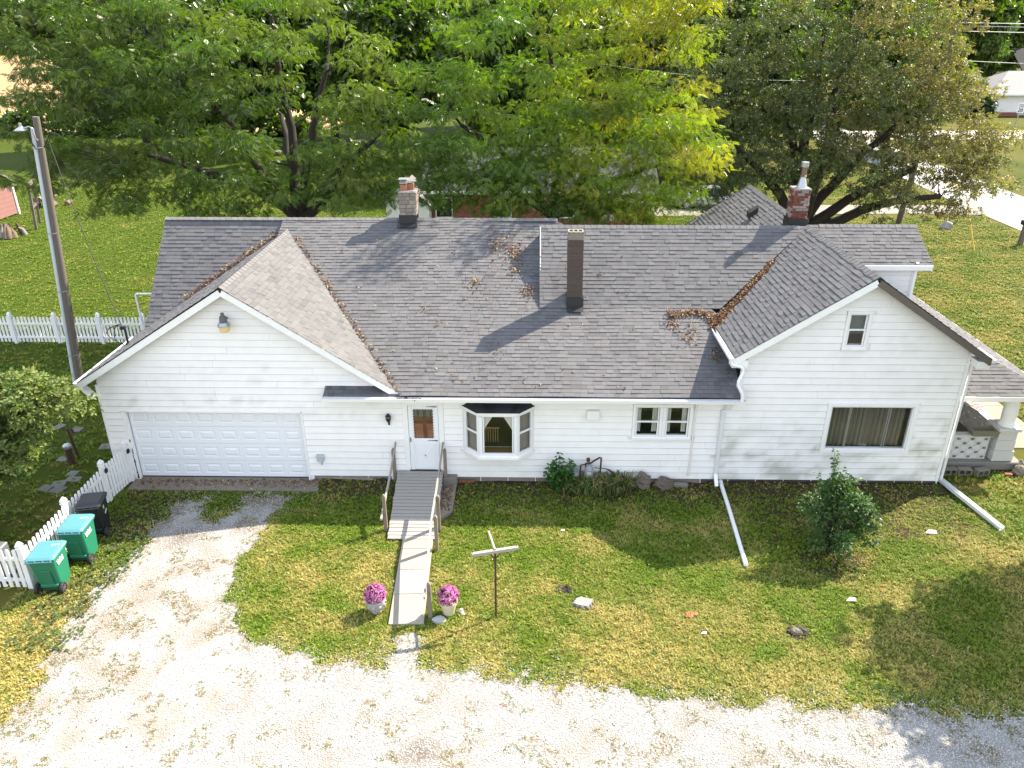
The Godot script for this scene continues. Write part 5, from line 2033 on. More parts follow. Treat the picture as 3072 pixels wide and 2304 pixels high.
	hose.tube(PackedVector3Array([V(5.85, 0.03, 0.25), V(6.5, 0.04, 0.14), V(7.0, 0.06, 0.08), V(7.3, 0.12, 0.05), V(7.6, 0.17, 0.07), V(7.85, 0.12, 0.10), V(7.92, 0.03, 0.25)]), PackedFloat32Array([0.014, 0.014, 0.014, 0.014, 0.014, 0.012, 0.010]), 7)
	tag(obj("old_cable", hose, M.rust), "old brown cable curling along the wall foot by the drain pipe", "cable")

	# bricks and stones along the wall
	var k := 0
	for q in [[V(-1.82, 0.06, 0.07), "left of two red bricks upright under the bay window", 0.0], [V(-1.585, 0.06, 0.07), "right of two red bricks upright under the bay window", 0.05]]:
		var o := thing("upright_brick", q[1], "brick", q[0], q[2], "bricks under the bay window")
		var bb := B.new()
		bb.bevel(Vector3.ZERO, V(0.215, 0.13, 0.09), 0.006)
		obj("brick", bb, M.brick, o)
		var ho := B.new()
		for s in [-0.06, 0.0, 0.06]:
			ho.lathe(PackedVector2Array([Vector2(0.014, 0.0655), Vector2(0.0, 0.0665)]), V(s, 0, 0), 8)
		obj("core_hole", ho, M.dark, o)
	var names := ["cored orange brick at the left end of the brick pile", "brown brick leaning in the brick pile by the garage", "broken dark red brick on top of the pile by the garage", "red brick at the back of the pile by the garage", "brick fragment at the right end of the pile by the garage", "small orange brick chip on the soil right of the pile"]
	var pos := [V(-6.13, 0.05, 0.12), V(-5.93, 0.05, 0.08), V(-5.72, 0.09, 0.05), V(-5.66, 0.05, 0.14), V(-5.47, 0.04, 0.06), V(-5.08, 0.03, 0.16)]
	for q in 6:
		var bb := B.new()
		bb.col = jit(Color(1.0, 0.9, 0.85), 0.35)
		bb.bevel(Vector3.ZERO, V(0.20, 0.08, 0.10) * ([1.0, 0.9, 1.0, 1.0, 0.6, 0.5][q]), 0.008)
		var o := obj("loose_brick", bb, M.brick)
		o.position = pos[q]
		o.rotation = V(rr(-0.3, 0.3), rr(-0.6, 0.9), rr(-0.4, 0.4))
		tag(o, names[q], "brick")
	for q in [[V(-6.05, 0.14, -0.02), V(-4.45, 0.12, 0.05), 0.09, "long weathered plank lying along the wall foot by the garage"], [V(-5.35, 0.05, 0.20), V(-4.95, 0.05, 0.13), 0.07, "short grey board on the soil right of the brick pile"], [V(-6.05, 0.03, 0.31), V(-5.6, 0.03, 0.29), 0.06, "short pale board in front of the brick pile"]]:
		var pb := B.new()
		pb.col = Color(0.9, 0.88, 0.85)
		pb.beam(q[0], q[1], q[2], 0.04)
		tag(obj("loose_board", pb, M.oldwood), q[3], "board")
	var sl := B.new()
	sl.col = Color(0.8, 0.8, 0.8)
	sl.bevel(V(-5.28, 0.03, 0.33), V(0.22, 0.05, 0.15), 0.008)
	tag(obj("paver", sl, M.block), "small square grey paver on grass before the brick pile", "paving stone")
	for q in [[V(3.40, 0.20, 0.20), V(0.22, 0.27, 0.17), "upright fuzzy brown rock under the double window, left of two", Color(0.30, 0.235, 0.19)], [V(4.02, 0.15, 0.20), V(0.26, 0.19, 0.18), "low rounded brown rock under the double window, right of two", Color(0.24, 0.19, 0.15)]]:
		var bb := B.new()
		bb.col = q[3]
		bb.lump(Vector3.ZERO, q[1], mid, 0.55, 0.08, 12, 18)
		var o := obj("boulder", bb, M.rock)
		o.position = q[0]
		tag(o, q[2], "rock")
	for q in [[V(3.10, 0.08, 0.14), V(0.30, 0.14, 0.12), "grey broken block beside the upright brown rock"], [V(4.50, 0.08, 0.16), V(0.42, 0.14, 0.13), "pale concrete block piece right of the low brown rock"], [V(-2.0, 0.08, 0.06), V(0.08, 0.10, 0.08), "white stone chip between the stoop and the bricks"], [V(7.25, 0.05, 0.22), V(0.16, 0.09, 0.12), "small round stone by the cable at the wall foot"], [V(9.9, 0.06, 0.12), V(0.25, 0.11, 0.12), "red brick piece at the wall foot right of the bush"], [V(9.2, 0.06, 0.16), V(0.16, 0.08, 0.12), "pale stone at the wall foot right of the bush"]]:
		var bb := B.new()
		bb.col = Color(0.85, 0.85, 0.84) if q[0].x < 8.0 and q[0].x > -1.0 else Color(1.3, 1.3, 1.3)
		bb.bevel(Vector3.ZERO, q[1], 0.02)
		var o := obj("stone_block", bb, M.brick if q[2].begins_with("red") else M.block)
		o.position = q[0]
		o.rotation.y = rr(-0.15, 0.15)
		tag(o, q[2], "stone")

	# gas meter
	var g := thing("gas_meter", "grey gas meter with rusty pipes standing among spiky leaves", "gas meter", V(1.82, 0, 0.30))
	var gm := B.new()
	gm.col = Color(0.24, 0.27, 0.30)
	gm.bevel(V(0, 0.50, 0), V(0.24, 0.34, 0.18), 0.04)
	gm.lathe(PackedVector2Array([Vector2(0.12, 0.0), Vector2(0.13, 0.05), Vector2(0.09, 0.16), Vector2(0.0, 0.20)]), V(0, 0.64, 0), 12)
	obj("meter", gm, M.paint, g)
	var gf := B.new()
	gf.col = Color(0.6, 0.6, 0.45)
	gf.bevel(V(0, 0.60, 0.10), V(0.12, 0.10, 0.03), 0.01)
	obj("dial", gf, M.vinyl, g)
	var gp := B.new()
	gp.tube(PackedVector3Array([V(-0.10, 0.75, 0), V(-0.10, 0.86, 0), V(0.06, 0.88, 0), V(0.12, 0.94, 0), V(0.30, 1.03, -0.05), V(0.34, 1.02, -0.05), V(0.33, 0.55, -0.05)]), PackedFloat32Array([0.028, 0.028, 0.028, 0.028, 0.026, 0.026, 0.026]), 8)
	gp.bevel(V(-0.03, 0.98, 0), V(0.10, 0.12, 0.09), 0.02)
	gp.tube(PackedVector3Array([V(-0.10, 0.84, 0), V(-0.24, 0.80, 0), V(-0.25, 0.2, 0)]), PackedFloat32Array([0.024, 0.024, 0.024]), 8)
	gp.tube(PackedVector3Array([V(0.14, 0.72, 0), V(0.5, 0.66, -0.05), V(0.75, 0.45, -0.1), V(1.1, 0.30, -0.2)]), PackedFloat32Array([0.016, 0.016, 0.016, 0.016]), 6)
	obj("pipe", gp, M.rust, g)
	var g2 := B.new()
	g2.col = Color(0.22, 0.25, 0.28)
	g2.lathe(PackedVector2Array([Vector2(0.10, 0), Vector2(0.14, 0.05), Vector2(0.13, 0.2), Vector2(0.05, 0.28), Vector2(0, 0.29)]), V(-0.40, 0.45, -0.02), 12)
	obj("regulator", g2, M.paint, g)

	# vent pipe and rusty hand pump left of the garage
	var vp := thing("capped_pipe", "rusty standpipe with a round grey cap left of the garage", "pipe", V(-13.88, 0, -0.83))
	var vb := B.new()
	vb.col = Color(1.1, 1.0, 0.9)
	vb.tube(PackedVector3Array([V(0, 0, 0), V(0, 0.62, 0)]), PackedFloat32Array([0.10, 0.10]), 14)
	obj("pipe", vb, M.rust, vp)
	var vc := B.new()
	vc.lathe(PackedVector2Array([Vector2(0.12, 0.58), Vector2(0.125, 0.66), Vector2(0.09, 0.70), Vector2(0, 0.71)]), Vector3.ZERO, 16)
	obj("cap", vc, M.steel, vp)
	var hp := thing("rusty_stake", "thin rusty post with a bent top behind the capped pipe", "post", V(-13.9, 0, -1.25))
	var hb := B.new()
	hb.tube(PackedVector3Array([V(0, 0, 0), V(-0.08, 1.0, 0.05)]), PackedFloat32Array([0.045, 0.035]), 8)
	hb.beam(V(-0.20, 1.02, 0.05), V(0.06, 1.0, 0.05), 0.05, 0.05)
	hb.beam(V(0.06, 1.0, 0.05), V(0.06, 0.9, 0.05), 0.05, 0.05)
	obj("post", hb, M.rust, hp)
	var pv := B.new()
	pv.col = Color(0.95, 0.95, 0.95)
	pv.tube(PackedVector3Array([V(-12.98, 2.0, -5.0), V(-13.02, 4.04, -5.0), V(-12.98, 4.09, -5.0), V(-12.2, 4.1, -5.0)]), PackedFloat32Array([0.035, 0.035, 0.035, 0.035]), 8)
	pv.tube(PackedVector3Array([V(-12.95, 0.0, -5.0), V(-12.98, 2.0, -5.0)]), PackedFloat32Array([0.035, 0.035]), 8)
	tag(obj("white_vent_pipe", pv, M.vinyl), "white bent plastic pipe rising behind the garage roof", "pipe")


# ------------------------------------------------------------------ bins
func bin(called: String, label: String, at: Vector3, turn: float, body: Color, lid: Color, s := 1.0) -> Node3D:
	var t := thing(called, label, "wheelie bin", at, turn, "wheeled bins by the picket fence")
	t.scale = Vector3.ONE * s
	var ring := func(w: float, d: float, y: float, dz: float) -> PackedVector3Array:
		var r := 0.06
		var q := PackedVector3Array()
		for c in [[1, 1, 0], [-1, 1, 1], [-1, -1, 2], [1, -1, 3]]:
			for k in 4:
				var a: float = c[2] * PI / 2 + k * PI / 6
				q.append(V(c[0] * (w * 0.5 - r) + r * cos(a), y, -(c[1] * (d * 0.5 - r) + r * sin(a)) + dz))
		return q
	var loft := func(b: B, rings: Array, top: bool, bottom: bool) -> void:
		for i in rings.size() - 1:
			for k in 16:
				var j := (k + 1) % 16
				b.quad(rings[i][k], rings[i][j], rings[i + 1][j], rings[i + 1][k])
		if top:
			for k in range(1, 15): b.tri(rings[-1][0], rings[-1][k], rings[-1][k + 1])
		if bottom:
			for k in range(1, 15): b.tri(rings[0][0], rings[0][k + 1], rings[0][k])
	var b := B.new()
	b.col = body
	loft.call(b, [ring.call(0.48, 0.50, 0.06, -0.02), ring.call(0.52, 0.56, 0.40, -0.01), ring.call(0.58, 0.66, 0.93, 0.02), ring.call(0.62, 0.70, 0.94, 0.02), ring.call(0.62, 0.70, 0.985, 0.02)], true, true)
	obj("body", b, M.plastic, t)
	# raised panels and grip ribs on the back
	var rb := B.new()
	rb.col = body * 0.9
	rb.bevel(V(0, 0.42, 0.292), V(0.26, 0.5, 0.03), 0.012, Basis(Vector3.RIGHT, 0.11))
	rb.bevel(V(0, 0.20, 0.27), V(0.4, 0.10, 0.06), 0.02)
	obj("back_rib", rb, M.plastic, t)
	var l := B.new()
	l.col = lid
	var lift := V(0, 0, 0)
	var rows := [ring.call(0.65, 0.74, 0.99, 0.02), ring.call(0.66, 0.75, 1.02, 0.02), ring.call(0.60, 0.66, 1.055, 0.0), ring.call(0.5, 0.5, 1.065, -0.03)]
	loft.call(l, rows, true, false)
	l.bevel(V(0, 1.055, 0.16), V(0.56, 0.012, 0.03), 0.004)
	obj("lid", l, M.plastic, t)
	var hd := B.new()
	hd.col = lid * 0.8
	for x in [-0.26, -0.09, 0.09, 0.26]:
		hd.tube(PackedVector3Array([V(x, 0.99, 0.38), V(x, 1.0, 0.43)]), PackedFloat32Array([0.022, 0.022]), 7)
	hd.tube(PackedVector3Array([V(-0.30, 0.985, 0.43), V(0.30, 0.985, 0.43)]), PackedFloat32Array([0.016, 0.016]), 8)
	obj("handle", hd, M.plastic, t)
	for x in [-0.285, 0.285]:
		var w := Node3D.new()
		w.name = numbered("wheel", t)
		t.add_child(w, true)
		w.position = V(x, 0.13, 0.27)
		var tb := Basis(Vector3.BACK, -PI / 2 * signf(x))
		var ty := B.new()
		ty.lathe(PackedVector2Array([Vector2(0.085, -0.035), Vector2(0.12, -0.035), Vector2(0.132, -0.02), Vector2(0.132, 0.02), Vector2(0.12, 0.035), Vector2(0.085, 0.035)]), Vector3.ZERO, 20, tb)
		obj("tyre", ty, M.dark, w)
		var hb := B.new()
		hb.col = Color(0.09, 0.09, 0.095)
		hb.lathe(PackedVector2Array([Vector2(0.09, -0.02), Vector2(0.09, 0.018), Vector2(0.03, 0.022), Vector2(0.028, 0.04), Vector2(0, 0.042)]), Vector3.ZERO, 20, tb)
		for k in 6:
			var a := TAU * k / 6
			hb.beam(tb * V(cos(a) * 0.03, 0.03, sin(a) * 0.03), tb * V(cos(a) * 0.085, 0.03, sin(a) * 0.085), 0.02, 0.016, tb.y)
		obj("hub", hb, M.plastic, w)
	var ax := B.new()
	ax.tube(PackedVector3Array([V(-0.27, 0.13, 0.27), V(0.27, 0.13, 0.27)]), PackedFloat32Array([0.012, 0.012]), 6)
	obj("axle", ax, M.dark, t)
	return t


func letters(text: String, size: float, m: Material, parent: Node, at: Transform3D, called := "lettering") -> void:
	var tm := TextMesh.new()
	var f := SystemFont.new()
	f.font_names = PackedStringArray(["Droid Sans"])
	f.font_weight = 800
	tm.font = f
	tm.text = text
	tm.font_size = 64
	tm.pixel_size = size / 64.0
	tm.depth = 0.004
	put(called, tm, m, parent, at)


func bins() -> void:
	M.plastic = with_tex(mat(1, 1, 1, 0.45), M.soft, 1.2)
	var green := Color(0.016, 0.165, 0.095)
	var teal := Color(0.075, 0.225, 0.255)
	var white := mat(0.85, 0.85, 0.85, 0.5)
	var spots := [[V(-11.22, 0, 4.72), 0.10, "green wheeled bin with teal lid, nearest the camera of three"], [V(-11.12, 0, 3.62), 0.06, "green wheeled bin with teal lid, beside the black bin"]]
	for s in spots:
		var t := bin("wheelie_bin", s[2], s[0], s[1], green, teal)
		# white block lettering on the right side
		var bs := Basis(Vector3.UP, PI / 2) 
		letters("W", 0.17, white, t, Transform3D(Basis(Vector3.UP, PI / 2) * Basis(Vector3.RIGHT, -0.06), V(0.3005, 0.80, 0.16)))
		letters("M", 0.17, white, t, Transform3D(Basis(Vector3.UP, PI / 2) * Basis(Vector3.RIGHT, -0.06), V(0.3005, 0.80, 0.02)))
		var lb := B.new()
		lb.prism(PackedVector3Array([V(0.06, 1.067, -0.16), V(0.24, 1.067, -0.17), V(0.24, 1.067, -0.14), V(0.06, 1.067, -0.13)]), V(0, -0.003, 0))
		obj("lid_label", lb, white, t)
	var k := bin("wheelie_bin", "black wheeled bin with a flat black lid, farthest of three", V(-11.30, 0, 2.55), 0.22, Color(0.016, 0.017, 0.02), Color(0.022, 0.023, 0.03), 0.96)
	var gl := B.new()
	gl.col = Color(0.35, 0.55, 0.12)
	gl.box(V(0.296, 0.83, 0.10), V(0.01, 0.09, 0.08))
	obj("green_label", gl, M.paint, k)
	var wl := B.new()
	wl.box(V(0.285, 0.62, -0.02), V(0.012, 0.02, 0.16), Basis(Vector3.RIGHT, 0.5))
	obj("white_label", wl, white, k)


# ------------------------------------------------------------------ fences
func picket_mesh(w: float, h: float) -> ArrayMesh:                 # one picket with a rounded top
	var b := B.new()
	var p := PackedVector3Array([V(-w / 2, 0, 0), V(w / 2, 0, 0), V(w / 2, h - w * 0.45, 0), V(w * 0.36, h - w * 0.15, 0), V(w * 0.15, h, 0), V(-w * 0.15, h, 0), V(-w * 0.36, h - w * 0.15, 0), V(-w / 2, h - w * 0.45, 0)])
	b.prism(p, V(0, 0, -0.022))
	return b.mesh()


func fence_post(parent: Node, at: Vector3, h: float, turn := 0.0) -> void:
	var b := B.new()
	var t := Basis(Vector3.UP, turn)
	b.bevel(at + V(0, h * 0.5, 0), V(0.125, h, 0.125), 0.008, t)
	b.bevel(at + V(0, h + 0.012, 0), V(0.155, 0.03, 0.155), 0.006, t)
	obj("post", b, M.vinyl, parent)
	var c := B.new()
	var y := at.y + h + 0.027
	for k in 4:
		var a0 := turn + PI / 4 + k * PI / 2
		var a1 := a0 + PI / 2
		var r := [[0.07, 0.0], [0.098, 0.055], [0.06, 0.12], [0.0, 0.17]]
		for i in 3:
			c.quad(V(at.x + r[i][0] * cos(a0), y + r[i][1], at.z - r[i][0] * sin(a0)), V(at.x + r[i][0] * cos(a1), y + r[i][1], at.z - r[i][0] * sin(a1)), V(at.x + r[i + 1][0] * cos(a1), y + r[i + 1][1], at.z - r[i + 1][0] * sin(a1)), V(at.x + r[i + 1][0] * cos(a0), y + r[i + 1][1], at.z - r[i + 1][0] * sin(a0)))
	obj("post_cap", c, M.vinyl, parent)


func run(parent: Node, a: Vector3, e: Vector3, step: float, pm: ArrayMesh, side: float, rails := [0.25, 0.85]) -> void:
	var d := e - a
	var L := d.length()
	var dir := d / L
	var nrm := V(-dir.z, 0, dir.x) * side
	var n := int(L / step)
	for r in rails:
		var b := B.new()
		b.beam(a + V(0, r, 0), e + V(0, r, 0), 0.035, 0.085)
		obj("rail", b, M.vinyl, parent)
	var bs := Basis(dir if side < 0 else -dir, Vector3.UP, nrm) if false else Basis(Vector3.UP.cross(nrm), Vector3.UP, nrm)
	for i in n:
		put("picket", pm, M.vinyl, parent, Transform3D(bs, a + dir * ((i + 0.5) * L / n) + nrm * 0.042 + V(0, 0.06, 0)))


func fences() -> void:
	var pm := picket_mesh(0.085, 1.08)
	var f := thing("picket_fence", "white picket fence running behind the bins from the garage corner", "fence")
	var c := [V(-11.72, 0, 1.13), V(-11.73, 0, 2.98), V(-11.74, 0, 4.84), V(-13.6, 0, 4.86), V(-15.4, 0, 4.88)]
	for p in c: fence_post(f, p, 1.16)
	for i in 4:
		var dd: Vector3 = (c[i + 1] - c[i]).normalized() * 0.07
		run(f, c[i] + dd, c[i + 1] - dd, 0.150, pm, -1.0 if i < 2 else -1.0)
	var post2 := V(-11.58, 0, 0.06)
	fence_post(f, post2, 1.18)
	var g := Node3D.new()
	g.name = "gate"
	f.add_child(g)
	var ga := V(-11.60, 0, 0.16)
	var ge := V(-11.71, 0, 1.02)
	run(g, ga, ge, 0.123, pm, -1.0, [0.25, 0.88])
	var br := B.new()
	br.beam(ga + V(0, 0.3, 0), ge + V(0, 0.82, 0), 0.03, 0.08)
	obj("brace", br, M.vinyl, g)
	var hg := B.new()
	for q in [V(-11.63, 0.98, 1.10), V(-11.49, 1.02, 0.10)]:
		hg.bevel(q, V(0.05, 0.13, 0.11), 0.012)
	obj("latch", hg, M.dark, g)
	# the low grey box behind the fence at the frame's left edge
	var bx := B.new()
	bx.col = Color(0.10, 0.11, 0.115)
	bx.bevel(V(-12.72, 0.5, 4.50), V(0.7, 1.0, 0.3), 0.03)
	tag(obj("utility_cabinet", bx, M.paint), "grey utility box behind the left end of the front fence", "utility box")
	# back yard fence
	var bf := thing("picket_fence", "white picket fence crossing the shaded side yard left of the garage", "fence")
	var pm2 := picket_mesh(0.085, 1.12)
	var x := -25.3
	var posts := []
	while x < -12.0:
		posts.append(V(x, 0, -10.62))
		x += 1.865
	for p in posts: fence_post(bf, p, 1.22)
	for i in posts.size() - 1:
		run(bf, posts[i] + V(0.07, 0, 0), posts[i + 1] - V(0.07, 0, 0), 0.15, pm2, -1.0, [0.28, 0.88])


# ------------------------------------------------------------------ poles and wires
func wire(called: String, label: String, pts: PackedVector3Array, r := 0.012, m: Material = null) -> void:
	var b := B.new()
	var q := PackedVector3Array()
	var rad := PackedFloat32Array()
	for i in pts.size() - 1:
		for k in 8:
			var t := k / 8.0
			q.append(pts[i].lerp(pts[i + 1], t) - V(0, 0.0, 0))
			rad.append(r)
	q.append(pts[-1]); rad.append(r)
	b.tube(q, rad, 5)
	tag(obj(called, b, m if m else M.dark), label, "wire")


func sag(a: Vector3, e: Vector3, s: float) -> PackedVector3Array:
	var q := PackedVector3Array()
	for i in 13:
		var t := i / 12.0
		q.append(a.lerp(e, t) - V(0, s * 4.0 * t * (1.0 - t), 0))
	return q


func poles() -> void:
	var p := thing("utility_pole", "grey weathered utility pole with a street lamp and a steel conduit", "utility pole")
	var a := V(-16.82, 0, -6.8)
	var e := V(-15.98, 9.5, -6.8)
	var b := B.new()
	b.col = Color(1.6, 1.56, 1.5)
	b.tube(PackedVector3Array([a, a.lerp(e, 0.5), e]), PackedFloat32Array([0.145, 0.128, 0.105]), 16)
	obj("pole", b, M.wood, p)
	var c := B.new()
	c.col = Color(0.50, 0.54, 0.58)
	c.tube(PackedVector3Array([a + V(-0.17, 0, 0.08), e + V(-0.16, -0.35, 0.08)]), PackedFloat32Array([0.066, 0.066]), 10)
	obj("conduit", c, M.paint, p)
	var st := B.new()
	for y in [0.12, 0.38, 0.6, 0.9]:
		st.tube(PackedVector3Array([a.lerp(e, y) + V(-0.08, -0.015, 0.04), a.lerp(e, y) + V(-0.08, 0.015, 0.04)]), PackedFloat32Array([0.20 - y * 0.02, 0.20 - y * 0.02]), 14, false)
	obj("strap", st, M.steel, p)
	var l := Node3D.new()
	l.name = "street_lamp"
	p.add_child(l)
	var ar := B.new()
	ar.tube(PackedVector3Array([V(-16.02, 8.78, -6.66), V(-16.06, 8.85, -6.62), V(-16.06, 9.15, -6.60), V(-16.16, 9.22, -6.60), V(-16.32, 9.17, -6.6)]), PackedFloat32Array([0.025, 0.025, 0.025, 0.025, 0.025]), 8)
	obj("arm", ar, M.steel, l)
	var hd := B.new()
	hd.lathe(PackedVector2Array([Vector2(0.20, 9.10), Vector2(0.19, 9.13), Vector2(0.07, 9.20), Vector2(0.06, 9.22), Vector2(0.0, 9.23)]), V(-16.44, 0, -6.6), 16)
	hd.lathe(PackedVector2Array([Vector2(0.045, 9.22), Vector2(0.045, 9.33), Vector2(0.0, 9.34)]), V(-16.44, 0, -6.6), 12)
	obj("shade", hd, M.steel, l)
	var dk := B.new()
	dk.tube(PackedVector3Array([V(-16.3, 9.05, -6.66), V(-16.25, 8.75, -6.62), V(-16.12, 8.5, -6.62)]), PackedFloat32Array([0.02, 0.02, 0.02]), 6)
	dk.tube(PackedVector3Array([V(-15.9, 8.55, -6.7), V(-15.6, 8.98, -6.7), V(-15.45, 9.03, -6.72), V(-15.3, 8.9, -6.75)]), PackedFloat32Array([0.02, 0.018, 0.018, 0.012]), 6)
	obj("cable", dk, M.dark, p)
	wire("service_wire", "black service wire sagging from the grey pole to the garage roof", sag(V(-15.75, 8.9, -6.75), V(-11.62, 4.34, -1.3), 0.30), 0.014)
	var lp := PackedVector3Array()
	for i in 11:
		var t := i / 10.0
		lp.append(V(-11.62 - 0.28 * sin(PI * t), 4.34 - 0.45 * t + 0.1 * sin(TAU * t), -1.25 - 0.1 * sin(t * 5.0)))
	wire("service_wire", "slack black loop of wire at the mast on the garage roof", lp, 0.016)
	var lp2 := PackedVector3Array()
	for i in 11:
		var t := i / 10.0
		lp2.append(V(-11.62 - 0.55 * sin(PI * t), 4.42 - 0.62 * t, -1.3 - 0.12 * sin(t * 4.0)))
	wire("service_wire", "wider black loop of wire left of the mast on the garage roof", lp2, 0.014)

	var q := thing("utility_pole", "dark leaning utility pole behind the right tree", "utility pole")
	var b2 := B.new()
	b2.col = Color(0.55, 0.5, 0.46)
	b2.tube(PackedVector3Array([V(25.1, 0, -32.9), V(25.55, 5.0, -33.0), V(26.15, 12.4, -33.1)]), PackedFloat32Array([0.19, 0.17, 0.14]), 14)
	obj("pole", b2, M.wood, q)
	var cx := B.new()
	cx.beam(V(24.9, 12.1, -33.5), V(27.4, 12.1, -32.7), 0.10, 0.12)
	obj("cross_arm", cx, M.wood, q)
	var cd := B.new()
	cd.col = Color(0.6, 0.6, 0.6)
	cd.tube(PackedVector3Array([V(25.62, 3.5, -32.8), V(26.05, 9.6, -32.85)]), PackedFloat32Array([0.03, 0.03]), 6)
	obj("conduit", cd, M.paint, q)
	var names := ["topmost grey power line crossing the far trees at the right", "second grey power line crossing the far trees at the right", "third grey power line crossing the far trees at the right"]
	var gray := mat(0.42, 0.42, 0.40, 0.6)
	for i in 3:
		var y: float = [12.3, 12.12, 11.82][i]
		wire("power_line", names[i], sag(V(26.1 + i * 0.3, y, -33.0), V(66, y - 0.1 - i * 0.12, -41.0), 0.15), 0.022, gray)
	wire("power_line", "low dark wire running right from the leaning pole", sag(V(26.0, 10.2, -33.0), V(60, 9.7, -34.0), 0.3), 0.02, gray)
	wire("power_line", "thin wire from the leaning pole through the dark tree crown", sag(V(25.9, 9.5, -33.0), V(2.0, 10.6, -26.0), 0.8), 0.012, gray)
	wire("power_line", "thin wire dropping from the leaning pole to the white house", sag(V(26.0, 9.8, -33.0), V(68, 3.3, -100), 0.6), 0.02)


# ------------------------------------------------------------------ farther things
func far_things() -> void:
	# brick house seen through the trees
	var h := thing("brick_house", "red brick house with a grey roof glimpsed behind the middle tree", "house")
	var im := Image.create(128, 128, false, Image.FORMAT_RGB8)
	im.fill(Color(0.50, 0.45, 0.41))
	var r2 := RandomNumberGenerator.new()
	r2.seed = 5
	for row in 8:
		for k in 3:
			var x := int(k * 43 + (21 if row % 2 else 0))
			var t := r2.randf_range(0.85, 1.15)
			var c := Color(0.50 * t, 0.26 * t, 0.19 * t)
			im.fill_rect(Rect2i(x % 128, row * 16 + 1, 40, 13), c)
			if x % 128 > 88: im.fill_rect(Rect2i(0, row * 16 + 1, (x % 128) - 88, 13), c)
	var bm := with_tex(mat(1, 1, 1, 0.9), tex(im), 1.5)
	var w := B.new()
	w.box(V(0.8, 1.5, -33.0), V(13.6, 3.0, 8.0))
	obj("wall", w, bm, h)
	var rf := B.new()
	rf.col = Color(0.085, 0.085, 0.09)
	deck(rf, PackedVector3Array([V(-6.6, 2.9, -28.4), V(8.2, 2.9, -28.4), V(8.2, 5.0, -33.0), V(-6.6, 5.0, -33.0)]), 0.12)
	deck(rf, PackedVector3Array([V(-6.6, 5.0, -33.0), V(8.2, 5.0, -33.0), V(8.2, 2.9, -37.6), V(-6.6, 2.9, -37.6)]), 0.12)
	obj("roof", rf, M.shingle, h)
	var gb := B.new()
	gb.col = Color(0.85, 0.85, 0.85)
	gb.prism(PackedVector3Array([V(7.58, 2.9, -29.0), V(7.58, 2.9, -37.0), V(7.58, 4.8, -33.0)]), V(-0.1, 0, 0))
	gb.box(V(0.8, 2.86, -28.42), V(14.8, 0.16, 0.05))
	obj("gable", gb, M.trim, h)
	var ep := B.new()                                            # white gabled entry at its left end
	ep.col = Color(0.9, 0.9, 0.9)
	ep.box(V(-7.3, 1.2, -29.0), V(2.6, 2.4, 2.6))
	ep.prism(PackedVector3Array([V(-8.6, 2.4, -27.72), V(-6.0, 2.4, -27.72), V(-7.3, 3.45, -27.72)]), V(0, 0, -0.1))
	obj("entry", ep, M.trim, h)
	var er := B.new()
	er.col = Color(0.22, 0.21, 0.21)
	deck(er, PackedVector3Array([V(-8.9, 2.25, -27.4), V(-7.3, 3.65, -27.4), V(-7.3, 3.65, -30.5), V(-8.9, 2.25, -30.5)]), 0.10)
	deck(er, PackedVector3Array([V(-7.3, 3.65, -27.4), V(-5.7, 2.25, -27.4), V(-5.7, 2.25, -30.5), V(-7.3, 3.65, -30.5)]), 0.10)
	obj("entry_roof", er, M.shingle, h)
	for x in [-5.2, -1.5, 2.4]:
		var f := B.new()
		frame_rect(f, x - 0.55, 1.2, x + 0.55, 2.5, 0.08, -28.99, -28.93)
		var fo := obj("window", f, M.trim, h)
		var g := B.new()
		g.quad(V(x - 0.5, 1.25, -28.97), V(x + 0.5, 1.25, -28.97), V(x + 0.5, 2.45, -28.97), V(x - 0.5, 2.45, -28.97))
		obj("pane", g, M.dark, fo)
	var me := B.new()
	me.col = Color(0.4, 0.42, 0.44)
	me.lathe(PackedVector2Array([Vector2(0.13, 0), Vector2(0.13, 0.12), Vector2(0, 0.14)]), V(4.9, 1.3, -28.98), 12, Basis(Vector3.RIGHT, PI / 2))
	me.bevel(V(5.3, 1.25, -28.9), V(0.28, 0.4, 0.14), 0.02)
	obj("electric_meter", me, M.paint, h)

	# white house at the right
	var k := thing("white_house", "long white sided house with a pale grey roof across the road", "house")
	var kw := B.new()
	for i in 13:
		kw.box(V(80.0, 0.65 + i * 0.20, -101.6), V(24.0, 0.196, 0.1), Basis(Vector3.RIGHT, 0.12))
	kw.box(V(80.0, 1.6, -106.0), V(23.9, 3.0, 8.7))
	obj("siding", kw, M.siding, k)
	var kb := B.new()
	kb.box(V(80.0, 0.25, -101.6), V(24.0, 0.5, 0.2))
	obj("foundation", kb, bm, k)
	var kr := B.new()
	kr.col = Color(0.36, 0.35, 0.35)
	deck(kr, PackedVector3Array([V(67.2, 3.15, -100.6), V(93, 3.15, -100.6), V(88, 6.0, -107.0), V(72.5, 6.0, -107.0)]), 0.15)
	deck(kr, PackedVector3Array([V(72.5, 6.0, -107.0), V(88, 6.0, -107.0), V(93, 3.15, -112.4), V(67.2, 3.15, -112.4)]), 0.15)
	deck(kr, PackedVector3Array([V(67.2, 3.15, -112.4), V(67.2, 3.15, -100.6), V(72.5, 6.0, -107.0)]), 0.15)
	obj("roof", kr, M.shingle, k)
	var kf := B.new()
	kf.box(V(80, 3.02, -100.6), V(25.8, 0.2, 0.06))
	obj("fascia", kf, M.trim, k)
	var kv := B.new()
	kv.box(V(72.6, 0.28, -101.45), V(1.0, 0.32, 0.06))
	obj("vent", kv, M.steel, k)
	var kr2 := thing("dark_roofed_house", "dark roof gable behind the white house at the right edge", "house")
	var k2 := B.new()
	k2.col = Color(0.06, 0.06, 0.065)
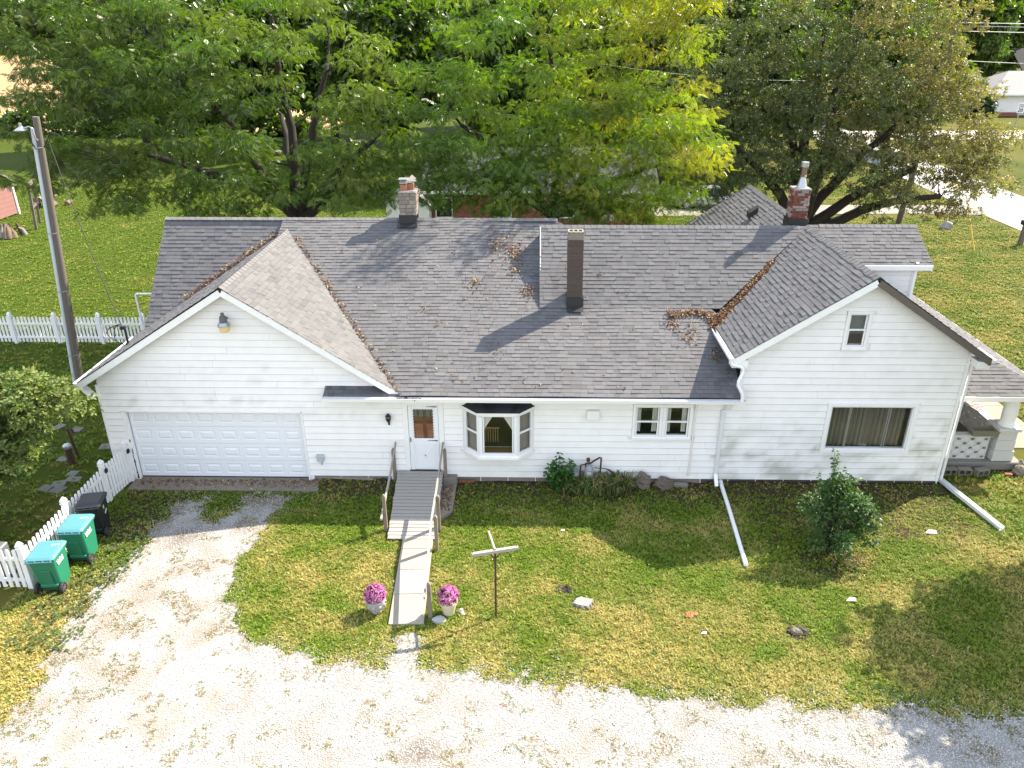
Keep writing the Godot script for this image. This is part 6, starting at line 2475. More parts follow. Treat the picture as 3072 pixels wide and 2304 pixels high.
	deck(k2, PackedVector3Array([V(84, 4.6, -122), V(98, 4.6, -122), V(98, 8.6, -128), V(84, 8.6, -128)]), 0.2)
	obj("roof", k2, M.shingle, kr2)
	var k3 := B.new()
	k3.box(V(91, 2.3, -127), V(13, 4.6, 9))
	obj("wall", k3, M.siding, kr2)
	# tan roofed building far behind the middle tree
	var tn := thing("tan_building", "low tan roofed building far behind the middle tree", "building")
	var t1 := B.new()
	t1.col = Color(0.62, 0.46, 0.32)
	deck(t1, PackedVector3Array([V(-6, 7.0, -70), V(1.5, 7.2, -70), V(2.2, 8.9, -75), V(-5, 8.9, -75)]), 0.2)
	obj("roof", t1, M.shingle, tn)
	var t2 := B.new()
	t2.col = Color(0.8, 0.78, 0.72)
	t2.box(V(-2, 3.5, -74), V(7, 7, 7))
	obj("wall", t2, M.siding, tn)

	car()
	# shed at the left edge
	var s := thing("red_shed", "faded red shed with white corner trim at the left edge", "shed")
	var sb := B.new()
	sb.col = Color(0.30, 0.16, 0.15)
	for i in 7:
		sb.box(V(-38.6 + i * 0.0, 0.25 + i * 0.31, -33.6), V(4.4, 0.30, 3.0))
	obj("wall", sb, M.siding, s)
	var st := B.new()
	st.box(V(-36.38, 1.15, -32.08), V(0.14, 2.3, 0.14))
	st.box(V(-36.38, 1.15, -35.12), V(0.14, 2.3, 0.14))
	obj("trim", st, M.trim, s)
	var sr := B.new()
	sr.col = Color(0.33, 0.31, 0.29)
	deck(sr, PackedVector3Array([V(-40.4, 2.3, -31.8), V(-36.1, 2.3, -31.8), V(-36.1, 3.3, -33.6), V(-40.4, 3.3, -33.6)]), 0.1)
	deck(sr, PackedVector3Array([V(-40.4, 3.3, -33.6), V(-36.1, 3.3, -33.6), V(-36.1, 2.3, -35.4), V(-40.4, 2.3, -35.4)]), 0.1)
	obj("roof", sr, M.shingle, s)
	# old post frame
	var pf := thing("post_frame", "old dark wooden post frame standing in the left back lawn", "post frame")
	for q in [[V(-32.45, 0, -30.55), V(-32.25, 2.95, -30.6)], [V(-33.3, 0, -32.4), V(-33.1, 2.9, -32.5)]]:
		var b := B.new()
		b.beam(q[0], q[1], 0.14, 0.14)
		obj("post", b, M.wood, pf)
	var xb := B.new()
	xb.col = Color(1.8, 1.7, 1.5)
	xb.beam(V(-32.2, 2.86, -30.45), V(-33.15, 2.80, -32.6), 0.05, 0.24)
	obj("top_board", xb, M.wood, pf)
	var xc := B.new()
	xc.col = Color(1.5, 1.45, 1.3)
	xc.beam(V(-32.38, 1.35, -30.4), V(-33.2, 1.3, -32.4), 0.05, 0.16)
	obj("rail", xc, M.wood, pf)
	# rotting stump
	var sp := thing("rotten_stump", "splintered grey and brown rotten tree stump at the left edge", "tree stump", V(-33.2, 0, -28.9))
	for i in 26:
		var b := B.new()
		var an := rr(0, TAU)
		var rad := rr(0.2, 1.2)
		b.col = jit([Color(0.40, 0.36, 0.32), Color(0.20, 0.13, 0.09), Color(0.30, 0.22, 0.16)][i % 3], 0.25)
		var o := V(cos(an) * rad, 0, sin(an) * rad * 0.7)
		b.tube(PackedVector3Array([o * 1.15, o + V(0, rr(0.2, 0.45), 0), o * 0.75 + V(0, rr(0.45, 0.85), 0)]), PackedFloat32Array([rr(0.14, 0.24), rr(0.1, 0.18), 0.03]), 6)
		obj("splinter", b, M.rock, sp)
	var rb := thing("log_pile", "pile of cut tan and red logs behind the left tree branches", "log pile", V(-35.6, 0, -38.2))
	for i in 14:
		var b := B.new()
		b.col = jit([Color(0.30, 0.20, 0.15), Color(0.40, 0.34, 0.28)][i % 2], 0.2)
		var o := V(rr(-1.3, 1.3), 0.18 + 0.3 * (i % 3), rr(-0.4, 0.4))
		b.tube(PackedVector3Array([o, o + V(rr(-0.2, 0.2), 0.0, 0.7)]), PackedFloat32Array([0.17, 0.17]), 9)
		obj("log", b, M.rock, rb)
	# right side: mailbox, stakes, rocks, sign
	var mb := thing("mailbox_post", "dark wooden mailbox post with a red flag at the right edge", "mailbox", V(30.0, 0, -27.3))
	var m1 := B.new()
	m1.beam(V(0, 0, 0), V(0.05, 1.3, 0), 0.22, 0.22, Vector3.BACK)
	obj("post", m1, M.wood, mb)
	var m2 := B.new()
	m2.bevel(V(0.15, 1.40, 0), V(0.8, 0.28, 0.30), 0.05)
	obj("box", m2, M.dark, mb)
	var m3 := B.new()
	m3.col = Color(0.5, 0.05, 0.04)
	m3.box(V(0.0, 0.85, 0.12), V(0.10, 0.10, 0.02))
	obj("flag", m3, M.paint, mb)
	var y1 := B.new()
	y1.col = Color(0.75, 0.50, 0.10)
	y1.tube(PackedVector3Array([V(26.60, 0, -26.0), V(26.15, 1.4, -26.2), V(25.55, 3.2, -26.4)]), PackedFloat32Array([0.035, 0.035, 0.03]), 7)
	tag(obj("guy_marker", y1, M.paint), "long yellow guy wire marker slanting beside the road", "marker")
	var y2 := B.new()
	y2.col = Color(0.55, 0.40, 0.10)
	y2.tube(PackedVector3Array([V(28.63, 0, -26.2), V(28.66, 1.0, -26.3)]), PackedFloat32Array([0.03, 0.03]), 6)
	tag(obj("marker_stake", y2, M.paint), "short ochre marker stake near the mailbox post", "marker")
	for q in [[V(27.6, 0.2, -31.4), V(0.40, 0.30, 0.30), "pale grey boulder on the lawn right of the leaning pole"], [V(28.2, 0.25, -39.9), V(0.55, 0.38, 0.4), "pale boulder beyond the dirt drive under the tree"], [V(29.0, 0.2, -39.6), V(0.35, 0.25, 0.3), "smaller boulder beyond the dirt drive nearer the road"]]:
		var b := B.new()
		b.col = Color(0.52, 0.50, 0.48)
		b.lump(Vector3.ZERO, q[1], mid, 0.5, 0.05, 7, 10)
		var o := obj("boulder", b, M.rock)
		o.position = q[0]
		tag(o, q[2], "rock")
	var sg := thing("speed_sign", "white speed limit 20 sign on a grey post by the side road", "traffic sign", V(53.9, 0, -71.0), 0.0)
	var s1 := B.new()
	s1.beam(V(0, 0, 0), V(0.25, 4.3, 0), 0.09, 0.07, Vector3.BACK)
	obj("post", s1, M.steel, sg)
	var lean := Basis(Vector3.FORWARD, 0.06)
	var s2 := B.new()
	s2.bevel(V(0.24, 3.9, 0.08), V(0.78, 1.0, 0.02), 0.008, lean)
	obj("panel", s2, M.trim, sg)
	var blk := mat(0.02, 0.02, 0.02)
	letters("20", 0.52, blk, sg, Transform3D(lean, V(0.22, 3.68, 0.093)))
	letters("SPEED", 0.2, blk, sg, Transform3D(lean, V(0.265, 4.25, 0.093)))
	letters("LIMIT", 0.2, blk, sg, Transform3D(lean, V(0.255, 4.06, 0.093)))


func car() -> void:
	var c := thing("parked_car", "silver sedan parked under the dark tree", "car", V(13.0, 0.0, -38.0), 0.03)
	# lofted body: half sections along the length (x from nose to tail), each [half width, height] from sill to roof centre
	var silver := with_tex(mat(0.42, 0.44, 0.46, 0.28, 0.6), M.soft, 0.5)
	var low := [[-2.35, 0.62, 0.35, 0.62], [-2.2, 0.80, 0.25, 0.74], [-1.6, 0.88, 0.22, 0.86], [-0.9, 0.90, 0.22, 0.95], [0.6, 0.91, 0.22, 0.98], [1.6, 0.89, 0.24, 1.02], [2.15, 0.82, 0.28, 1.0], [2.3, 0.70, 0.38, 0.86]]
	var b := B.new()
	var rings := []
	for s in low:
		var q := PackedVector3Array()
		for p in [[-0.86, 0.0], [-1.0, 0.25], [-1.0, 0.7], [-0.92, 0.92], [-0.7, 1.0], [0.7, 1.0], [0.92, 0.92], [1.0, 0.7], [1.0, 0.25], [0.86, 0.0]]:
			q.append(V(s[0], lerpf(s[2], s[3], p[1]), -p[0] * s[1]))
		rings.append(q)
	for i in rings.size() - 1:
		for k in 10:
			var j := (k + 1) % 10
			b.quad(rings[i][k], rings[i][j], rings[i + 1][j], rings[i + 1][k])
	fan(b, rings[0]); fan(b, rings[-1])
	obj("body", b, silver, c)
	var cab := [[-0.95, 0.78, 0.95], [-0.15, 0.64, 1.42], [0.5, 0.62, 1.47], [1.15, 0.64, 1.40], [1.85, 0.74, 1.02]]
	var rfb := B.new()
	var gl := B.new()
	for i in cab.size() - 1:
		var a: Array = cab[i]
		var e: Array = cab[i + 1]
		var ax := a[0] as float
		var ex := e[0] as float
		if i == 0 or i == 3: gl.quad(V(ax, a[2], a[1]), V(ex, e[2], e[1]), V(ex, e[2], -e[1]), V(ax, a[2], -a[1]))
		else: rfb.quad(V(ax, a[2], a[1]), V(ex, e[2], e[1]), V(ex, e[2], -e[1]), V(ax, a[2], -a[1]))
		for s in [1.0, -1.0]:
			gl.quad(V(ax, 0.96, 0.80 * s), V(ex, 0.98, 0.80 * s), V(ex, e[2] - 0.05, e[1] * s), V(ax, a[2] - 0.05, a[1] * s))
			rfb.beam(V(ax, a[2], a[1] * s), V(ex, e[2], e[1] * s), 0.07, 0.07)
	for s in [1.0, -1.0]:
		rfb.beam(V(0.45, 0.97, 0.81 * s), V(0.5, 1.45, 0.63 * s), 0.06, 0.05, Vector3.RIGHT)
	obj("roof", rfb, silver, c)
	var gm := mat(0.015, 0.018, 0.02, 0.05)
	obj("window", gl, gm, c)
	for x in [-1.42, 1.38]:
		for z in [-0.84, 0.84]:
			var w := Node3D.new()
			w.name = numbered("wheel", c)
			c.add_child(w, true)
			w.position = V(x, 0.33, z)
			var t := B.new()
			var tb := Basis(Vector3.RIGHT, PI / 2 * signf(z))
			t.lathe(PackedVector2Array([Vector2(0.22, -0.10), Vector2(0.31, -0.10), Vector2(0.335, -0.07), Vector2(0.335, 0.07), Vector2(0.31, 0.10), Vector2(0.22, 0.10)]), Vector3.ZERO, 24, tb)
			obj("tyre", t, M.dark, w)
			var rm := B.new()
			rm.col = Color(0.06, 0.06, 0.06)
			rm.lathe(PackedVector2Array([Vector2(0.23, 0.03), Vector2(0.0, 0.03)]), Vector3.ZERO, 24, tb)
			obj("disc", rm, M.dark, w)
			var sp := B.new()
			for k in 6:
				var a := TAU * k / 6
				sp.beam(tb * V(0, 0.075, 0), tb * V(cos(a) * 0.225, 0.075, sin(a) * 0.225), 0.07, 0.03, tb.y)
			sp.lathe(PackedVector2Array([Vector2(0.235, 0.07), Vector2(0.235, 0.10), Vector2(0.205, 0.10), Vector2(0.20, 0.07)]), Vector3.ZERO, 24, tb)
			sp.lathe(PackedVector2Array([Vector2(0.06, 0.08), Vector2(0.05, 0.105), Vector2(0, 0.11)]), Vector3.ZERO, 12, tb)
			obj("rim", sp, M.steel, w)
			var ar := B.new()
			ar.lathe(PackedVector2Array([Vector2(0.38, 0.055), Vector2(0.30, 0.056)]), Vector3.ZERO, 24, tb)
			obj("wheel_arch", ar, M.dark, w)
	var hl := B.new()
	for z in [-0.66, 0.66]: hl.bevel(V(-2.16, 0.66, z), V(0.24, 0.13, 0.28), 0.04)
	obj("headlight", hl, M.vinyl, c)
	var tl := B.new()
	tl.col = Color(0.4, 0.05, 0.03)
	for z in [-0.66, 0.66]: tl.bevel(V(2.20, 0.82, z), V(0.14, 0.14, 0.26), 0.03)
	obj("tail_light", tl, M.paint, c)
	var gr := B.new()
	gr.bevel(V(-2.32, 0.48, 0), V(0.08, 0.18, 0.9), 0.03)
	obj("grille", gr, M.dark, c)
	var mr := B.new()
	for z in [-0.93, 0.93]: mr.bevel(V(-0.62, 1.02, z), V(0.14, 0.11, 0.16), 0.03)
	obj("mirror", mr, silver, c)


# ------------------------------------------------------------------ trees
func frond_mesh(pairs: int, long_: float, wide: float, droop := 0.25) -> ArrayMesh:   # a pinnate leaf of unit length along +x
	var b := B.new()
	for i in pairs + 1:
		var t := 0.14 + 0.86 * i / pairs
		var o := V(t, -droop * t * t, 0)
		var L := long_ * (1.0 - 0.45 * absf(t - 0.55))
		for s in ([1.0, -1.0] if i < pairs else [0.0]):
			var d := V(0.55, -0.18, s).normalized() if s != 0.0 else V(1, -0.5, 0).normalized()
			var side := d.cross(V(0, 1, 0)).normalized() * wide * 0.5
			var tip := o + d * L + V(0, -L * 0.22, 0)
			var m := o + d * L * 0.42 + V(0, 0.012, 0)
			b.tri(o, m + side, tip) if s >= 0.0 else b.tri(o, m + side, tip)
			b.tri(o, tip, m - side)
	return b.mesh()


func twig_mesh(n: int, size: float, wide: float, seed_: int) -> ArrayMesh:             # a twig end with oval leaves, unit length along +x
	var r := RandomNumberGenerator.new()
	r.seed = seed_
	var b := B.new()
	for i in n:
		var t := 0.15 + 0.85 * i / (n - 1.0)
		var o := V(t, r.randf_range(-0.08, 0.08), r.randf_range(-0.08, 0.08))
		var an := i * 2.4 + r.randf_range(-0.4, 0.4)
		var d := V(r.randf_range(0.3, 0.9), cos(an) * 0.8 + 0.15, sin(an)).normalized()
		if i == n - 1: d = V(1, 0.1, 0).normalized()
		var L := size * r.randf_range(0.75, 1.15)
		var side := d.cross(V(r.randf_range(-0.4, 0.4), 1, r.randf_range(-0.4, 0.4))).normalized() * L * wide
		var up := side.cross(d).normalized()
		if up.y < 0: up = -up
		var tip := o + d * L - up * L * 0.08
		var m0 := o + d * L * 0.3
		var m1 := o + d * L * 0.7
		var k := up * L * 0.07
		b.tri(o, m0 + side * 0.85 + k, m0)
		b.quad(m0, m0 + side * 0.85 + k, m1 + side * 0.75 + k, m1)
		b.tri(m1, m1 + side * 0.75 + k, tip)
		b.tri(o, m0, m0 - side * 0.85 + k)
		b.quad(m0, m1, m1 - side * 0.75 + k, m0 - side * 0.85 + k)
		b.tri(m1, tip, m1 - side * 0.75 + k)
	return b.mesh()


func limb(b: B, a: Vector3, e: Vector3, r0: float, r1: float, bow: float, nodes: Array) -> void:
	var pts := PackedVector3Array()
	var rad := PackedFloat32Array()
	var n := 7
	var side := V(rr(-1, 1), 0, rr(-1, 1)) * (e - a).length() * 0.07
	for i in n + 1:
		var t := float(i) / n
		var p := a.lerp(e, t) + V(0, bow * sin(PI * t), 0) + side * sin(PI * t * 1.5) 
		if i > 0 and i < n: p += V(rr(-1, 1), rr(-1, 1), rr(-1, 1)) * 0.06 * (e - a).length() / n * 2.0
		pts.append(p)
		rad.append(lerpf(r0, r1, pow(t, 0.8)))
		if i > 1: nodes.append([p, lerpf(r0, r1, pow(t, 0.8))])
	b.tube(pts, rad, 7 if r0 > 0.05 else 5)


func tree(called: String, label: String, base: Vector3, fork: Vector3, r0: float, mains: Array, blobs: Array, clumps: int, per: int, meshes: Array, m: Material, size: Vector2, colors: Array, group := "", clump_r := Vector2(0.8, 1.4), holes := [], bark_tint := Color.WHITE) -> Node3D:
	# blobs: [centre, radii]; clumps of leaves are spread in them, each joined by a branch to the nearest limb
	var t := thing(called, label, "tree", Vector3.ZERO, 0.0, group)
	var wood := B.new()
	wood.col = bark_tint
	var nodes := []
	wood.tube(PackedVector3Array([base + V(0, -0.1, 0), base + V(0, 0.35, 0), base.lerp(fork, 0.5), fork]), PackedFloat32Array([r0 * 1.6, r0 * 1.12, r0 * 0.95, r0 * 0.85]), 12)
	nodes.append([fork, r0 * 0.8])
	for e in mains:
		limb(wood, fork - V(0, 0.2, 0), e, r0 * 0.62, r0 * 0.22, 0.4, nodes)
	var cs := []
	var tries := 0
	var weights := PackedFloat32Array()
	var total := 0.0
	for bl in blobs:
		var vol: float = pow(bl[1].x * bl[1].y * bl[1].z, 0.8) * (bl[2] if bl.size() > 2 else 1.0)
		total += vol
		weights.append(total)
	var gap := (clump_r.x + clump_r.y) * 0.47
	while cs.size() < clumps and tries < clumps * 30:
		tries += 1
		var pick := rr(0, total)
		var bi := 0
		while weights[bi] < pick: bi += 1
		var d := V(rng.randfn(), rng.randfn(), rng.randfn()).normalized()
		var p: Vector3 = blobs[bi][0] + d * blobs[bi][1] * pow(rng.randf(), 0.30)
		if p.y < 0.4: continue
		var ok := true
		for q in holes:
			if Vector2(p.x - q.x, p.y - q.y).length() < q.z: ok = false
		for q in cs:
			if ((q[0] - p) * V(1, 1.45, 1)).length() < gap: ok = false; break
		if not ok: continue
		cs.append([p, rr(clump_r.x, clump_r.y)])
	cs.sort_custom(func(p, q): return p[0].distance_to(fork) < q[0].distance_to(fork))
	for q in cs:
		var p: Vector3 = q[0]
		var best := 1e9
		var from = nodes[0]
		for nd in nodes:
			var dd: float = nd[0].distance_to(p) + maxf(0.0, nd[0].y - p.y) * 0.6 + nd[0].distance_to(fork) * 0.15
			if dd < best and nd[1] > 0.010:
				best = dd
				from = nd
		limb(wood, from[0], p, minf(from[1] * 0.75, 0.02 + 0.022 * from[0].distance_to(p)), 0.010, rr(-0.1, 0.35), nodes)
	tag(obj("trunk", wood, M.bark, t), "")
	var places := []
	var cols := []
	for k in meshes.size():
		places.append([])
		cols.append(PackedColorArray())
	for q in cs:
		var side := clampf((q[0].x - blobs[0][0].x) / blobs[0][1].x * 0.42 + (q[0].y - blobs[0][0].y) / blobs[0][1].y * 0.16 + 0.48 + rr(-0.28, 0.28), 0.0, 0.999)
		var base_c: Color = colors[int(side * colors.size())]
		var tone := rr(0.75, 1.2)
		var n := int(per * pow(q[1] / clump_r.y, 1.6))
		var cy: Vector3 = q[0]
		for i in n:
			var d := V(rng.randfn(), rng.randfn() * 0.9, rng.randfn()).normalized()
			var p: Vector3 = cy + d * V(q[1], q[1] * 0.42, q[1]) * pow(rng.randf(), 0.45)
			if p.y < 0.25: continue
			var dirv := (V(d.x, d.y * 0.4 - 0.6, d.z) * 0.50 + V(rr(-1.0, 1.0), rr(-0.6, 0.5), rr(-1.0, 1.0))).normalized()
			var up := (V(rr(-1.2, 1.2), 0.6, rr(-1.2, 1.2) + 0.1) + d * 0.3).normalized()
			var z := dirv.cross(up).normalized()
			up = z.cross(dirv)
			var k := rng.randi() % meshes.size()
			places[k].append(Transform3D(Basis(dirv, up, z).scaled(Vector3.ONE * rr(size.x, size.y)), p))
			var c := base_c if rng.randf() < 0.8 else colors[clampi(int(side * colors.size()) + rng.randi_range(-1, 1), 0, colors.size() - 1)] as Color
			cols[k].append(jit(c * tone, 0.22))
	var crown := Node3D.new()
	crown.name = "crown"
	t.add_child(crown)
	for k in meshes.size():
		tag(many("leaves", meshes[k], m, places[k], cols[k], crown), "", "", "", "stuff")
	return t


func trees() -> void:
	var fr := [frond_mesh(7, 0.34, 0.12), frond_mesh(8, 0.30, 0.105, 0.4), frond_mesh(6, 0.36, 0.13, 0.1)]
	var tw := [twig_mesh(9, 0.42, 0.30, 1), twig_mesh(8, 0.46, 0.26, 2), twig_mesh(10, 0.38, 0.32, 3)]
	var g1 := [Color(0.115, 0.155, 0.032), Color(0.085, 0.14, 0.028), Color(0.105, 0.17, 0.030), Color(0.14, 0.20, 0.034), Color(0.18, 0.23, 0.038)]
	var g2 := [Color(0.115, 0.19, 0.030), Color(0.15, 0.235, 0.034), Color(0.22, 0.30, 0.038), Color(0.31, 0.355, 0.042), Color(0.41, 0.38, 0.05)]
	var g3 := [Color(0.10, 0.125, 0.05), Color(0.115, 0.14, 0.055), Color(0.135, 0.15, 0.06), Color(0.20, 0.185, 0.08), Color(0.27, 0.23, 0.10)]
	# left walnut
	tree("walnut_tree", "large dark green walnut tree behind the garage, leftmost of the big trees", V(-9.7, 0, -14.0), V(-9.9, 4.6, -14.0), 0.42,
		[V(-12.5, 9.0, -13.0), V(-8.0, 10.5, -13.5), V(-10.3, 12.5, -15.0), V(-15.5, 7.6, -12.6), V(-6.0, 8.0, -12.5), V(-11.0, 8.5, -17.0), V(-7.0, 6.4, -12.0)],
		[[V(-12.5, 9.6, -13.6), V(8.2, 4.6, 3.0)], [V(-17.5, 8.0, -13.0), V(4.8, 2.8, 2.5), 0.9], [V(-18.5, 12.2, -14.5), V(5.0, 2.2, 2.5), 0.9], [V(-15.8, 5.9, -12.4), V(3.2, 1.2, 1.6), 1.0], [V(-9.0, 6.4, -11.9), V(4.2, 1.6, 1.6), 0.9], [V(-12.8, 4.9, -12.2), V(1.6, 0.9, 1.2), 1.2]],
		225, 130, fr, M.leaf, Vector2(0.21, 0.34), g1, "", Vector2(0.65, 1.2), [V(-10.1, 7.4, 1.0), V(-9.4, 9.4, 0.8), V(-10.9, 10.6, 0.8), V(-8.2, 10.4, 0.7)])
	# yellowing walnut in the middle
	tree("walnut_tree", "tall walnut tree with bright yellow green leaves behind the middle of the house", V(0.8, 0, -16.0), V(1.2, 4.5, -15.6), 0.36,
		[V(-2.5, 8.5, -13.6), V(3.8, 9.0, -13.5), V(1.0, 12.0, -14.6), V(5.5, 7.0, -13.0), V(-3.5, 6.6, -13.0), V(1.5, 7.5, -12.4)],
		[[V(1.2, 9.6, -13.4), V(6.6, 4.6, 2.6)], [V(-2.6, 7.4, -12.6), V(3.2, 2.2, 1.8), 0.8], [V(4.4, 8.2, -12.6), V(3.4, 3.2, 2.2), 0.9], [V(1.0, 6.5, -12.2), V(3.0, 1.6, 1.6), 0.8], [V(4.9, 5.3, -12.6), V(1.1, 0.8, 0.9), 1.8], [V(-0.8, 6.4, -12.2), V(4.4, 1.1, 1.3), 2.4], [V(2.6, 5.9, -12.2), V(2.4, 0.9, 1.1), 2.4], [V(5.4, 14.2, -11.6), V(2.6, 2.0, 2.4), 0.8]],
		250, 125, fr, M.leaf, Vector2(0.20, 0.33), g2, "", Vector2(0.6, 1.15))
	# dark right tree
	tree("oak_tree", "large dark glossy leaved tree with many stems behind the right wing", V(13.4, 0, -19.5), V(13.5, 2.6, -19.3), 0.55,
		[V(12.2, 9.0, -19.0), V(14.6, 10.0, -19.0), V(16.8, 8.0, -18.2), V(10.0, 7.0, -18.4), V(18.0, 6.2, -17.6), V(13.4, 12.0, -20.0), V(15.6, 11.5, -20.5), V(9.4, 4.4, -18.0), V(19.4, 5.0, -17.2)],
		[[V(14.0, 10.0, -18.8), V(6.8, 4.9, 3.0)], [V(18.0, 8.0, -18.0), V(3.4, 2.8, 2.2), 1.0], [V(20.0, 5.4, -17.2), V(2.0, 1.5, 1.4), 1.2], [V(10.4, 6.4, -18.0), V(2.6, 2.6, 1.8), 0.9], [V(17.2, 4.6, -17.0), V(1.6, 1.2, 1.2), 1.0], [V(21.2, 7.2, -18.0), V(1.4, 1.2, 1.2), 1.2], [V(9.6, 4.4, -17.2), V(1.6, 0.9, 1.0), 1.0], [V(14.4, 6.4, -17.4), V(3.0, 1.4, 1.4), 0.8]],
		285, 66, tw, M.gloss_leaf, Vector2(0.23, 0.34), g3, "", Vector2(0.6, 1.15), [V(7.4, 5.0, 1.3)])
	# pear tree at the left edge
	var g4 := [Color(0.12, 0.18, 0.045), Color(0.10, 0.16, 0.04), Color(0.15, 0.19, 0.055)]
	tree("pear_tree", "small leafy tree at the left edge in front of the picket fence", V(-14.8, 0, 2.9), V(-14.7, 1.3, 2.9), 0.11,
		[V(-14.0, 3.2, 2.6), V(-13.0, 2.6, 2.9), V(-15.4, 3.4, 3.0), V(-14.6, 3.9, 2.4)],
		[[V(-14.7, 2.9, 2.6), V(1.9, 1.9, 1.3)], [V(-12.9, 3.55, 2.2), V(1.5, 0.75, 0.8), 1.3], [V(-13.3, 2.6, 2.6), V(0.9, 0.7, 0.7), 1.2]],
		64, 62, tw, M.gloss_leaf, Vector2(0.24, 0.36), g4, "", Vector2(0.35, 0.62))
	# the tree beyond the right edge that throws its shadow on the lawn
	tree("maple_tree", "broad tree beyond the right edge that shades the lawn corner", V(17.2, 0, 4.0), V(17.0, 2.4, 4.0), 0.25,
		[V(15.5, 5.0, 4.0), V(18.5, 5.5, 3.6), V(17.0, 6.5, 4.4), V(14.6, 5.4, 5.0)],
		[[V(16.6, 5.6, 4.2), V(3.9, 1.9, 2.7)], [V(14.6, 5.6, 5.2), V(2.2, 1.2, 1.6), 1.0]],
		95, 80, tw, M.leaf, Vector2(0.34, 0.5), g1, "", Vector2(0.6, 1.0))
	# trees farther back; all of one make, each turned and scaled its own way
	var bt := [twig_mesh(9, 0.55, 0.34, 8), twig_mesh(8, 0.6, 0.30, 9)]
	var far := tree("background_tree", "x", V(0, 0, 0), V(0, 3.5, 0), 0.35, [V(-2, 8, 0), V(2, 8.5, 0.5), V(0, 10, -1), V(0.5, 7.5, 2)],
		[[V(0, 8.2, 0), V(4.6, 5.0, 4.6)], [V(-2.4, 6.0, 1.5), V(2.6, 2.2, 2.2), 0.8], [V(2.6, 6.4, 1.2), V(2.4, 2.2, 2.2), 0.8]],
		110, 85, bt, M.leaf, Vector2(0.7, 1.1), [Color(0.10, 0.16, 0.034), Color(0.13, 0.19, 0.04), Color(0.085, 0.135, 0.032)], "trees standing behind the houses", Vector2(0.9, 1.6))
	var far2 := tree("background_tree", "x", V(0, 0, 0), V(0, 3.0, 0), 0.30, [V(-2, 7, 0), V(2, 7.5, 0.5), V(0, 9, -1)],
		[[V(0, 7.6, 0), V(4.4, 4.6, 4.4)], [V(-2.0, 5.0, 1.5), V(2.4, 2.0, 2.0), 0.8]],
		100, 85, bt, M.leaf, Vector2(0.7, 1.1), [Color(0.20, 0.23, 0.045), Color(0.16, 0.20, 0.04), Color(0.26, 0.24, 0.05)], "trees standing behind the houses", Vector2(0.9, 1.6))
	var spots := [
		[0, V(38, 0, -66), 1.0, "x"], [1, V(52, 0, -96), 1.1, "x"], [0, V(74, 0, -128), 1.5, "x"], [1, V(64, 0, -122), 1.4, "x"], [0, V(54, 0, -110), 1.4, "x"], [0, V(88, 0, -140), 1.6, "x"], [0, V(44, 0, -118), 1.5, "x"], [1, V(34, 0, -98), 1.3, "x"], [0, V(24, 0, -84), 1.3, "x"],
		[0, V(14, 0, -70), 1.25, "x"], [1, V(4, 0, -62), 1.2, "x"], [0, V(-4, 0, -84), 1.5, "x"], [0, V(-13, 0, -58), 1.15, "x"], [0, V(-22, 0, -72), 1.2, "x"], [0, V(20, 0, -56), 1.1, "x"], [1, V(9, 0, -50), 1.05, "x"], [0, V(-2, 0, -48), 1.0, "x"], [0, V(-29, 0, -64), 1.2, "x"], [1, V(-35, 0, -69), 1.1, "x"], [0, V(-41, 0, -66), 1.15, "x"]]
	far.queue_free() if false else null
	var words := ["dark green tree at the roadside behind the leaning pole", "yellowing tree left of the white house", "dark tree rising behind the white house roof", "olive tree behind the left end of the white house", "green tree beyond the side road bend", "tall dark tree at the far right behind the roofs", "dark tree far down the road", "yellow green tree beyond the dark tree's crown", "green tree behind the dark tree",
		"green tree behind the parked car", "light green tree behind the brick house roof", "tall dark tree far behind the tan building", "dark tree behind the big walnut's right half", "green tree at the field edge behind the big walnut", "green tree between the car and the road", "yellow green tree behind the brick house's right end", "green tree right behind the brick house", "dark tree behind the big walnut's left half", "yellow green tree behind the left walnut at the field edge", "leftmost dark tree at the near edge of the crop field"]
	for i in spots.size():
		var sp: Array = spots[i]
		var o: Node3D = [far, far2][sp[0]]
		var c: Node3D
		if i == 0 or i == 1: c = [far, far2][i]
		else:
			c = o.duplicate()
			c.name = numbered("background_tree", self)
			add_child(c)
		c.position = sp[1]
		c.rotation.y = i * 1.3
		c.scale = V(sp[2], sp[2] * rr(0.9, 1.15), sp[2])
		c.set_meta("label", words[i])
		c.set_meta("group", "trees standing behind the houses")
	# far treeline along the field
	var pl := []
	var cl := PackedColorArray()
	for i in 1500:
		var x := rr(-620, 330)
		var c := V(x, rr(2, 25) * (1.0 + 0.2 * sin(x * 0.05)), -400 + rr(-14, 14))
		for q in 10:
			var p := c + V(rr(-5, 5), rr(-4, 4), rr(-4, 4))
			if p.y < 0: continue
			pl.append(Transform3D(Basis.from_euler(V(rr(-1, 1), rr(0, TAU), rr(-1, 1))).scaled(Vector3.ONE * rr(4, 6)), p))
			cl.append(jit(Color(0.10, 0.14, 0.05), 0.25))
	tag(many("far_wood", bt[0], M.leaf, pl, cl), "far dark treeline beyond the crop field", "wood", "", "stuff")
	# hedge along the near edge of the field
	pl.clear()
	cl.clear()
	for i in 1500:
		var x := rr(-100, -26)
		var p := V(x, 0.3 + rr(0, 3.2) * (0.7 + 0.3 * sin(x * 0.5)), -79 + rr(-1.6, 1.6))
		pl.append(Transform3D(Basis.from_euler(V(rr(-1, 1), rr(0, TAU), rr(-1, 1))).scaled(Vector3.ONE * rr(0.8, 1.4)), p))
		cl.append(jit(Color(0.075, 0.12, 0.035), 0.25))
	tag(many("hedge", bt[1], M.leaf, pl, cl), "scrubby green hedge between the lawn and the crop field", "hedge", "", "stuff")


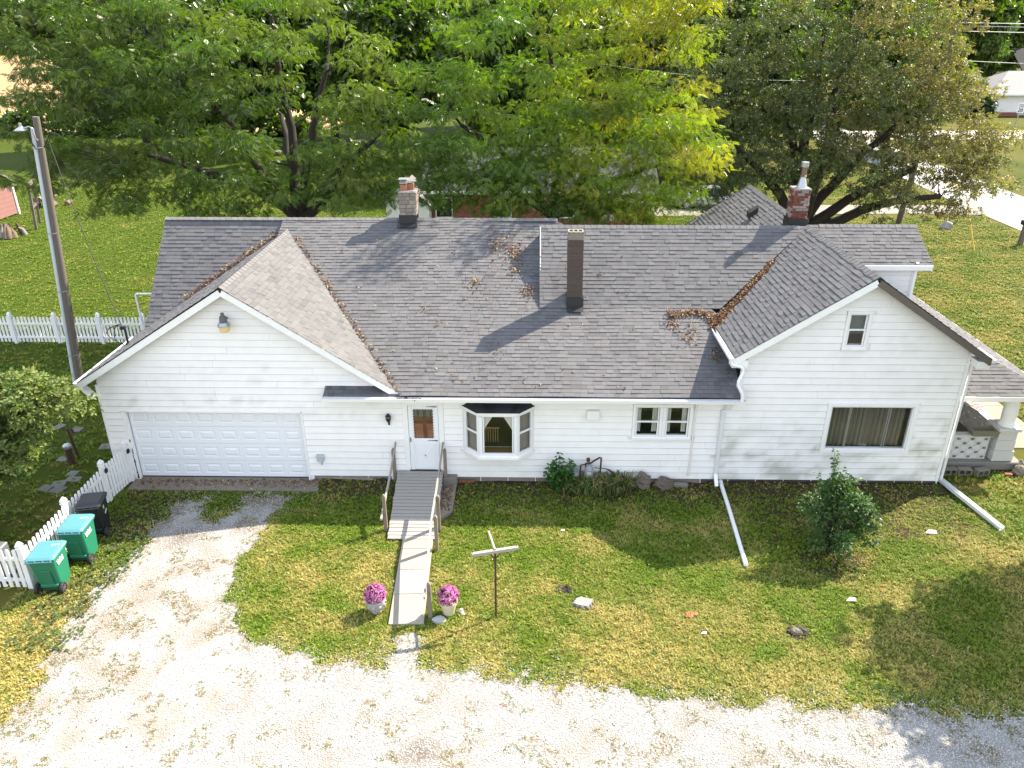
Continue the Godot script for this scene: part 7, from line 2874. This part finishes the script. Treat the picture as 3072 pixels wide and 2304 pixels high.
# ------------------------------------------------------------------ shrubs and small plants
func plants() -> void:
	var tw := [twig_mesh(8, 0.5, 0.30, 21), twig_mesh(7, 0.55, 0.27, 22)]
	var lf := leaf_mesh(0.62, 0.3)
	# the tall bush before the right wing
	var b := thing("lilac_bush", "tall leafy green bush with a spire shoot before the big window", "bush", V(7.75, 0, 3.1))
	var st := B.new()
	var ends := []
	for i in 26:
		var an := rr(0, TAU)
		var h := rr(1.0, 2.0)
		var e := V(cos(an) * rr(0.2, 0.85), h, sin(an) * rr(0.2, 0.75))
		st.tube(PackedVector3Array([V(cos(an) * 0.08, 0, sin(an) * 0.08), e * V(0.45, 0.5, 0.45), e]), PackedFloat32Array([0.016, 0.011, 0.005]), 5)
		ends.append(e)
	for e in [V(-0.20, 2.75, -0.35), V(-0.16, 2.55, -0.3), V(0.1, 2.3, -0.2), V(-0.55, 2.15, -0.2), V(0.45, 2.05, -0.2)]:
		st.tube(PackedVector3Array([V(0, 0, 0), e * V(0.5, 0.55, 0.5), e]), PackedFloat32Array([0.018, 0.012, 0.004]), 5)
	obj("stems", st, M.bark, b)
	var pl := []
	var cl := PackedColorArray()
	var leafy := func(p: Vector3, dirv: Vector3, s: float, c: Color) -> void:
		var up := V(rr(-0.6, 0.6), 1, rr(-0.6, 0.6)).normalized()
		var z := dirv.cross(up).normalized()
		up = z.cross(dirv)
		pl.append(Transform3D(Basis(dirv, up, z).scaled(Vector3.ONE * s), p))
		cl.append(jit(c, 0.25))
	var lobes := []
	for i in 46:
		var hh := rr(0.25, 1.95)
		var ww: float = lerpf(0.80, 0.95, hh / 0.9) if hh < 0.9 else lerpf(0.95, 0.22, pow((hh - 0.9) / 1.05, 1.3))
		var an := rr(0, TAU)
		var f := pow(rng.randf(), 0.4)
		lobes.append([V(cos(an) * ww * f, hh, sin(an) * ww * f * 0.9), rr(0.16, 0.30)])
	for q in lobes:
		var tone := rr(0.8, 1.25)
		for i in 105:
			var d := V(rng.randfn(), rng.randfn(), rng.randfn()).normalized()
			var p: Vector3 = q[0] + d * q[1] * V(1, 1.25, 1) * pow(rng.randf(), 0.4)
			if p.y < 0.05: continue
			leafy.call(p, (d + V(rr(-0.8, 0.8), rr(-0.7, 0.3), rr(-0.8, 0.8))).normalized(), rr(0.06, 0.12), Color(0.058, 0.115, 0.030) * tone)
	for e in [V(-0.20, 2.75, -0.35), V(-0.16, 2.55, -0.3), V(0.1, 2.3, -0.2), V(-0.55, 2.15, -0.2), V(0.45, 2.05, -0.2)]:
		for i in 70:
			var t := rr(0.6, 1.02)
			var an := rr(0, TAU)
			leafy.call(V(e.x * t * t, e.y * t, e.z * t * t) + V(cos(an), 0, sin(an)) * 0.03, V(cos(an), rr(-0.4, 0.3), sin(an)).normalized(), rr(0.06, 0.12), Color(0.060, 0.125, 0.03))
	tag(many("leaves", lf, M.gloss_leaf, pl, cl, b), "", "", "", "stuff")
	# broad leaved plant by the meter
	var h := thing("hydrangea_bush", "bright green broad leaved plant left of the gas meter", "bush", V(0.92, 0, 0.45))
	pl.clear()
	cl.clear()
	var s2 := B.new()
	for i in 26:
		var an := rr(0, TAU)
		var e := V(cos(an) * rr(0.1, 0.55), rr(0.45, 1.1), sin(an) * rr(0.05, 0.34))
		if i < 3: e = V(0.06 - i * 0.1, 1.28 - i * 0.12, -0.05)
		s2.tube(PackedVector3Array([V(e.x * 0.2, 0, e.z * 0.2), e]), PackedFloat32Array([0.010, 0.005]), 5)
		for k in 17:
			var t := 0.25 + 0.75 * k / 16.0
			var a2 := k * 2.4
			leafy.call(e * t + V(rr(-0.05, 0.05), 0, rr(-0.05, 0.05)), V(cos(a2), rr(-0.4, 0.1), sin(a2)).normalized(), rr(0.10, 0.18), Color(0.055, 0.17, 0.03))
	obj("stems", s2, M.bark, h)
	tag(many("leaves", lf, M.leaf, pl, cl, h), "", "", "", "stuff")
	# iris clump
	var ir := thing("iris_clump", "clump of long drooping strap leaves below the wall by the gas meter", "plant", V(2.05, 0, 0.42))
	var bl := B.new()
	for i in 900:
		var o := V(rr(-1.0, 0.95), 0, rr(-0.24, 0.26))
		if absf(o.x + 0.2) < 0.25 and o.z < 0.05: o.z += 0.2
		var an := rr(0, TAU)
		var L := rr(0.45, 0.95)
		var lean := rr(0.15, 0.8)
		var d := V(cos(an), 0, sin(an))
		var w := d.cross(Vector3.UP) * 0.015
		bl.col = jit(Color(0.07, 0.115, 0.03) if rng.randf() < 0.62 else Color(0.26, 0.20, 0.09), 0.25)
		var p0 := o
		var p1 := o + V(0, L * 0.55, 0) + d * L * lean * 0.35
		var p2 := o + V(0, L * 0.75 - L * lean * 0.35, 0) + d * L * lean
		bl.quad(p0 - w, p0 + w, p1 + w * 0.9, p1 - w * 0.9)
		bl.tri(p1 - w * 0.9, p1 + w * 0.9, p2)
	tag(obj("leaves", bl, M.blade, ir), "", "", "", "stuff")
	# seedling by the bush and weeds under the bins
	var wd := []
	var wc := PackedColorArray()
	for i in 950:
		var x := rr(-11.2, -9.7)
		var z := rr(2.9, 6.9)
		if mid.get_noise_2d(x * 1.6, z * 1.6) < -0.12: continue
		if x < -10.75 and z < 5.2: continue
		var an := rr(0, TAU)
		var dirv := V(cos(an), rr(-0.1, 0.5), sin(an)).normalized()
		var zz := dirv.cross(Vector3.UP).normalized()
		wd.append(Transform3D(Basis(dirv, zz.cross(dirv), zz).scaled(Vector3.ONE * rr(0.06, 0.12)), V(x, rr(0.02, 0.12), z)))
		wc.append(jit(Color(0.10, 0.15, 0.045), 0.3))
	tag(many("weeds", lf, M.leaf, wd, wc), "low broad leaved weeds beside the green bins", "weeds", "", "stuff")
	var far := []
	var fc := PackedColorArray()
	for i in 260:
		var d := V(rng.randfn(), absf(rng.randfn()), rng.randfn()).normalized()
		far.append(Transform3D(Basis.from_euler(V(rr(-1, 1), rr(0, TAU), rr(-1, 1))).scaled(Vector3.ONE * rr(0.5, 0.8)), V(65.8, 0, -99.6) + d * V(1.7, 2.6, 1.5)))
		fc.append(jit(Color(0.022, 0.05, 0.025), 0.3))
	tag(many("evergreen_shrub", tw[0], M.leaf, far, fc), "dark evergreen shrub at the corner of the white house", "bush")


# ------------------------------------------------------------------ leaf litter and grass
func litter() -> void:
	var lf := leaf_mesh(0.45, 0.5)
	var pl := []
	var cl := PackedColorArray()
	var tones := [Color(0.15, 0.075, 0.035), Color(0.22, 0.12, 0.05), Color(0.075, 0.045, 0.028), Color(0.30, 0.20, 0.095), Color(0.42, 0.32, 0.16)]
	var drop := func(p: Vector3, s: float, k := -1) -> void:
		pl.append(Transform3D(Basis.from_euler(V(rr(-0.9, 0.9), rr(0, TAU), rr(-0.9, 0.9))).scaled(Vector3.ONE * s), p))
		cl.append(jit(tones[rng.randi() % 5 if k < 0 else k], 0.25))
	var yl := func(x: float, z: float) -> float:
		var y := 3.03 + 0.47 * (0.45 - z)
		return y + 0.03
	# the valley between the steep roof and the wing, and the level line where the two slopes meet
	for i in 1900:
		var t := pow(rng.randf(), 1.25)
		var a := V(5.45, 4.18, -2.0)
		var e := V(7.6, 5.53, -3.98)
		var p := a.lerp(e, t)
		var w := lerpf(0.17, 0.06, t)
		var q := p + V(rr(-w, w), 0, rr(-w, w))
		q.y = maxf(maxf(6.39 - 0.66 * (8.9 - q.x), 6.39 - 0.775 * (q.z + 5.12)), 3.24 - 0.47 * q.z) + rr(0.02, 0.08) * (1.0 - absf(q.x - p.x) / w * 0.6)
		drop.call(q, rr(0.06, 0.11))
	for i in 420:
		var x := rr(4.2, 5.5)
		var z := -2.42 + rng.randfn() * 0.07 + 0.05 * sin(x * 6.0)
		drop.call(V(x, yl.call(x, z) + rr(0, 0.05), z), rr(0.06, 0.10))
	for c in [[4.35, -2.0, 0.12, 50], [4.65, -1.5, 0.14, 60], [5.35, -0.9, 0.09, 35], [4.9, -1.9, 0.1, 20], [4.25, -2.2, 0.1, 25], [-0.95, -5.35, 0.22, 130], [-0.4, -4.85, 0.18, 120], [-0.35, -4.2, 0.15, 60], [-1.6, -3.6, 0.12, 45], [0.05, -3.3, 0.15, 60], [-2.3, -4.8, 0.10, 15], [2.3, -3.6, 0.06, 14], [-0.9, -1.0, 0.1, 12], [-3.0, -2.6, 0.12, 14], [-2.5, -2.0, 0.1, 10], [5.6, -1.6, 0.1, 40]]:
		for i in c[3]:
			var x: float = c[0] + rng.randfn() * c[2]
			var z: float = c[1] + rng.randfn() * c[2] * 1.3
			drop.call(V(x, maxf(yl.call(x, z), 6.39 - 0.775 * (z + 5.12) + 0.02 if x > 0.45 and z < -2.7 else 0.0) + rr(0, 0.025), z), rr(0.06, 0.11))
	# garage valley
	for i in 420:
		var t := rng.randf()
		var p := V(-7.6, 5.85, -5.55).lerp(V(-3.5, 3.07, 0.36), t) + V(rng.randfn() * 0.05 + 0.04, 0, rng.randfn() * 0.05)
		drop.call(V(p.x, maxf(yl.call(p.x, p.z), 6.05 - 0.667 * (p.x + 7.95)) + 0.01, p.z), rr(0.06, 0.10))
	for i in 480:
		var t := rng.randf()
		var p := V(-8.3, 5.8, -5.9).lerp(V(-11.0, 4.12, -4.25), t)
		drop.call(p + V(rng.randfn() * 0.08, 0.06 + rr(0, 0.10), rng.randfn() * 0.08), rr(0.06, 0.11))
	# singles scattered over the long slope
	for i in 420:
		var x := rr(-6.5, 5.0)
		var z := rr(-6.1, 0.2)
		if x < -7.9 + (5.94 + z) * 0.70 + 0.2: continue
		if x > 0.4 and z < -2.6: continue
		if rng.randf() > (0.9 if x < 0.3 else 0.35): continue
		var y: float = yl.call(x, z)
		drop.call(V(x, y, z), rr(0.05, 0.10), 3 + rng.randi() % 2 if rng.randf() < 0.6 else -1)
	for i in 60:
		var x := rr(0.6, 7.0)
		var z := rr(-4.9, -2.7)
		drop.call(V(x, 6.39 - 0.775 * (z + 5.12) + 0.03, z), rr(0.04, 0.08))
	# gutter corner and the right end of the lower roof
	for i in 60:
		drop.call(V(rr(-3.5, -2.9), 2.96, 0.5 + rr(-0.03, 0.03)), rr(0.05, 0.08), 2)
	for i in 70:
		var z := rr(-1.9, -0.1)
		drop.call(V(5.75 + rng.randfn() * 0.06, yl.call(5.7, z), z), rr(0.05, 0.09), 2)
	tag(many("fallen_leaves", lf, M.leaf_litter if M.has("leaf_litter") else M.petal, pl, cl), "brown dry fallen leaves lying on the roof and in its valleys", "leaves", "", "stuff")
	# and on the ground
	pl.clear()
	cl.clear()
	for i in 800:
		drop.call(V(rr(-11.3, -6.0), 0.06, 0.05 + absf(rng.randfn()) * 0.22), rr(0.04, 0.09))
	for i in 500:
		var x := rr(-1.9, 11.8)
		var z := absf(rng.randfn()) * 0.45 + 0.1
		drop.call(V(x, 0.02 + bank(x, z), z), rr(0.04, 0.08))
	for i in 160:
		drop.call(V(-2.2 + rr(-0.15, 0.15), 0.12, rr(0.4, 1.6)), rr(0.05, 0.09))
	for i in 150:
		drop.call(V(rr(-6, 12), 0.04, rr(0.8, 7)), rr(0.05, 0.09), 4)
	for i in 160:
		drop.call(V(rr(-9, 9.5), 0.03, rr(7.8, 9.9)), rr(0.03, 0.06), [0, 2][rng.randi() % 2])
	tag(many("fallen_leaves", lf, M.petal, pl, cl), "dry brown leaves along the wall foot and on the ground", "leaves", "", "stuff")


func tuft_mesh(n: int, h: float, seed_: int) -> ArrayMesh:
	var r := RandomNumberGenerator.new()
	r.seed = seed_
	var b := B.new()
	for i in n:
		var an := r.randf_range(0, TAU)
		var o := V(cos(an), 0, sin(an)) * r.randf_range(0, 0.5)
		var d := V(cos(an + r.randf_range(-1, 1)), 0, sin(an + r.randf_range(-1, 1)))
		var w := d.cross(Vector3.UP) * 0.09
		var L := h * r.randf_range(0.7, 1.2)
		var p1 := o + V(0, L * 0.6, 0) + d * L * 0.25
		var p2 := o + V(0, L * r.randf_range(0.7, 1.0), 0) + d * L * r.randf_range(0.5, 0.9)
		b.quad(o - w, o + w, p1 + w * 0.8, p1 - w * 0.8)
		b.tri(p1 - w * 0.8, p1 + w * 0.8, p2)
	return b.mesh()


func grass() -> void:
	var tufts := [tuft_mesh(7, 1.0, 1), tuft_mesh(6, 1.2, 2), tuft_mesh(8, 0.8, 3)]
	var places := [[], [], []]
	var cols := [PackedColorArray(), PackedColorArray(), PackedColorArray()]
	var add := func(x: float, z: float, s: float) -> void:
		var soil := lawn_soil(x, z)
		if rng.randf() < soil * 0.62: return
		var k := rng.randi() % 3
		places[k].append(Transform3D(Basis(Vector3.UP, rr(0, TAU)).scaled(V(s * 1.2, s * rr(0.7, 1.2), s * 1.2)), V(x, bank(x, z), z)))
		var dry := lawn_dry(x, z) + rr(-0.28, 0.28)
		var c := Color(0.125, 0.195, 0.013).lerp(Color(0.40, 0.33, 0.105), clampf(dry, 0.0, 1.0))
		if rng.randf() < 0.06: c = Color(0.06, 0.15, 0.025)
		cols[k].append(jit(c * 1.05, 0.22))
	var n := 0
	while n < 120000:                                            # the front lawn
		n += 1
		var x := rr(-12.0, 13.5)
		var z := rr(0.1, 9.9)
		var d := gravel_at(x, z)
		if d > 0.02:
			# weeds and dry grass growing through the gravel
			var w := mid.get_noise_2d(x * 1.3 + 20.0, z * 1.3)
			var lean := 0.0
			if x < -8.6 and z > 4.2: lean = 0.22
			if x > -1.5 and z > 8.7: lean = 0.20
			if x < -7.5 and z > 3.6 and z < 8.6: lean = maxf(lean, 0.16)
			var near := clampf(1.0 - d / 0.5, 0.0, 1.0)
			if (w + lean < 0.27 or rng.randf() > 0.55) and rng.randf() > near * near * 0.8: continue
			var k := rng.randi() % 3
			var s := rr(0.02, 0.045)
			places[k].append(Transform3D(Basis(Vector3.UP, rr(0, TAU)).scaled(V(s * 1.3, s * 0.7, s * 1.3)), V(x, 0.01, z)))
			cols[k].append(jit(Color(0.25, 0.175, 0.075) if rng.randf() < 0.62 else Color(0.12, 0.15, 0.03), 0.25))
			continue
		if x > -11.97 and x < 11.95 and z < 0.06: continue
		if x > -3.75 and x < -2.25 and z < 2.9: continue
		if x > -3.25 + (z - 2.9) * 0.05 and x < -2.32 + (z - 2.9) * 0.05 and z < 5.96: continue
		if z < 0.58 and x < -6.0: continue
		if x > -2.3 and x < -1.97 and z < 1.9: continue
		add.call(x, z, rr(0.030, 0.062))
	for k in 3:
		tag(many("grass", tufts[k], M.blade, places[k], cols[k]), "short mixed green and straw grass of the front lawn", "grass", "", "stuff")
	for k in 3:
		places[k].clear()
		cols[k].clear()
	n = 0
	while n < 150000:                                             # lawns behind and beside the house
		n += 1
		var x := 0.0
		var z := 0.0
		if n % 3 == 0:
			x = rr(-44, -12.2); z = rr(-48, 5.0)
			if x > -12.9 and z > -9: continue
		elif n % 3 == 1:
			x = rr(12.3, 33); z = rr(-46, 3.5)
			if x < 16.8 and z < -0.8 and z > -12: continue
			if x > 31.3 - z * 0.02 - 0.2: continue
			if z < -34.8 and z > -39.0: continue
		else:
			x = rr(-12, 14); z = rr(-46, -13)
			if x > -9 and x < 8 and z < -27: continue
		add.call(x, z, rr(0.06, 0.11))
	for k in 3:
		tag(many("back_grass", tufts[k], M.blade, places[k], cols[k]), "mown grass of the lawns beside and behind the house", "grass", "", "stuff")
